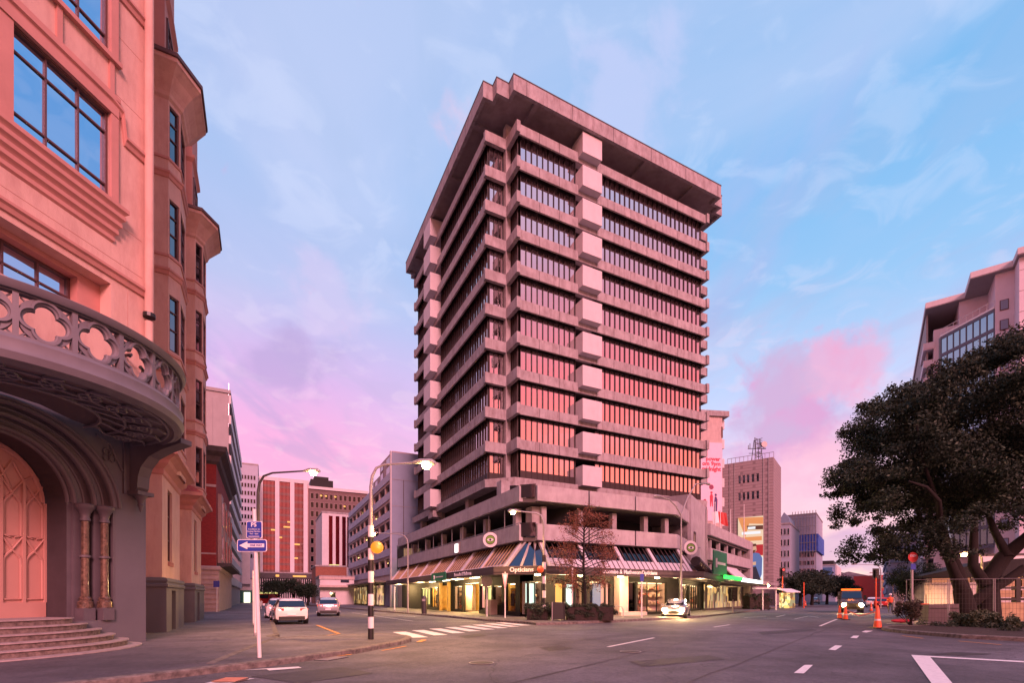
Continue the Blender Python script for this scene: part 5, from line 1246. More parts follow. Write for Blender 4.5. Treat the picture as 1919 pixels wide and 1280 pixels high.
an = thing('antenna_mast', 'lattice antenna mast with a dish on the brown tiled building', 'antenna', (X(1419,92),92,zq)); cx_ = X(1419,92); m = MB()
for (dx, dy) in ((-.7,-.7),(.7,-.7),(.7,.7),(-.7,.7)): m.tube([(cx_+dx,92+dy,zq),(cx_+dx*.5,92+dy*.5,zq+4)], .07, 5)
for k in range(5): z = zq+.8*k+.4; m.tube([(cx_-.7,91.4,z),(cx_+.7,91.4,z+.5)], .05, 5); m.tube([(cx_+.7,91.4,z),(cx_-.7,91.4,z+.5)], .05, 5)
for (dx, h_) in ((-1.3,2.2),(-.4,4.4),(.5,3.2),(1.2,2.8),(-1.6,1.5),(1.5,1.6)): m.tube([(cx_+dx,92,zq+2.2),(cx_+dx,92,zq+2.2+h_*.5)], .06, 5)
m.tube([(cx_-1.7,92,zq+2.3),(cx_+1.7,92,zq+2.3)],.07,5); m.tube([(cx_-1.5,92,zq+1.4),(cx_+1.5,92,zq+1.4)],.06,5); m.build('mast', K['darkpole'], an)
m = MB(); m.yprism([(cx_+1+.55*cos(a),zq+2.9+.55*sin(a)) for a in [k*pi/8 for k in range(16)]], 91.2, 91.5); m.build('dish', K['galv'], an)
# illuminated poster
lp = thing('lit_poster', 'large illuminated poster of a bearded person in a blue jacket in a wooden shop', 'poster', fQ.w(2,-.3,Z(1090,88)))
a_, b2 = wq(1384), wq(1431); zt_, zb_ = Z(963,88), Z(1094,88)
pm = {n_: emit('poster_'+n_, c_, s_*.72) for n_, c_, s_ in (('wood',(1,.36,.12),.9),('pale',(1,.72,.5),1.0),('white_',(.95,.95,1),1.1),('blue',(.16,.26,.62),.7),('darkb',(.03,.04,.08),.5),('red_',(.8,.03,.04),.7),('skin',(1,.55,.36),.8),('brown',(.2,.06,.03),.6))}
m = MB(fQ); m.box(a_,b2,-.2,-.05,zb_,zt_); m.build('light_box', pm['pale'], lp)
px_ = lambda u_: a_+(b2-a_)*u_; pz_ = lambda v_: zt_-(zt_-zb_)*v_
def pp(name, pts, mm, d=.02): m_ = MB(fQ); m_.yprism([(px_(a),pz_(b)) for a, b in pts], -.2-d, -.2); m_.build(name, pm[mm], lp)
pp('printed_ceiling', [(.0,.0),(1,.02),(1,.12),(.45,.1),(.3,.3)], 'wood'); pp('printed_beam', [(.35,.13),(1,.14),(1,.2),(.4,.19)], 'brown', .03)
pp('printed_sign', [(.4,.15),(.7,.15),(.7,.185),(.4,.185)], 'white_', .05); pp('printed_letters', [(.15,.22),(.9,.22),(.9,.26),(.15,.26)], 'white_', .03); pp('printed_shelf', [(.1,.3),(.95,.3),(.95,.36),(.1,.36)], 'wood')
pp('printed_background', [(.5,.42),(1,.42),(1,.58),(.5,.58)], 'red_'); pp('printed_jacket', [(.48,.56),(.62,.53),(.85,.55),(.97,.62),(.95,.86),(.8,.99),(.5,.99),(.46,.75)], 'blue', .03); pp('printed_trousers', [(.46,.76),(.72,.74),(.95,.99),(.5,1)], 'darkb', .04)
pp('printed_face', [(.52,.44),(.72,.43),(.75,.5),(.66,.54),(.55,.53)], 'skin', .04); pp('printed_beard', [(.55,.505),(.72,.495),(.66,.545),(.58,.54)], 'brown', .05); pp('printed_hair', [(.5,.45),(.55,.405),(.72,.405),(.75,.44)], 'brown', .05); pp('printed_hands', [(.5,.68),(.72,.67),(.72,.72),(.5,.73)], 'skin', .05); pp('printed_apron', [(.8,.62),(1,.6),(1,.98),(.9,.9)], 'white_', .02)
# grey gothic building, scaffolded tower, low white building
y_ = 105; fr, t_, w = frontal(1452, 1481, y_, Z(985,y_), 'grey_gabled_building', 'narrow pale grey building with arched gable next to the brown tiled building', K['lilac'], -.739, depth=16)
m = MB(fr); m.yprism([(w*.3,Z(985,y_)),(w*1.02,Z(985,y_)),(w*.9,Z(972,y_)),(w*.62,Z(962,y_)),(w*.4,Z(972,y_))], 0, 9); m.build('gable', K['bluegrey'], t_)
grid_windows(fr, w*.35, w, 5, Z(988,y_), 3, 5, .5, .55, 0, t_, K['darkglass'], K['panel'])
y_ = 150; fr, t_, w = frontal(1476, 1530, y_, Z(968,y_), 'scaffolded_building', 'office block wrapped in blue scaffold netting with pink balconies below', K['lilac'], -.739, depth=22)
grid_windows(fr, w*.1, w*.95, 6, Z(1035,y_), 6, 4, .7, .5, 0, t_, K['darkglass'], K['pinktrim'])
m = MB(fr); m.box(w*.2,w*1.0,-1.0,-.3,Z(1036,y_),Z(1005,y_)); m.box(w,w+.6,-1,20,Z(1036,y_),Z(1005,y_)); m.build('blue_netting', mat('blue_netting', (.035,.09,.42), .7, var=.4, scale=1.2), t_)
m = MB(fr)
for i in range(9): x = w*.2+w*.8*i/8; m.tube([(x,-1.1,4),(x,-1.1,Z(962,y_))], .09, 5)
for z in (Z(1036,y_),Z(1020,y_),Z(1005,y_),Z(990,y_),Z(975,y_)): m.tube([(w*.2,-1.1,z),(w,-1.1,z)],.09,5)
m.build('scaffold_pole', K['galv'], t_)
y_ = 190; fr, t_, w = frontal(1490, 1566, y_, Z(1062,y_), 'white_low_office', 'long low white office with a dark flat roof behind the street trees', K['bluegrey'], -.739, depth=30)
m = MB(fr); m.box(w*.3,w*.95,2,16,Z(1062,y_),Z(1053,y_)); m.build('roof_storey', K['black'], t_); m = MB(fr); m.box(w*.35,w*.98,-.2,-.02,Z(1080,y_),Z(1066,y_)); m.build('window_band', K['blueglass'], t_); m = MB(fr); m.box(w,w+.5,0,28,0,Z(1062,y_)); m.build('end_wall', K['panel'], t_)
# right hand: building behind the trees, shed, hotel
fr = Frame(X(1662,120), 120, *W); fz = Frame(*fr.w(0,0,0)[:2], -.594,-.804)
t_ = thing('balconied_block', 'pale grey balconied block seen edge-on beyond the small round tree', 'building', fr.w(0,0,0))
m = MB(fr); m.box(-12,45,-14,0,0,Z(1003,112)); m.build('wall', K['lilac'], t_)
m = MB(fr)
for k in range(7): m.box(-12,45,-.0,.3,2.5+k*2.3,3.6+k*2.3)
for k in range(7): m.box(-12.3,-12,-13,-.5,2.5+k*2.3,3.6+k*2.3)
m.build('balcony_band', K['bluegrey'], t_)
for (px, yy_, h_, w_, nm, lab, mm) in ((1650,175,Z(1078,175),3,'far_rust_building','small rust red building far along the kerb beyond the road works',K['redbrick']),(1560,260,Z(1085,260),11,'far_pink_block','low pink block at the foot of the hill beyond the trees',K['stone']),(1600,300,Z(1098,300),22,'far_white_block','low white building at the foot of the hill above the truck',K['panel'])):
    m = MB(Frame(X(px,yy_),yy_,1,.1)); t_ = thing(nm, lab, 'building', (X(px,yy_),yy_,0)); m.box(0,w_,0,12,0,h_); m.build('wall', mm, t_); m = MB(Frame(X(px,yy_),yy_,1,.1)); m.box(w_*.1,w_*.9,-.1,-.02,h_*.5,h_*.8); m.build('window_band', K['darkglass'], t_)
fK = Frame(71.6, 85, *N); ho = thing('hotel_tower', 'pale pink high rise hotel with stepped flying roof and a glazed corner bay', 'building', (71.6,85,0))
HR = 51.7
m = MB(fK); m.box(4.4,8.2,.6,12,0,HR-.15); m.box(7.9,11.2,-5.5,12,0,HR-.14); m.box(10.0,30,-8.6,12,0,HR-.13); m.build('wall', K['hotel'], ho)
m = MB(fK); m.box(1.2,5.2,1.6,38,0,HR-3.5); m.build('rear_wall', K['hotel'], ho)
RP = [(0,38),(0,0),(5.0,0),(5.0,-6.3),(9.7,-6.3),(9.7,-9.5),(34,-9.5),(34,38)]
m = MB(fK); m.prism(RP, HR, HR+.9); m.build('flying_roof', K['panel'], ho)
m = MB(fK); m.prism([(a+.05*(1 if a < 20 else -1),b_+.05) for a, b_ in RP], HR-.12, HR-.01); m.build('roof_soffit', K['greywall'], ho)
m = MB(fK); m.box(.25,.5,2.5,37,HR-46,HR-.1); m.build('street_screen', K['greywall'], ho)
gz0 = 10; m = MB(fK); GB_ = [(1.6,2.5),(2.1,.8),(7.85,-5.2),(7.85,2.5)]
m.prism(GB_, gz0, HR-5.2); m.build('glazed_bay', glossy('teal_glass', (.30,.48,.50), .06, wav=.2), ho)
m = MB(fK); P_, Q_ = (2.1,.8), (7.85,-5.2); fr = Frame(*fK.w(*P_,0)[:2], *(np.array(fK.w(*Q_,0)[:2])-np.array(fK.w(*P_,0)[:2]))); l = 8.3
m = MB(fr)
for i in range(9): m.box(l*i/8-.07,l*i/8+.07,-.08,0,gz0,HR-5.2)
for k in range(13): z = HR-5.2-k*3.05; m.box(0,l,-.1,0,z-.55,z)
m.build('curtain_frame', mat('slate_frame', (.10,.10,.14), .5), ho)
m = MB(fr); m.box(0,l,-.05,.0,HR-14,HR-12.0) if False else m.box(l*.5,l*.63,-.06,-.01,HR-5.2-3*3.05+.3,HR-5.2-2*3.05-.7); m.build('lit_window', K['orangelit'], ho)
m = MB(fr); 
for i in range(9): m.tube([(l*i/8,-.02,HR-5.2),(l*i/8,-.02,HR-4.0)], .04, 5)
m.tube([(0,-.02,HR-4),(l,-.02,HR-4)], .05, 5); m.box(-.1,l+.1,-.15,.4,HR-5.3,HR-5.0); m.build('terrace_rail', K['white'], ho)
for k in range(13):
    z = HR-4.4-k*3.05; m = MB(fK); m.box(8.4,9.4,-5.58,-5.5,z-1.6,z) 
    fo = m.build('window', K['framedark'], ho); m = MB(fK); m.box(8.5,9.3,-5.64,-5.58,z-1.48,z-.12); m.build('pane', K['bluegrey'], fo)
for k in range(13):
    z = HR-6.5-k*3.05; m = MB(fK); m.box(-.2,1.3,1.5,9,z-.2,z); m.box(-.2,-.12,1.5,9,z,z+1.0); m.box(-.2,1.3,1.45,1.53,z,z+1.0); m.build('balcony', K['hotel'], ho)
m = MB(fK)
for k in range(16): z = HR-2-k*3.05; m.box(10.0,30,-8.64,-8.6,z-.03,z)
m.build('wall_joint', K['greywall'], ho)
# ---------------------------------------------------------------- street furniture
def pole_lamp(loc, h, reach, ang, label, cat='street lamp', banded=False, polem=None, lit=True, group='street lamps', second=None, r0=.09, name='street_lamp'):
    """tapered pole with a swept arm; ang = heading of the arm"""
    t_ = thing(name, label, cat, loc, group); x, y = loc[0], loc[1]; polem = polem or K['galv']; dx, dy = cos(ang), sin(ang)
    m = MB(); P_ = [(x,y,.0),(x,y,h*.5),(x,y,h*.86)]
    if second is None: P_ += [(x+dx*reach*.03,y+dy*reach*.03,h*.92),(x+dx*reach*.12,y+dy*reach*.12,h*.965),(x+dx*reach*.3,y+dy*reach*.3,h*.985),(x+dx*reach,y+dy*reach,h)]
    n_ = len(P_); m.tube(P_, [r0*(1-.55*k/(n_-1)) for k in range(n_)], 12); m.build('pole', polem, t_, smooth=True)
    arms = [(dx,dy,reach,h)] 
    if second: 
        arms = [(dx,dy,reach,h),(second[0],second[1],second[2],second[3])]
        for (ax, ay, rr, hh) in arms: m = MB(); m.tube([(x,y,h*.86),(x+ax*rr*.25,y+ay*rr*.25,h*.86+(hh-h*.86)*.5),(x+ax*rr*.6,y+ay*rr*.6,hh*.985),(x+ax*rr,y+ay*rr,hh)], [.06,.055,.05,.04], 8); m.build('arm', polem, t_)
    for (ax, ay, rr, hh) in arms:
        q = (x+ax*rr, y+ay*rr, hh); m = MB(); m.tube([(q[0]-ax*.1,q[1]-ay*.1,hh),(q[0]+ax*.15,q[1]+ay*.15,hh+.04),(q[0]+ax*.55,q[1]+ay*.55,hh+.02),(q[0]+ax*.7,q[1]+ay*.7,hh-.02)], [.05,.10,.12,.05], 8); hd = m.build('lamp_head', K['galv'], t_, smooth=True)
        if lit:
            m = MB(); m.lathe(q[0]+ax*.36,q[1]+ay*.36,[(0,hh-.24),(.1,hh-.21),(.16,hh-.12),(.16,hh-.06),(0,hh-.04)],12); m.build('lamp_lens', K['lamp_y'], hd, smooth=True)
            spot((q[0]+ax*.36,q[1]+ay*.36,hh-.28), 2200)
    return t_
def bands(t_, x, y, z0, z1, n, r):
    for k in range(n):
        za = z0+(z1-z0)*k/n; zb_ = z0+(z1-z0)*(k+1)/n; m = MB(); m.lathe(x,y,[(r,za),(r,zb_)],16); m.build('painted_band', K['blackp'] if k%2 == 0 else K['white'], t_, smooth=True)
def globe(t_, x, y, z, r, m_, ax, ay):
    m = MB(); m.lathe(x+ax, y+ay, [(0.001,z-r)]+[(r*cos(a),z+r*sin(a)) for a in [(-.5+.1*k)*pi for k in range(1,10)]]+[(0.001,z+r)],20); m.build('beacon_globe', m_, t_, smooth=True)
    m = MB(); m.tube([(x,y,z-.05),(x+ax*.6,y+ay*.6,z-.02)], .035, 6); m.build('globe_bracket', K['blackp'], t_)
bp_ = G(695.5,1206); zb0 = .13
t_ = pole_lamp((bp_[0],bp_[1],.12), Z(868,bp_[1])+.05, 1.55, radians(4), 'black and white banded crossing beacon pole with a glowing orange globe and lamp arm', 'beacon pole', lit=True, group=None, r0=.07, name='crossing_beacon')
bands(t_, bp_[0], bp_[1], .12, 4.1, 10, .1); globe(t_, bp_[0], bp_[1], Z(1027,bp_[1]), .215, K['globe'], .25, -.12)
point((bp_[0]+.6,bp_[1]-.5,3.3), 25, (1,.4,.08), .2)
yb_ = 33.0; bx_ = X(1020,yb_)
t2 = pole_lamp((bx_,yb_,.13), Z(962,yb_)+.1, 1.75, radians(186), 'black and white banded crossing beacon pole with a dull red globe, beside the hedge', 'beacon pole', lit=True, group=None, r0=.1, name='crossing_beacon')
bands(t2, bx_, yb_, .13, Z(985,yb_)-2.0, 9, .125); globe(t2, bx_, yb_, Z(1068,yb_), .235, K['globe2'], -.24, -.1)
yl_ = 24.0; pole_lamp((X(484,yl_),yl_,.13), Z(882,yl_), 2.3, radians(2), 'tall black street lamp with long lit arm standing behind the blue parking sign', polem=K['darkpole'], r0=.085)
yl_ = 48; pole_lamp((X(765,yl_),yl_,.13), Z(1001,yl_)+.1, 3.0, radians(180), 'grey street lamp with a low curved arm in front of the tan boundary wall', polem=K['galv'], r0=.09)
yl_ = 39.5; pole_lamp((X(1277,yl_),yl_,.13), Z(935,yl_), 2.0, atan2(-.4,-1.0), 'tall double armed grey street lamp in front of the stair shaft, unlit', second=(.85,.5,2.9,Z(899,yl_)), lit=False, r0=.11)
for i, (px, y_, py) in enumerate(((1637,70,1058),(1660,88,1074),(1661,105,1084),(1655,130,1092))):
    pole_lamp((X(px+14,y_),y_,.13), Z(py,y_), 3.4, radians(178), ('nearest','second','third','farthest')[i]+' of the row of thin unlit street lamps beyond the road works', lit=False, group='thin street lamps on the right', r0=.08)
ylt = 31; tl = pole_lamp((X(1826,ylt)+.5,ylt,.13), Z(1041,ylt)+.15, .8, radians(180), 'glowing street lamp seen between the branches of the big tree', r0=.08)
# sign poles on the left
signf = Frame(X(476,12.3), 12.3, 1, -.04)
def post(x, y, h, lean=0.0, r=.035, m_=None, base=.12):
    m = MB(); m.tube([(x,y,base),(x+lean,y,h)], r, 10); return m
sx0, sy0 = G(487,1243)
ps = thing('parking_sign', 'white leaning sign post with a blue parking sign above a blue one way arrow sign', 'sign', (sx0,sy0,.12))
post(sx0, sy0, 3.75, -.13, .045).build('post', K['white'], ps, smooth=True)
def plate(fr, x0, x1, z0, z1, y, r=.04, th=.012):
    P_ = []
    for (cx_, cz_, a0) in ((x1-r,z1-r,0),(x0+r,z1-r,pi/2),(x0+r,z0+r,pi),(x1-r,z0+r,3*pi/2)): P_ += [(cx_+r*cos(a0+k*pi/8), cz_+r*sin(a0+k*pi/8)) for k in range(5)]
    m = MB(fr); m.yprism(P_, y, y+th); return m
fs_ = Frame(sx0-.12, sy0-.06, 1, .02)
q = lambda px: (px-478.5)/920*sy0
plate(fs_, q(465.5), q(495), Z(1010,sy0), Z(978,sy0), 0).build('sign_border', K['signtext'], ps); bs_ = plate(fs_, q(466.8), q(493.7), Z(1009,sy0), Z(979,sy0), -.012); so2 = bs_.build('parking_plate', K['bluesign'], ps)
text_mesh('sign_text', 'P5', .14, fs_, q(480), -.02, Z(985,sy0), K['signtext'], so2, depth=.003, bold=.003)
for k, s_ in enumerate(('Conditions on','Parking Machine','7am - 6pm')): text_mesh('sign_text', s_, .048, fs_, q(480.3), -.02, Z(993+k*4.3,sy0), K['signtext'], so2, depth=.003)
m = MB(fs_); m.box(q(470),q(490),-.018,-.012,Z(1007,sy0),Z(1006,sy0)); m.build('sign_arrow', K['signtext'], so2)
plate(fs_, q(448.5), q(503.5), Z(1035,sy0), Z(1012,sy0), 0, .05).build('sign_border', K['signtext'], ps); b2_ = plate(fs_, q(450.2), q(502), Z(1033.8,sy0), Z(1013.2,sy0), -.012, .04).build('one_way_plate', K['bluesign'], ps)
zc_ = Z(1023.3,sy0); m = MB(fs_); m.yprism([(q(453),zc_),(q(468),zc_+.095),(q(468),zc_+.045),(q(499),zc_+.045),(q(499),zc_-.045),(q(468),zc_-.045),(q(468),zc_-.095)], -.018, -.012); m.build('arrow', K['signtext'], b2_)
text_mesh('sign_text', 'ONE WAY', .062, fs_, q(484), -.022, zc_, K['bluesign'], b2_, depth=.003, bold=.002)
for (px, py, h_, lab) in ((475.5,1177,3.0,'thin white pole behind the parking sign, farther of the pair'),(479,1198,3.1,'thin white pole close behind the parking sign post')):
    x_, y_ = G(px, py); t_ = thing('sign_pole', lab, 'pole', (x_,y_,.12), 'plain white poles behind the parking sign'); post(x_, y_, h_, -.02, .04).build('post', K['white'], t_, smooth=True)
    m = MB(); m.lathe(x_,y_,[(.06,.12),(.06,.2),(.04,.24)],10); m.build('base_collar', K['galv'], t_)
def small_sign(px, pybase, y_, ztop, zlow, wd_, label, colm, shape='rect', cat='sign', extra=None):
    x_ = X(px,y_); t_ = thing('street_sign', label, cat, (x_,y_,.13)); post(x_, y_, ztop+.1, 0, .045).build('post', K['white'], t_, smooth=True); fr = Frame(x_, y_-.08, 1, 0)
    if shape == 'rect': plate(fr,-wd_/2,wd_/2,zlow,ztop,0).build('plate', colm, t_)
    elif shape == 'round':
        zc = (ztop+zlow)/2; m = MB(fr); m.yprism([(wd_/2*cos(a),zc+wd_/2*sin(a)) for a in [k*pi/12 for k in range(24)]],0,.015); m.build('plate', colm, t_)
    elif shape == 'tri':
        m = MB(fr); m.yprism([(-wd_/2,ztop),(wd_/2,ztop),(.04,zlow),(-.04,zlow)],0,.015); m.build('plate', colm, t_); m = MB(fr); m.yprism([(-wd_*.3,ztop-.1),(wd_*.3,ztop-.1),(0,zlow+.35)],-.012,-.002); m.build('plate_centre', K['signtext'], t_)
    return t_
small_sign(407,1150,49,Z(1089,49),Z(1101,49),.62,'small blue parking sign on a thin post in front of the brick building',K['bluesign'])
small_sign(913,1155,37.5,Z(1079,37.5),Z(1100,37.5),.85,'grey back of a round sign on a post in front of the lit lobby',K['galv'],'round')
small_sign(947,1163,34.8,Z(1075,34.8),Z(1103,34.8),.42,'narrow give way triangle sign on a white post at the tower corner',mat('pale_red_sign', (.62,.33,.36), .5),'tri')
small_sign(1073,1150,32.3,Z(1063,32.3),Z(1080,32.3),.10,'thin white pole rising out of the hedge beside the rusty tree',K['white'])
small_sign(1203,1163,35.2,Z(1076,35.2),Z(1090,35.2),.26,'slim sign post with a small dark parking disc in front of the tiled pillar',K['bluesign'])
small_sign(490,1141,62,Z(1129,62)+.1,Z(1138,62),.5,'small white give way sign seen beyond the parked white cars',K['white'],'tri')
x_, y_ = X(740,52), 52; t_ = thing('sign_pole', 'thin tall white pole at the left end of the tan boundary wall', 'pole', (x_,y_,.13)); post(x_,y_,Z(1100,52),0,.06).build('post', K['white'], t_); m = MB(); m.lathe(x_,y_,[(.1,.13),(.1,.25),(.06,.3)],8); m.build('base_collar', K['galv'], t_)
# bins, bollard, post
x_, y_ = X(795.5,44), 44; t_ = thing('litter_bin', 'narrow dark litter bin on the footpath in front of the yellow lit shop windows', 'bin', (x_,y_,.13)); m = MB(); m.lathe(x_,y_,[(0,.13),(.24,.13),(.26,1.5),(.2,1.7),(0,1.75)],12); m.build('body', K['darkpole'], t_); m = MB(); m.box(x_-.15,x_+.15,y_-.28,y_-.24,1.25,1.45); m.build('slot', K['galv'], t_)
x_, y_ = X(1047,31.2), 31.2; t_ = thing('control_cabinet', 'black street cabinet set in the hedge beside the banded beacon pole', 'cabinet', (x_,y_,.13)); m = MB(); m.box(x_-.35,x_+.35,y_-.25,y_+.25,.2,1.25); m.box(x_-.38,x_+.38,y_-.28,y_+.28,1.25,1.3); m.build('body', K['blackp'], t_); m = MB(); m.tube([(x_-.42,y_-.3,.13),(x_-.42,y_-.3,1.3)],.04,8); m.build('guard_post', K['galv'], t_); m = MB(); m.tube([(x_+.36,y_-.3,.13),(x_+.36,y_-.3,1.2)],.03,8); m.build('guard_post', K['darkpole'], t_)
# bike stand hoops, cafe table glimpses
x_, y_ = X(1158,35.5), 35.5; t_ = thing('cycle_hoop', 'thin metal cycle hoop in front of the tiled pillar', 'bike rack', (x_,y_,.13)); m = MB(); m.tube([(x_-.4,y_,.13),(x_-.4,y_,.7),(x_-.3,y_,.9),(x_,y_,.98),(x_+.3,y_,.9),(x_+.4,y_,.7),(x_+.4,y_,.13)],.03,8); m.build('hoop', K['galv'], t_); m = MB(); m.box(x_-.5,x_+.5,y_-.06,y_+.06,.13,.15); m.build('foot_plate', K['galv'], t_)
# traffic signals
def signal(px, y_, zt_, label, polem, lit, side=False):
    x_ = X(px,y_); t_ = thing('traffic_light', label, 'traffic light', (x_,y_,.13), 'traffic lights'); post(x_,y_,zt_-.2,0,.07).build('pole', polem, t_)
    m = MB(); m.box(x_-.2,x_+.2,y_-.25,y_,zt_-1.0,zt_); hd = m.build('signal_head', K['blackp'], t_); m = MB(); m.box(x_-.42,x_+.42,y_+.0,y_+.03,zt_-1.15,zt_+.15); m.build('backboard', K['blackp'], t_)
    for k in range(3):
        z = zt_-.18-.32*k; m = MB(); m.yprism([(x_+.11*cos(a),z+.11*sin(a)) for a in [j*pi/6 for j in range(12)]], y_-.27,y_-.25); m.build('lens', K['redlit'] if (k == 0 and lit) else K['darkpole'], hd)
        m = MB(); m.box(x_-.13,x_+.13,y_-.42,y_-.25,z+.11,z+.13); m.build('visor', K['blackp'], hd)
    return t_
signal(1467,68,Z(1066,68),'traffic light on a tall orange pole beside the grey gabled building, red lamp lit',K['orange'],True)
signal(1374,45,Z(1112,45)+.4,'low grey traffic light standing in front of the lit canopy shop',K['galv'],False)
signal(1642,62,Z(1068,62),'traffic light behind the orange truck on the right, showing its dark back',K['orange'],False)
for (px, y_, lab) in ((1430,56,'slim white bus shelter frame at the left kerb beyond the canopy'),):
    x_ = X(px,y_); t_ = thing('bus_shelter', lab, 'shelter', (x_,y_,.13)); m = MB()
    for dx in (0,1.5): m.tube([(x_+dx,y_,.13),(x_+dx,y_,2.6)],.07,8).mark()
    m.build_each('post', K['white'], t_); m = MB(); m.box(x_-1.0,x_+1.9,y_-.4,y_+.4,2.55,2.68); m.build('roof', K['white'], t_)
# barrier and glow of the road works on the left kerb
x_, y_ = X(1482,66), 66; t_ = thing('market_kiosk', 'small yellow lit kiosk with a pale awning under the street trees', 'kiosk', (x_,y_,.13)); m = MB(); m.box(x_-.7,x_+.6,y_,y_+1.5,.13,2.2); m.build('stall', K['shopdim'], t_); m = MB(); m.xprism([(-.6+y_,2.35),(y_+1.6,2.8),(y_+1.6,2.7),(-.6+y_,2.25)],x_-.9,x_+1.0); m.build('awning', K['signtext'], t_); m = MB(); m.tube([(x_+1.5,y_-.5,.13),(x_+1.5,y_-.5,3.6)],.06,6); m.build('orange_post', K['orange'], t_)
# road cones
def make_cone(name, label, loc, h=.9, group='road cones'):
    t_ = thing(name, label, 'cone', (0,0,0), group); m = MB(); m.box(-.24,.24,-.24,.24,0,.05); m.build('base', K['blackp'], t_)
    m = MB(); m.lathe(0,0,[(.19,.05),(.12,h*.5),(.06,h),(.04,h+.02),(0,h+.02)],16); m.build('cone_body', K['orange'], t_, smooth=True)
    m = MB(); m.lathe(0,0,[(.147,h*.34),(.110,h*.54)],16); m.lathe(0,0,[(.093,h*.68),(.071,h*.86)],16); m.build('reflective_band', mat('reflective_white', (.6,.5,.5), .4), t_)
    t_.location = loc; return t_
c_ = G(1645,1178); big = make_cone('road_cone', 'tall dirty red road cone nearest the camera by the traffic island', (c_[0],c_[1],.0), 1.15)
for i, (px, py, lab) in enumerate(((1574,1160,'road cone in front of the truck, left of a close pair'),(1585,1162,'road cone in front of the truck, right of a close pair'),(1633,1146,'road cone between the truck and the worker'),(1611,1147,'road cone half hidden under the right headlamp of the truck'),(1482,1139,'small road cone at the left kerb by the kiosk'),(1510,1136,'small farther road cone near the left kerb trees'))):
    c_ = G(px, py); dup(big, (c_[0], c_[1], 0), random.random(), lab).scale = (.85,.85,.85)
m = MB(); p_, q_ = G(1588,1163), G(1640,1176); m.tube([(p_[0],p_[1],.7),((p_[0]+q_[0])/2,(p_[1]+q_[1])/2,.45),(q_[0],q_[1],.8)],.025,6); tag(m.build('barrier_tape', K['orange']), 'orange barrier tape slung between the road cones', 'tape')
# stop sign with blue plate by the island
y_ = 26.5; x_ = X(1709,y_); t_ = thing('stop_sign', 'round red sign with white word above a small blue plate on a grey post', 'sign', (x_+.02,y_,.14)); post(x_+.02,y_,Z(1040,y_),0,.06,base=.14).build('post', K['galv'], t_, smooth=True); fr = Frame(x_,y_-.1,1,0)
m = MB(fr); zc = Z(1045,y_); m.yprism([(.27*cos(a),zc+.27*sin(a)) for a in [k*pi/14 for k in range(28)]],0,.02); p_ = m.build('red_disc', K['red'], t_); text_mesh('sign_text','STOP',.14,fr,0,-.01,zc+.07,K['signtext'],p_,depth=.003,bold=.003)
m = MB(fr); m.box(-.12,.14,-.0,.02,Z(1068,y_),Z(1057,y_)); m.build('blue_plate', K['bluesign'], t_)
# bus stop style post removed; site hoarding, fence, building site on the right
yh = 30.5
def wp(px, y_): return X(px, y_)
fl = thing('site_fence', 'temporary wire mesh site fence with tubular frame behind the traffic island', 'fence', (20,27.5,0))
def fence_run(x0, x1, y0, y1, z0, z1, n):
    fr = Frame(x0, y0, x1-x0, y1-y0); l = math.hypot(x1-x0, y1-y0)
    for k in range(n):
        a, b_ = l*k/n+.03, l*(k+1)/n-.03; m = MB(fr); m.tube([(a,0,z0),(a,0,z1),(b_,0,z1),(b_,0,z0),(a,0,z0)],.025,6); f_ = m.build('frame', K['galv'], fl)
        m = MB(fr); q_ = int((b_-a)/.13)
        for i in range(1,q_): x = a+(b_-a)*i/q_; m.box(x-.004,x+.004,-.004,.004,z0,z1)
        for i in range(1,9): z = z0+(z1-z0)*i/9; m.box(a,b_,-.004,.004,z-.004,z+.004)
        m.build('wire_mesh', K['darkpole'], f_)
fence_run(wp(1698,26.8), wp(1919,23.8)+3, 26.8, 23.4, .25, 2.55, 4)
gbk = thing('concrete_block_barrier', 'low dark grey concrete barrier block between the fence and the big tree', 'barrier', (wp(1765,27.8),27.8,0)); m = MB(Frame(wp(1739,27.9),27.9,1,-.06)); m.yprism([(0,.05),(1.75,.05),(1.7,1.22),(.08,1.18)],0,.7); m.build('block', K['canopy'], gbk); m = MB(Frame(wp(1739,27.9),27.9,1,-.06)); m.box(.1,1.7,-.03,.0,.95,1.0); m.build('lifting_groove', K['blackp'], gbk)
hd_ = thing('corrugated_hoarding', 'pink lit corrugated hoarding wall under the dark roof behind the fence', 'hoarding', (wp(1760,33),33,0)); fr = Frame(wp(1733,34),34,1,-.03); m = MB(fr); R = []
for i in range(61): R.append([(i*.075, .05*(i%2), .3),(i*.075,.05*(i%2),2.5+.0*i)])
m.rings(R, closed=False); m.build('sheeting', K['panel'], hd_); m = MB(fr); m.box(0,4.5,-.08,.0,2.5,2.62); m.build('top_rail', K['galv'], hd_)
sh_ = thing('site_building', 'low site building with a dark sloping roof and long clerestory windows behind the big tree', 'building', (wp(1760,36),36,0)); fr = Frame(wp(1740,36),36,.96,-.28)
m = MB(fr); m.box(0,26,0,3,.1,3.2); m.build('wall', K['panel'], sh_); m = MB(fr); m.yprism([(-.8,3.15),(3.6,4.2),(9,4.5),(14,3.2),(14,3.1),(-.8,3.0)],-1.0,3.5); m.build('dark_roof', K['black'], sh_)
m = MB(fr)
for i in range(5): m.box(.2+i*1.35,1.3+i*1.35,-.06,-.01,2.5,3.05)
m.build('clerestory_window', K['darkglass'], sh_)
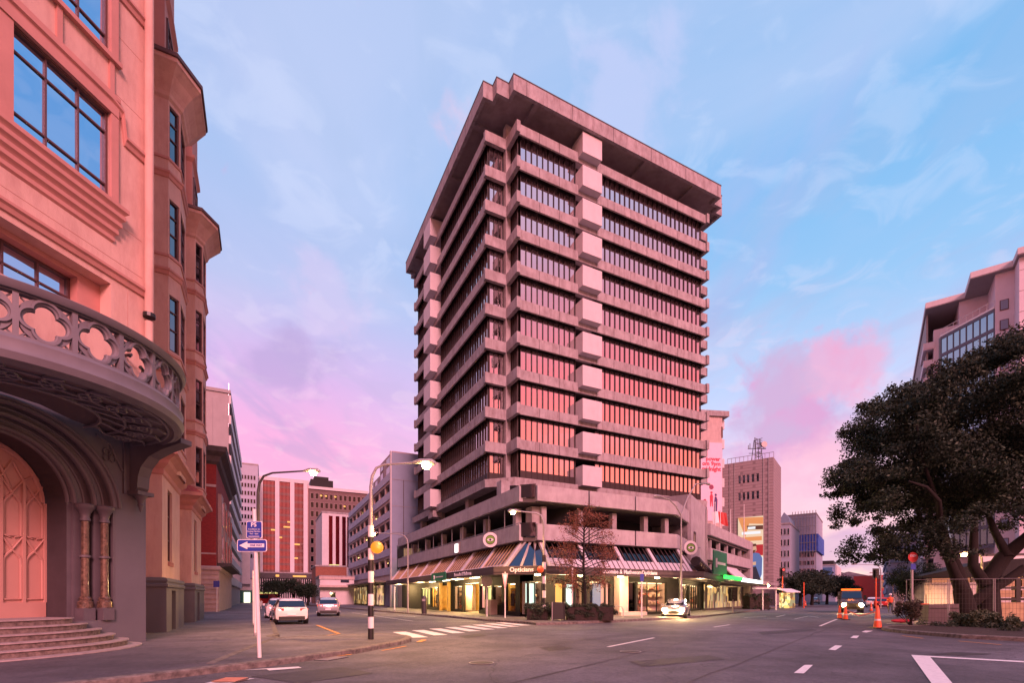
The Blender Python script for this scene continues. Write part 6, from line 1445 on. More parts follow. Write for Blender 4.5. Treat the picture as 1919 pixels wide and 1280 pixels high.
# boarding with site letters and pallets at far right
wl = thing('white_site_hoarding', 'white hoarding with black printed marks high behind the branches of the big tree', 'hoarding', (wp(1890,33),33,0)); fr = Frame(wp(1838,35),35,1,-.22); m = MB(fr); m.box(-.5,12,0,.12,2.6,4.6); p_ = m.build('board', K['signtext'], wl); m = MB(fr); m.box(-.5,12,-.05,.0,4.55,4.7); m.build('top_trim', K['darkpole'], wl)
text_mesh('site_lettering', 'SITE ENTRY', .62, fr, 4.2, -.02, 3.6, K['blackp'], p_, depth=.006, bold=.01) if False else None
m = MB(fr)
for i in range(7): m.box(2.1+i*.36,2.32+i*.36,-.03,-.01,3.6,3.78)
m.build('printed_marks', K['blackp'], p_)
pl = thing('timber_stack', 'stack of tan timber site panels behind the mesh fence at the right edge', 'timber stack', (wp(1900,29),29,0)); fr = Frame(wp(1864,29),29,1,-.1)
m = MB(fr); m.box(0,7,0,.3,.2,1.3); m.build('lower_panel', K['tan'], pl)
for (a, z) in ((.1,2.25),(1.5,2.25),(.1,1.6),(1.5,1.6),(3,2.25),(3,1.6)): m = MB(fr); m.box(a,a+1.0,0,.4,z,z+.42); m.build('crate_panel', K['tan'], pl)
m = MB(fr); m.box(0,7,-.02,.35,2.1,2.2); m.box(0,7,-.02,.35,1.42,1.55); m.box(1.15,1.4,-.03,.3,1.3,2.7); m.box(2.6,2.9,-.03,.3,.9,2.7); m.build('rack_beam', K['blackp'], pl)
ob_ = thing('orange_barrier', 'red and white striped barrier boards leaning beside the bush behind the fence', 'barrier', (wp(1722,29.5),29.5,0)); fr = Frame(wp(1714,29.5),29.5,1,0)
for k in range(3):
    m = MB(fr); m.box(0,.9,0,.04,.65+k*.22,.78+k*.22); m.build('board', K['signtext'] if k%2 else K['orange'], ob_)
m = MB(fr); m.tube([(0,.05,.13),(0,.05,1.75),(.75,.05,1.75),(.75,.05,.13)],.03,6); m.build('frame', K['galv'], ob_)
# red sandbag at island nose
x_, y_ = G(1690,1172); m = MB(Frame(x_,y_,1,.1))
R = []
for k in range(9): a = -1+2*k/8; r = sqrt(max(.02,1-a*a)); R.append([(a*.62,.3*r*cos(t)*1,.24+.1*r*sin(t)+.02*sin(5*t)) for t in [2*pi*j/12 for j in range(12)]])
m.rings(R); tag(m.build('sandbag', mat('red_sandbag', (.5,.03,.05), .8, var=.3, scale=8, bump=.5), smooth=True), 'red sandbag lying at the tip of the traffic island', 'sandbag')
# ---------------------------------------------------------------- vehicles
def make_car(name, label, paint, kind='hatch', front_lit=False, tail_lit=False, group=None):
    """car along +x (front), centred; stations give half width, sill, belt, roof"""
    t_ = thing(name, label, 'car', (0,0,0), group)
    if kind == 'hatch': st = [(-2.05,.70,.36,.80,.82,.60),(-1.98,.84,.24,.94,1.0,.68),(-1.68,.88,.2,.98,1.36,.62),(-1.4,.89,.2,.97,1.43,.60),(-.7,.9,.2,.95,1.49,.60),(.1,.9,.2,.93,1.46,.60),(.55,.9,.2,.92,1.30,.62),(1.0,.89,.2,.93,1.0,.68),(1.25,.88,.2,.90,.93,.70),(1.75,.85,.22,.78,.82,.66),(2.05,.74,.3,.62,.66,.55)]
    else: st = [(-2.3,.72,.4,.85,.88,.62),(-2.2,.86,.26,1.0,1.06,.68),(-1.95,.9,.22,1.04,1.40,.66),(-1.6,.91,.22,1.03,1.55,.64),(-.6,.92,.22,1.0,1.6,.64),(.3,.92,.22,.98,1.56,.62),(.75,.92,.22,.98,1.38,.64),(1.15,.91,.22,1.0,1.07,.7),(1.5,.9,.22,.97,1.0,.72),(2.0,.86,.24,.84,.88,.66),(2.3,.74,.32,.66,.7,.55)]
    def ring(s):
        x, w, z0, zb_, zr, wr = s; half = [(0,z0),(w*.8,z0),(w*.97,z0+.1),(w,(z0+zb_)/2),(w*.985,zb_-.08),(w*.94,zb_),(wr,zr-.05 if zr-zb_ > .1 else zr-.01),(wr*.75,zr),(0,zr+.01)]
        return [(x,y,z) for y, z in half]+[(x,-y,z) for y, z in half[::-1][1:-1]]
    R = [ring(s) for s in st]; m = MB(); m.rings(R); body = m.build('body', paint, t_, smooth=True)
    def off(p, n_, d=.012): return tuple(p[i]+n_[i]*d for i in range(3))
    def glassquad(m_, a, b_, c, d, shrink=.12):
        P4 = [np.array(v) for v in (a,b_,c,d)]; cen = sum(P4)/4; nr = np.cross(P4[1]-P4[0], P4[3]-P4[0]); nr /= np.linalg.norm(nr)
        if np.dot(nr, cen-np.array((cen[0]*.8,0,.7))) < 0: nr = -nr
        m_.face([tuple(cen+(p-cen)*(1-shrink)+nr*.014) for p in P4])
    # side windows between belt (5) and roof edge (6)
    gm = MB(); mir = lambda r, i: r[(len(r)-i)%len(r)]
    for i in range(2, 6):
        glassquad(gm, R[i][5], R[i+1][5], R[i+1][6], R[i][6], .09); glassquad(gm, mir(R[i],5), mir(R[i+1],5), mir(R[i+1],6), mir(R[i],6), .09)
    gm.build('side_window', K['carglass'], t_)
    g = MB(); g.face([(-1.985,.60,1.0),(-1.985,-.60,1.0),(-1.735 if kind == 'hatch' else -1.965,-.54,1.27 if kind == 'hatch' else 1.34),(-1.735 if kind == 'hatch' else -1.965,.54,1.27 if kind == 'hatch' else 1.34)]) if False else None
    a, b_ = R[1], R[2]; p = [a[6], a[-6] if False else mir(a,6), mir(b_,6), b_[6]]; g = MB(); cen = sum(np.array(v) for v in p)/4; g.face([tuple(cen+(np.array(v)-cen)*np.array((1.05,1.02,1.1))+np.array((-.035,0,.015))) for v in p]); g.build('rear_window', K['carglass'], t_)
    a, b_ = R[6], R[7]; p = [a[6], mir(a,6), mir(b_,6), b_[6]]; cen = sum(np.array(v) for v in p)/4; g = MB(); g.face([tuple(cen+(np.array(v)-cen)*.97+np.array((.02,0,.02))) for v in p]); g.build('windscreen', K['carglass'], t_)
    L_ = st[-1][0]; B_ = st[0][0]; zb_ = st[1][3]
    for sy in (-1,1):
        m = MB(); m.rings([[(B_-.02,sy*.42,zb_-.16),(B_-.02,sy*.42,zb_-.04),(B_+.08,sy*.42,zb_-.04),(B_+.08,sy*.42,zb_-.16)],[(B_+.05,sy*.74,zb_-.17),(B_+.05,sy*.74,zb_-.02),(B_+.3,sy*.78,zb_-.02),(B_+.3,sy*.78,zb_-.17)],[(B_+.3,sy*.90,zb_-.14),(B_+.3,sy*.90,zb_-.04),(B_+.38,sy*.9,zb_-.04),(B_+.38,sy*.9,zb_-.14)]]); m.build('tail_light', K['tail'] if tail_lit else K['red'], t_)
        m = MB(); m.lathe(0,0,[(0,0)],3) if False else None
        m = MB(Frame(L_-.12,sy*.62,0,1)); m.yprism([((.17 if front_lit else .13)*cos(k*pi/7),.66+(.15 if front_lit else .10)*sin(k*pi/7)) for k in range(14)],-.16,.1); m.build('headlight', K['head'] if front_lit else K['rim'], t_)
        m = MB(); m.box(.62,.78,sy*.9,sy*1.05,.95,1.1); m.build('wing_mirror', paint, t_)
        m = MB()
        for x in (-1.05,.35): m.box(x,x+.2,sy*.905-.01,sy*.905+.01,.82,.86)
        m.build('door_handle', paint, t_)
    for x in (B_+.72, L_-.78):
        for sy in (-1,1):
            m = MB(Frame(x,sy*.80,1,0)); m.yprism([(.37*cos(k*pi/12),.33+.37*sin(k*pi/12)) for k in range(24)],-.11,.115); m.build('wheel_arch', K['blackp'], t_)
            m = MB(Frame(x,sy*.82,1,0)); m.yprism([(.32*cos(k*pi/14),.32+.32*sin(k*pi/14)) for k in range(28)],-.1,.1); wh = m.build('wheel', K['tyre'], t_)
            m = MB(Frame(x,sy*.82,1,0)); m.yprism([(.2*cos(k*pi/10),.32+.2*sin(k*pi/10)) for k in range(20)],-.115,.115); m.build('rim', K['rim'], wh)
    m = MB(); m.box(B_-.03,B_+.1,-.68,.68,.26,.46); m.build('rear_bumper_trim', K['blackp'], t_); m = MB(); m.box(B_-.055,B_-.02,-.2,.24,.52,.63); m.build('number_plate', K['signtext'], t_); m = MB(); m.box(L_-.06,L_+.01,-.4,.4,.36,.56); m.build('grille', K['blackp'], t_)
    return t_
va = atan2(V[1], V[0])
c1_ = make_car('parked_car', 'nearer of two parked white hatchbacks, rear facing, with its whole number plate showing', K['carwhite'], 'hatch', group='white cars parked at the left kerb')
def car_at(c_, px, py, ang, sc=1): x_, y_ = G(px, py); c_.location = (x_, y_, 0); c_.rotation_euler = (0,0,ang); c_.scale = (sc,sc,sc)
rx, ry = G(552,1171); c1_.location = (rx+V[0]*2.1-.25, ry+V[1]*2.1, 0); c1_.rotation_euler = (0,0,va+.05); c1_.scale = (1.04,1.04,1.04)
c2_ = dup(c1_, (rx+V[0]*8.2-.65, ry+V[1]*8.2, 0), va, 'white hatchback parked in front of and partly hidden by the nearer white car')
c3_ = make_car('moving_car', 'silver car driving away in the side street with glowing tail lights', K['carsilver'], 'suv', tail_lit=True); rx, ry = G(622,1155); c3_.location = (rx+V[0]*2.2, ry+V[1]*2.2, 0); c3_.rotation_euler = (0,0,va-.12)
c4_ = make_car('oncoming_car', 'silver car with bright headlights coming round the corner in front of the tower shops', K['carsilver'], 'hatch', front_lit=True); rx, ry = X(1262,36.9), 36.9; ha = atan2(-.90,-.42); c4_.location = (rx-cos(ha)*2.0, ry-sin(ha)*2.0, 0); c4_.rotation_euler = (0,0,ha)
for sy in (-.62,.62):
    cx_, cy_ = c4_.location[0]+cos(ha)*2.3-sin(ha)*sy, c4_.location[1]+sin(ha)*2.3+cos(ha)*sy; point((cx_,cy_,.6), 160, (1,.55,.2), .06)
far_c = [('dark red car queuing on the right beyond the truck',1652,72,K['red'],True),('white car queuing on the right between the truck and the worker',1636,80,K['carwhite'],True),('small silver car far along the main road',1528,120,K['carsilver'],False),('dark car far down the side street behind the silver one',608,84,K['carsilver'],False)]
for (lab, px, y_, pm_, tl_) in far_c:
    c_ = make_car('distant_car', lab, pm_, 'suv', tail_lit=tl_); c_.location = (X(px,y_), y_, 0); c_.rotation_euler = (0,0,atan2(*W[::-1]) if px > 900 else va)
# utility truck with amber beacon
K['darktruck'] = mat('dark_red_truck_paint', (.045,.028,.032), .35, coat=.5)
tr = thing('utility_truck', 'dark utility truck with amber roof beacon and bright headlights at the road works', 'truck', (0,0,0))
m = MB(); R = []
for (x, w, z0, z1) in ((-3.2,1.0,.5,2.2),(.3,1.0,.5,2.2)): R.append([(x,-w,z0),(x,w,z0),(x,w,z1),(x,-w,z1)])
m.rings(R); m.build('cargo_body', K['canopy'], tr)
m = MB(); R = []
for (x, w, z0, z1, wr) in ((.4,.95,.45,2.3,.8),(1.2,.97,.45,2.3,.82),(1.9,.97,.45,1.45,.9),(2.6,.95,.45,1.25,.9),(2.9,.9,.45,1.0,.85)): R.append([(x,-w,z0),(x,w,z0),(x,w,min(1.3,z1)),(x,wr,z1),(x,-wr,z1),(x,-w,min(1.3,z1))])
m.rings(R); m.build('cab', K['darktruck'], tr); m = MB(); m.face([(1.33,-.76,2.15),(1.33,.76,2.15),(1.88,.84,1.52),(1.88,-.84,1.52)]); m.build('windscreen', K['carglass'], tr)
m = MB(); m.box(.5,.8,-.85,.85,2.32,2.5); m.build('amber_light_bar', K['amber'], tr); m = MB(); m.box(2.86,2.97,-.55,.55,.6,.95); m.build('grille', K['blackp'], tr); m = MB(); m.box(2.9,3.1,-.95,.95,.35,.55); m.build('bumper', K['blackp'], tr)
for sy in (-1,1):
    m = MB(Frame(2.95,sy*.74,0,1)); m.yprism([(.19*cos(k*pi/7),.82+.18*sin(k*pi/7)) for k in range(14)],-.08,.05); m.build('headlight', K['head'], tr)
    m = MB(); m.box(1.6,1.7,sy*1.0,sy*1.25,1.4,1.8); m.build('wing_mirror', K['blackp'], tr)
    for x in (-2.2,2.0): m = MB(Frame(x,sy*.85,1,0)); m.yprism([(.42*cos(k*pi/12),.42+.42*sin(k*pi/12)) for k in range(24)],-.13,.13); m.build('wheel', K['tyre'], tr)
yt_ = 50; ta = atan2(-.85,-.52); tr.location = (X(1598,yt_)-cos(ta)*2.9, yt_-sin(ta)*2.9, 0); tr.rotation_euler = (0,0,ta)
for sy in (-.74,.74): point((tr.location[0]+cos(ta)*3.2-sin(ta)*sy, tr.location[1]+sin(ta)*3.2+cos(ta)*sy, .8), 60, (1,.5,.15), .06)
point((tr.location[0]+cos(ta)*.7, tr.location[1]+sin(ta)*.7, 2.9), 90, (1,.2,.03), .2)
# yellow red vehicle far in side street
y_ = 95; t_ = thing('delivery_van', 'small red and yellow van far away at the end of the side street', 'van', (X(502,y_),y_,0)); x_ = X(494,y_)
m = MB(); m.box(x_-.9,x_+1.1,y_,y_+4.5,.4,2.3); m.build('body', K['red'], t_); m = MB(); m.box(x_-.8,x_+1.0,y_-.05,y_,1.4,2.1); m.build('rear_window', K['carglass'], t_); m = MB(); m.box(x_-.95,x_+1.15,y_-.06,y_+4,2.3,2.7); m.build('roof_sign', K['yellit'], t_)
for dx in (-.7,.7): m = MB(); m.box(x_+dx-.1,x_+dx+.3,y_+.2,y_+.9,0,.6); m.build('wheel', K['tyre'], t_)
# ---------------------------------------------------------------- worker
def person(name, label, loc, yaw, cloth, legc, scale=1.0, pose=0):
    me = bpy.data.meshes.new('person'); J = {'pelvis':(0,0,.95),'waist':(0,0,1.1),'chest':(0,0,1.35),'neck':(0,0,1.5),'headb':(0,.01,1.58),'head':(0,.02,1.68),'headt':(0,.01,1.77),
     'hl':(.1,0,.92),'kl':(.12,.03,.5),'al':(.12,-.02,.09),'tl':(.13,.15,.04),'hr':(-.1,0,.92),'kr':(-.11,.05,.5),'ar':(-.12,.0,.09),'tr':(-.13,.17,.04),
     'sl':(.19,0,1.43),'el':(.25,.02,1.15),'wl':(.24,.14,.93),'hdl':(.235,.18,.86),'sr':(-.19,0,1.43),'er':(-.26,.0,1.15),'wr':(-.25,.1,.92),'hdr':(-.245,.13,.85)}
    E = [('pelvis','waist'),('waist','chest'),('chest','neck'),('neck','headb'),('headb','head'),('head','headt'),('pelvis','hl'),('hl','kl'),('kl','al'),('al','tl'),('pelvis','hr'),('hr','kr'),('kr','ar'),('ar','tr'),('chest','sl'),('sl','el'),('el','wl'),('wl','hdl'),('chest','sr'),('sr','er'),('er','wr'),('wr','hdr')]
    RD = {'pelvis':.14,'waist':.13,'chest':.15,'neck':.06,'headb':.075,'head':.095,'headt':.06,'hl':.1,'hr':.1,'kl':.07,'kr':.07,'al':.05,'ar':.05,'tl':.04,'tr':.04,'sl':.075,'sr':.075,'el':.05,'er':.05,'wl':.035,'wr':.035,'hdl':.03,'hdr':.03}
    ks = list(J); me.from_pydata([J[k] for k in ks], [(ks.index(a), ks.index(b_)) for a, b_ in E], []); tmp = bpy.data.objects.new('tmp', me); COL.objects.link(tmp)
    md = tmp.modifiers.new('skin', 'SKIN'); 
    for i, k in enumerate(ks): me.skin_vertices[0].data[i].radius = (RD[k], RD[k]*.8)
    me.skin_vertices[0].data[0].use_root = True; s2 = tmp.modifiers.new('sub', 'SUBSURF'); s2.levels = 2; s2.render_levels = 2
    dg = bpy.context.evaluated_depsgraph_get(); bm_ = bpy.data.meshes.new_from_object(tmp.evaluated_get(dg)); bpy.data.objects.remove(tmp)
    skin = mat('skin', (.42,.22,.15), .6); bm_.materials.clear(); 
    for q_ in (skin, legc, cloth, K['blackp']): bm_.materials.append(q_)
    for p_ in bm_.polygons:
        z = p_.center[2]; xx_ = abs(p_.center[0]); p_.material_index = 3 if z < .1 else (1 if z < .98 and xx_ < .2 else (0 if (z > 1.52 or (xx_ > .2 and z < .95)) else 2)); p_.use_smooth = True
    o = bpy.data.objects.new(name, bm_); COL.objects.link(o); o.location = loc; o.rotation_euler = (0,0,yaw); o.scale = (scale,)*3; ORG[o.name] = (0,0,0)
    tag(o, label, 'person')
    m = MB(); m.lathe(0,.0,[(.13,1.71),(.12,1.77),(.09,1.82),(.0,1.84)],14); m.lathe(0,0.0,[(.12,1.72),(.16,1.71),(.12,1.70)],14); h_ = m.build('hard_hat', K['signtext'], o, smooth=True)
    m = MB(); m.lathe(0,0,[(.205,1.02),(.2,1.2),(.215,1.38),(.15,1.49)],14); v_ = m.build('safety_vest', cloth, o, smooth=True); v_.scale = (1,.75,1)
    return o
person('person', 'person in an orange safety vest and dark trousers standing beside the leaning boards', (X(1669,46),46,.13), 2.6, K['orange'], K['darkpole'])
lb = thing('leaning_boards', 'bundle of pale boards leaning upright beside the worker', 'boards', (X(1683,44),44,.13))
for k in range(6): m = MB(); x_ = X(1676,44)+k*.2; m.tube([(x_,44+.1*k,.13),(x_+.15,44.2,2.0+.1*(k%3))], .05, 4); m.build('board', K['stone'], lb)
# ---------------------------------------------------------------- vegetation
def leaves(name, centres, m_, parent, n, size, flat=.8, org=(0,0,0), seed=1):
    """centres: (x,y,z,r) clumps; many small leaf quads, denser toward the shell of each clump"""
    r_ = np.random.default_rng(seed); C = np.array(centres, float); w = C[:,3]**2; w /= w.sum()
    idx = r_.choice(len(C), n, p=w); d = r_.normal(size=(n,3)); d /= np.linalg.norm(d, axis=1)[:,None]
    rad = r_.random(n)**.45; P = C[idx,:3]+d*np.array((1,1,flat))*(C[idx,3]*rad)[:,None]
    P += .12*np.sin(P*3.1+r_.random(3)*6)
    a = r_.normal(size=(n,3)); a /= np.linalg.norm(a, axis=1)[:,None]; b_ = np.cross(a, r_.normal(size=(n,3))); b_ /= np.linalg.norm(b_, axis=1)[:,None]
    s = size*(.6+.8*r_.random(n))[:,None]; P -= np.array(org)
    v = np.empty((n,4,3)); v[:,0] = P-a*s; v[:,1] = P-b_*s*.5; v[:,2] = P+a*s; v[:,3] = P+b_*s*.5
    me = bpy.data.meshes.new(name); me.vertices.add(4*n); me.vertices.foreach_set('co', v.ravel()); me.loops.add(4*n); me.loops.foreach_set('vertex_index', np.arange(4*n, dtype=np.int32))
    me.polygons.add(n); me.polygons.foreach_set('loop_start', np.arange(0,4*n,4, dtype=np.int32)); me.update(calc_edges=True); me.materials.append(m_)
    o = bpy.data.objects.new(name, me); COL.objects.link(o)
    if parent is not None: o.parent = parent
    return o
# the big tree
TY = 28.5; tx = lambda px: X(px, TY); tz = lambda py: Z(py, TY)
bt_ = thing('street_tree', 'huge dark spreading evergreen tree with twin leaning trunks on the planted island', 'tree', (tx(1830),TY,.1))
org = ORG[bt_.name]
def P3(px, py, dy=0): return (tx(px), TY+dy, tz(py))
br = [([P3(1812,1172),P3(1810,1140),P3(1803,1105)],[.62,.5,.42]), ([P3(1803,1108),P3(1775,1078,-.5),P3(1748,1045,-1),P3(1722,1000,-1.5),P3(1700,950,-2)],[.36,.27,.22,.15,.08]),
      ([P3(1806,1110),P3(1812,1070,.5),P3(1800,1020,.8),P3(1790,960,1)],[.36,.27,.2,.1]), ([P3(1850,1172),P3(1852,1130),P3(1862,1085,.3),P3(1890,1045,.3),P3(1922,1010),P3(1960,960,-.5)],[.66,.55,.48,.4,.3,.16]),
      ([P3(1815,1135),P3(1838,1110,-.4),P3(1870,1090,-.5),P3(1900,1065,-.6)],[.3,.26,.24,.2]), ([P3(1850,1100),P3(1842,1060,.6),P3(1850,1000,.8),P3(1860,940,1)],[.34,.26,.2,.1]),
      ([P3(1890,1045),P3(1895,990,1),P3(1890,920,1.6)],[.26,.18,.09]), ([P3(1722,1000,-1.5),P3(1690,955,-2.5),P3(1655,935,-3),P3(1625,925,-3)],[.14,.11,.08,.04]), ([P3(1748,1045,-1),P3(1740,980,.5),P3(1735,900,1)],[.2,.13,.07]),
      ([P3(1700,950,-2),P3(1675,880,-2),P3(1665,820,-2)],[.1,.08,.04]), ([P3(1790,960,1),P3(1770,850,1),P3(1760,760,0)],[.14,.1,.05]), ([P3(1860,940,1),P3(1870,820,1),P3(1880,720,0)],[.14,.1,.05])]
m = MB()
for pts, r in br: m.tube(pts, r, 10)
m.build('trunk', K['bark'], bt_, smooth=True)
CL = [(1578,895,20),(1600,880,26),(1592,915,18),(1622,905,28),(1612,950,24),(1618,975,18),(1640,940,28),(1650,895,34),(1640,860,26),(1652,820,30),(1640,790,20),(1668,790,30),(1655,770,22),(1690,770,34),(1680,735,22),(1712,745,30),(1735,735,34),(1760,710,34),(1790,700,34),(1812,690,30),(1835,680,36),(1862,668,34),(1890,655,36),(1919,650,34),(1955,660,45),(2000,690,50),(2040,760,55),(2060,840,55),(2040,920,50),(1990,960,40),
      (1680,840,36),(1715,800,40),(1755,780,44),(1800,760,46),(1845,745,46),(1895,730,50),(1945,740,50),(1700,885,38),(1740,860,40),(1785,840,44),(1835,825,46),(1885,815,48),(1935,820,50),(1985,800,55),(1675,925,30),(1705,940,28),(1745,925,36),(1790,915,38),(1840,900,40),(1890,895,42),(1940,900,44),
      (1700,800,44),(1740,820,46),(1790,800,46),(1840,860,46),(1890,850,46),(1720,900,42),(1770,880,44),(1680,870,36),(1810,935,38),(1860,925,40),(1910,930,44),(1765,945,30),(1648,1020,22),(1668,1010,26),(1690,1030,28),(1665,1045,18),(1700,1000,26),(1715,1050,16),(1725,975,28),(1750,1000,22),(1770,975,26),(1735,1030,12),(1950,975,34),(1640,1045,14)]
cen = []; rr = random.Random(3)
for (px, py, rp) in CL:
    base_r = rp/920*TY
    for q_ in range(5):
        dy = rr.uniform(-1,1)*(1.4+max(0, 5.0-abs(px-1830)/55))
        y_ = TY+dy; cen.append((X(px+rr.uniform(-6,6), TY)*(1), y_, tz(py+rr.uniform(-6,6)), base_r*rr.uniform(.6,1.0)))
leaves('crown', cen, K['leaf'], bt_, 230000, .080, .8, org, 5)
leaves('crown_outer_leaf', [(c_[0],c_[1],c_[2],c_[3]*1.22) for c_ in cen], mat('lit_tone_leaf', (.034,.056,.027), .7, var=.4, scale=2), bt_, 30000, .08, .8, org, 9)  # brighter shell leaves, light on the crown put into their colour
# rusty sparse tree by the tower
ry_ = 31.5; rt = thing('street_tree', 'slender street tree with sparse rusty leaves, rising from the hedge by the shops', 'tree', (X(1097,ry_),ry_,.13)); org = ORG[rt.name]; m = MB(); rr = random.Random(11)
px3 = lambda px, py, dy=0: (X(px,ry_), ry_+dy, Z(py,ry_)); m.tube([px3(1097,1158),px3(1097,1110),px3(1094,1060),px3(1095,1000),px3(1096,962)], [.12,.1,.08,.05,.02], 8); tips = []
for k in range(46):
    z = 1105-k*3.1; L_ = (62-abs(k-14)*.9 if k < 34 else 30-(k-34)*2); sgn = 1 if k%2 else -1; px = 1095+sgn*L_*rr.uniform(.45,1); dy = rr.uniform(-1.9,1.9); a = px3(1095,z+8); b_ = px3((1095+px)/2,z-3,dy*.5); c_ = px3(px,z-6+rr.uniform(-6,4),dy); m.tube([a,b_,c_],[.035,.022,.01],5); tips += [b_,c_,tuple((b_[i]+c_[i])/2 for i in range(3))]
    for q_ in range(3): e_ = tuple(c_[i]+rr.uniform(-.5,.5) for i in range(3)); m.tube([b_,e_],[.012,.006],4); tips.append(e_)
m.build('trunk', K['bark'], rt); leaves('crown', [(p[0],p[1],p[2],.42) for p in tips], K['leafred'], rt, 9000, .05, .6, org, 21)
# hedge boxes
def hedge(name, label, x0, x1, y0, y1, h, fr=ID, n=16000, m_=None, seed=3, size=.045):
    loc = fr.w((x0+x1)/2,(y0+y1)/2,.13); t_ = thing(name, label, 'hedge', loc); r_ = np.random.default_rng(seed); c_ = []
    for k in range(int((x1-x0)*(y1-y0)*h*14)+30):
        c_.append((*fr.w(x0+(x1-x0)*r_.random(), y0+(y1-y0)*r_.random(), 0)[:2], .2+h*r_.random()*.92, .2))
    m = MB(fr); m.box(x0+.1,x1-.1,y0+.1,y1-.1,.13,h*.9); m.build('inner_stems', K['soil'], t_); leaves('foliage', c_, m_ or K['hedge'], t_, n, size, 1, loc, seed); return t_
fh = Frame(X(985,32.0), 32.0, 1, -.02); hedge('hedge', 'clipped dark hedge at the tower corner, left of the black cabinet', 0, 1.55, -.6, .7, .95, fh, 7000)
hedge('hedge', 'long clipped dark hedge around the rusty tree, right of the black cabinet', X(1060,31.4)-X(985,32), X(1150,31.4)-X(985,32), -1.2, .4, 1.1, fh, 17000, seed=8)
# green street trees on the left of the main road, side street trees, round tree right
def bushy(label, x_, y_, h_, r, seed, n=9000, size=.16, trunk=.25, m_=None, name='street_tree', trunk_h=.35, flat=.8):
    t_ = thing(name, label, 'tree', (x_,y_,.1)); rr = random.Random(seed); org = ORG[t_.name]; m = MB(); m.tube([(x_,y_,.1),(x_+.1,y_,h_*trunk_h),(x_,y_,h_*.6)],[trunk,trunk*.8,trunk*.4],8)
    c_ = []
    for k in range(26):
        a = rr.uniform(0,2*pi); e = rr.uniform(-.5,1); q = rr.uniform(.2,.85); cx_, cy_, cz_ = x_+r*q*cos(a), y_+r*q*sin(a), h_*(trunk_h+ (1-trunk_h)*.5)+h_*(1-trunk_h)*.42*e; c_.append((cx_,cy_,cz_,r*rr.uniform(.28,.42)))
        if k < 7: m.tube([(x_,y_,h_*trunk_h*.9),((x_+cx_)/2,(y_+cy_)/2,(h_*trunk_h+cz_)/2),(cx_,cy_,cz_)],[trunk*.4,trunk*.25,.03],5)
    m.build('trunk', K['bark'], t_); leaves('crown', c_, m_ or K['leaf'], t_, n, size, flat, org, seed); return t_
for i, (px, y_, top, r, lab) in enumerate(((1500,84,1084,3.2,'dense dark street tree nearest the grey gabled building on the left of the main road'),(1522,92,1076,4.4,'broad dark street tree in the middle of the row left of the main road'),(1550,104,1080,4.6,'dark street tree behind the broad one, left of the main road'),(1572,118,1090,4.4,'farther dark street tree just above the truck'),(1592,150,1102,4.5,'small dark street tree farthest in the row beyond the truck'))):
    bushy(lab, X(px,y_), y_, Z(top,y_), r, 40+i, 9000, .17, .3)
for i, (px, y_, top, r, lab) in enumerate(((522,92,1087,3.6,'dark round tree in the middle distance above the parked white cars'),(577,92,1095,2.6,'smaller dark tree behind the silver car'),)):
    bushy(lab, X(px,y_), y_, Z(top,y_), r, 60+i, 7000, .13, .25)
bushy('reddish bare tree between the two dark trees in the side street', X(551,96), 96, Z(1090,96), 2.3, 66, 2500, .1, .18, K['leafred'])
bushy('rounded dark tree behind the red sign post on the right', X(1712,38), 38, Z(1062,38), 1.9, 71, 14000, .06, .16, trunk_h=.25)
bushy('thin upright dark bush beside the fence post', X(1706,26.2), 26.2, Z(1125,26.2)+.0, .62, 74, 5000, .05, .05, mat('bush_leaf', (.06,.05,.035), .8), 'upright_bush', .05, 1.1)
hedge('box_hedge', 'dark box shrub at the end of the wing by the bus shelter', 0, 2.6, 0, 2, 2.0, Frame(X(1405,60),60,1,0), 6000, seed=12, size=.08)
# planting on the island
r_ = np.random.default_rng(4); c_ = []
isl_pts = [(19+11*r_.random(), 0) for k in range(150)]
for k in range(240):
    x_ = 21.5+12*r_.random(); lo = 17.2-.22*(x_-21); y_ = lo+1.6+7.5*r_.random(); c_.append((x_, y_, .16+.12*r_.random(), .14+.12*r_.random()))
tag(leaves('undergrowth', c_, K['hedge'], None, 30000, .045, .8, (0,0,0), 31), kind='stuff')
for i, (px, y_, h_) in enumerate(((1800,25.2,.75),(1822,24.4,.62),(1846,25.0,.78),(1868,24.2,.7),(1896,23.4,.55))):
    x_ = X(px,y_); t_ = thing('strappy_shrub', ('leftmost','second','middle','fourth','rightmost')[i]+' of the pale green leafy shrubs at the foot of the big tree', 'shrub', (x_,y_,.14), 'shrubs at the foot of the big tree')
    m = MB(); 
    for k in range(5): m.tube([(x_,y_,.14),(x_+random.uniform(-.3,.3),y_+random.uniform(-.3,.3),h_*.8)],.012,4)
    m.build('stem', K['bark'], t_); leaves('foliage', [(x_+random.uniform(-.35,.35),y_+random.uniform(-.3,.3),.2+h_*random.random()*.8,.2) for k in range(16)], mat('shrub_leaf', (.06,.078,.04), .7, var=.4, scale=4), t_, 1700, .055, 1, ORG[t_.name], 80+i)
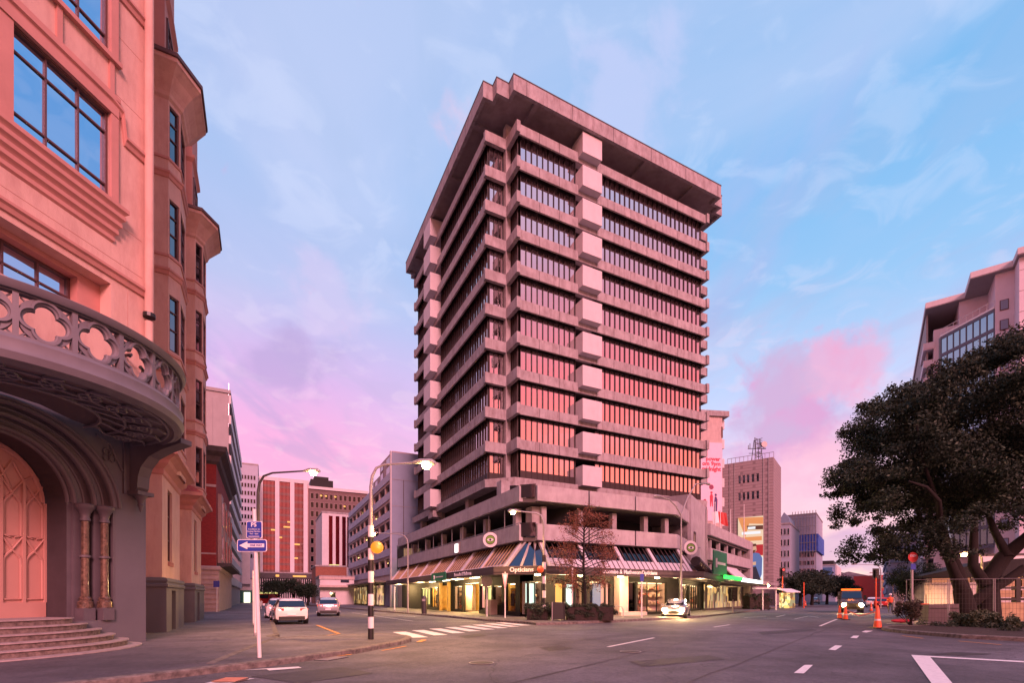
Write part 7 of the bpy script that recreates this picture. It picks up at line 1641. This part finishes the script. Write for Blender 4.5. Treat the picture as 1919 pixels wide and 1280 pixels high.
# ---------------------------------------------------------------- hills
def hill(name, pts, y_, dy, c_, seed):
    r_ = random.Random(seed); m = MB(); R = []; xs = [X(p[0],y_) for p in pts]; n = 60
    X_ = np.linspace(xs[0], xs[-1], n); H_ = np.interp(X_, xs, [Z(p[1],y_) for p in pts]); H_ += np.array([r_.uniform(-1,1)*3 for _ in range(n)])
    for x, h in zip(X_, H_): R.append([(x,y_-dy,-1),(x,y_-dy*.5,h*.55+r_.uniform(-3,3)),(x,y_,max(h,0)),(x,y_+dy,-1)])
    m.rings(R, closed=False); o = m.build(name, c_, smooth=False, org=(0,0,0)); return tag(o, kind='structure')
def hillmat(name, a, b_, c_): return shopmat_hill(name, a, b_, c_)
def shopmat_hill(name, base, town, s_):
    m_, nt_, b_ = nodes(name); geo = nd(nt_, 'ShaderNodeNewGeometry'); n_ = nd(nt_, 'ShaderNodeTexNoise'); n_.inputs['Scale'].default_value = s_; n_.inputs['Detail'].default_value = 8; n_.inputs['Roughness'].default_value = .8; L(nt_, geo.outputs['Position'], n_.inputs['Vector'])
    r = nd(nt_, 'ShaderNodeValToRGB'); e_ = r.color_ramp.elements; e_[0].position = .42; e_[0].color = (*base,1); e_[1].position = .66; e_[1].color = (*town,1); L(nt_, n_.outputs['Fac'], r.inputs[0]); L(nt_, r.outputs[0], b_.inputs['Base Color']); b_.inputs['Roughness'].default_value = 1; return m_
hill('hill_near', [(1520,1118),(1555,1090),(1575,1072),(1605,1078),(1640,1090),(1700,1100),(1800,1110)], 800, 200, shopmat_hill('hillside_near', (.08,.045,.05), (.22,.14,.15), .03), 2)
hill('hill_far', [(1450,1115),(1560,1098),(1620,1086),(1655,1090),(1760,1080),(1900,1070),(2100,1090)], 1600, 400, shopmat_hill('hillside_far', (.14,.10,.14), (.24,.18,.22), .012), 5)
hill('hill_left', [(300,1118),(470,1112),(600,1108),(800,1112),(1000,1118)], 1500, 300, shopmat_hill('hillside_left', (.12,.09,.12), (.2,.15,.18), .012), 7)
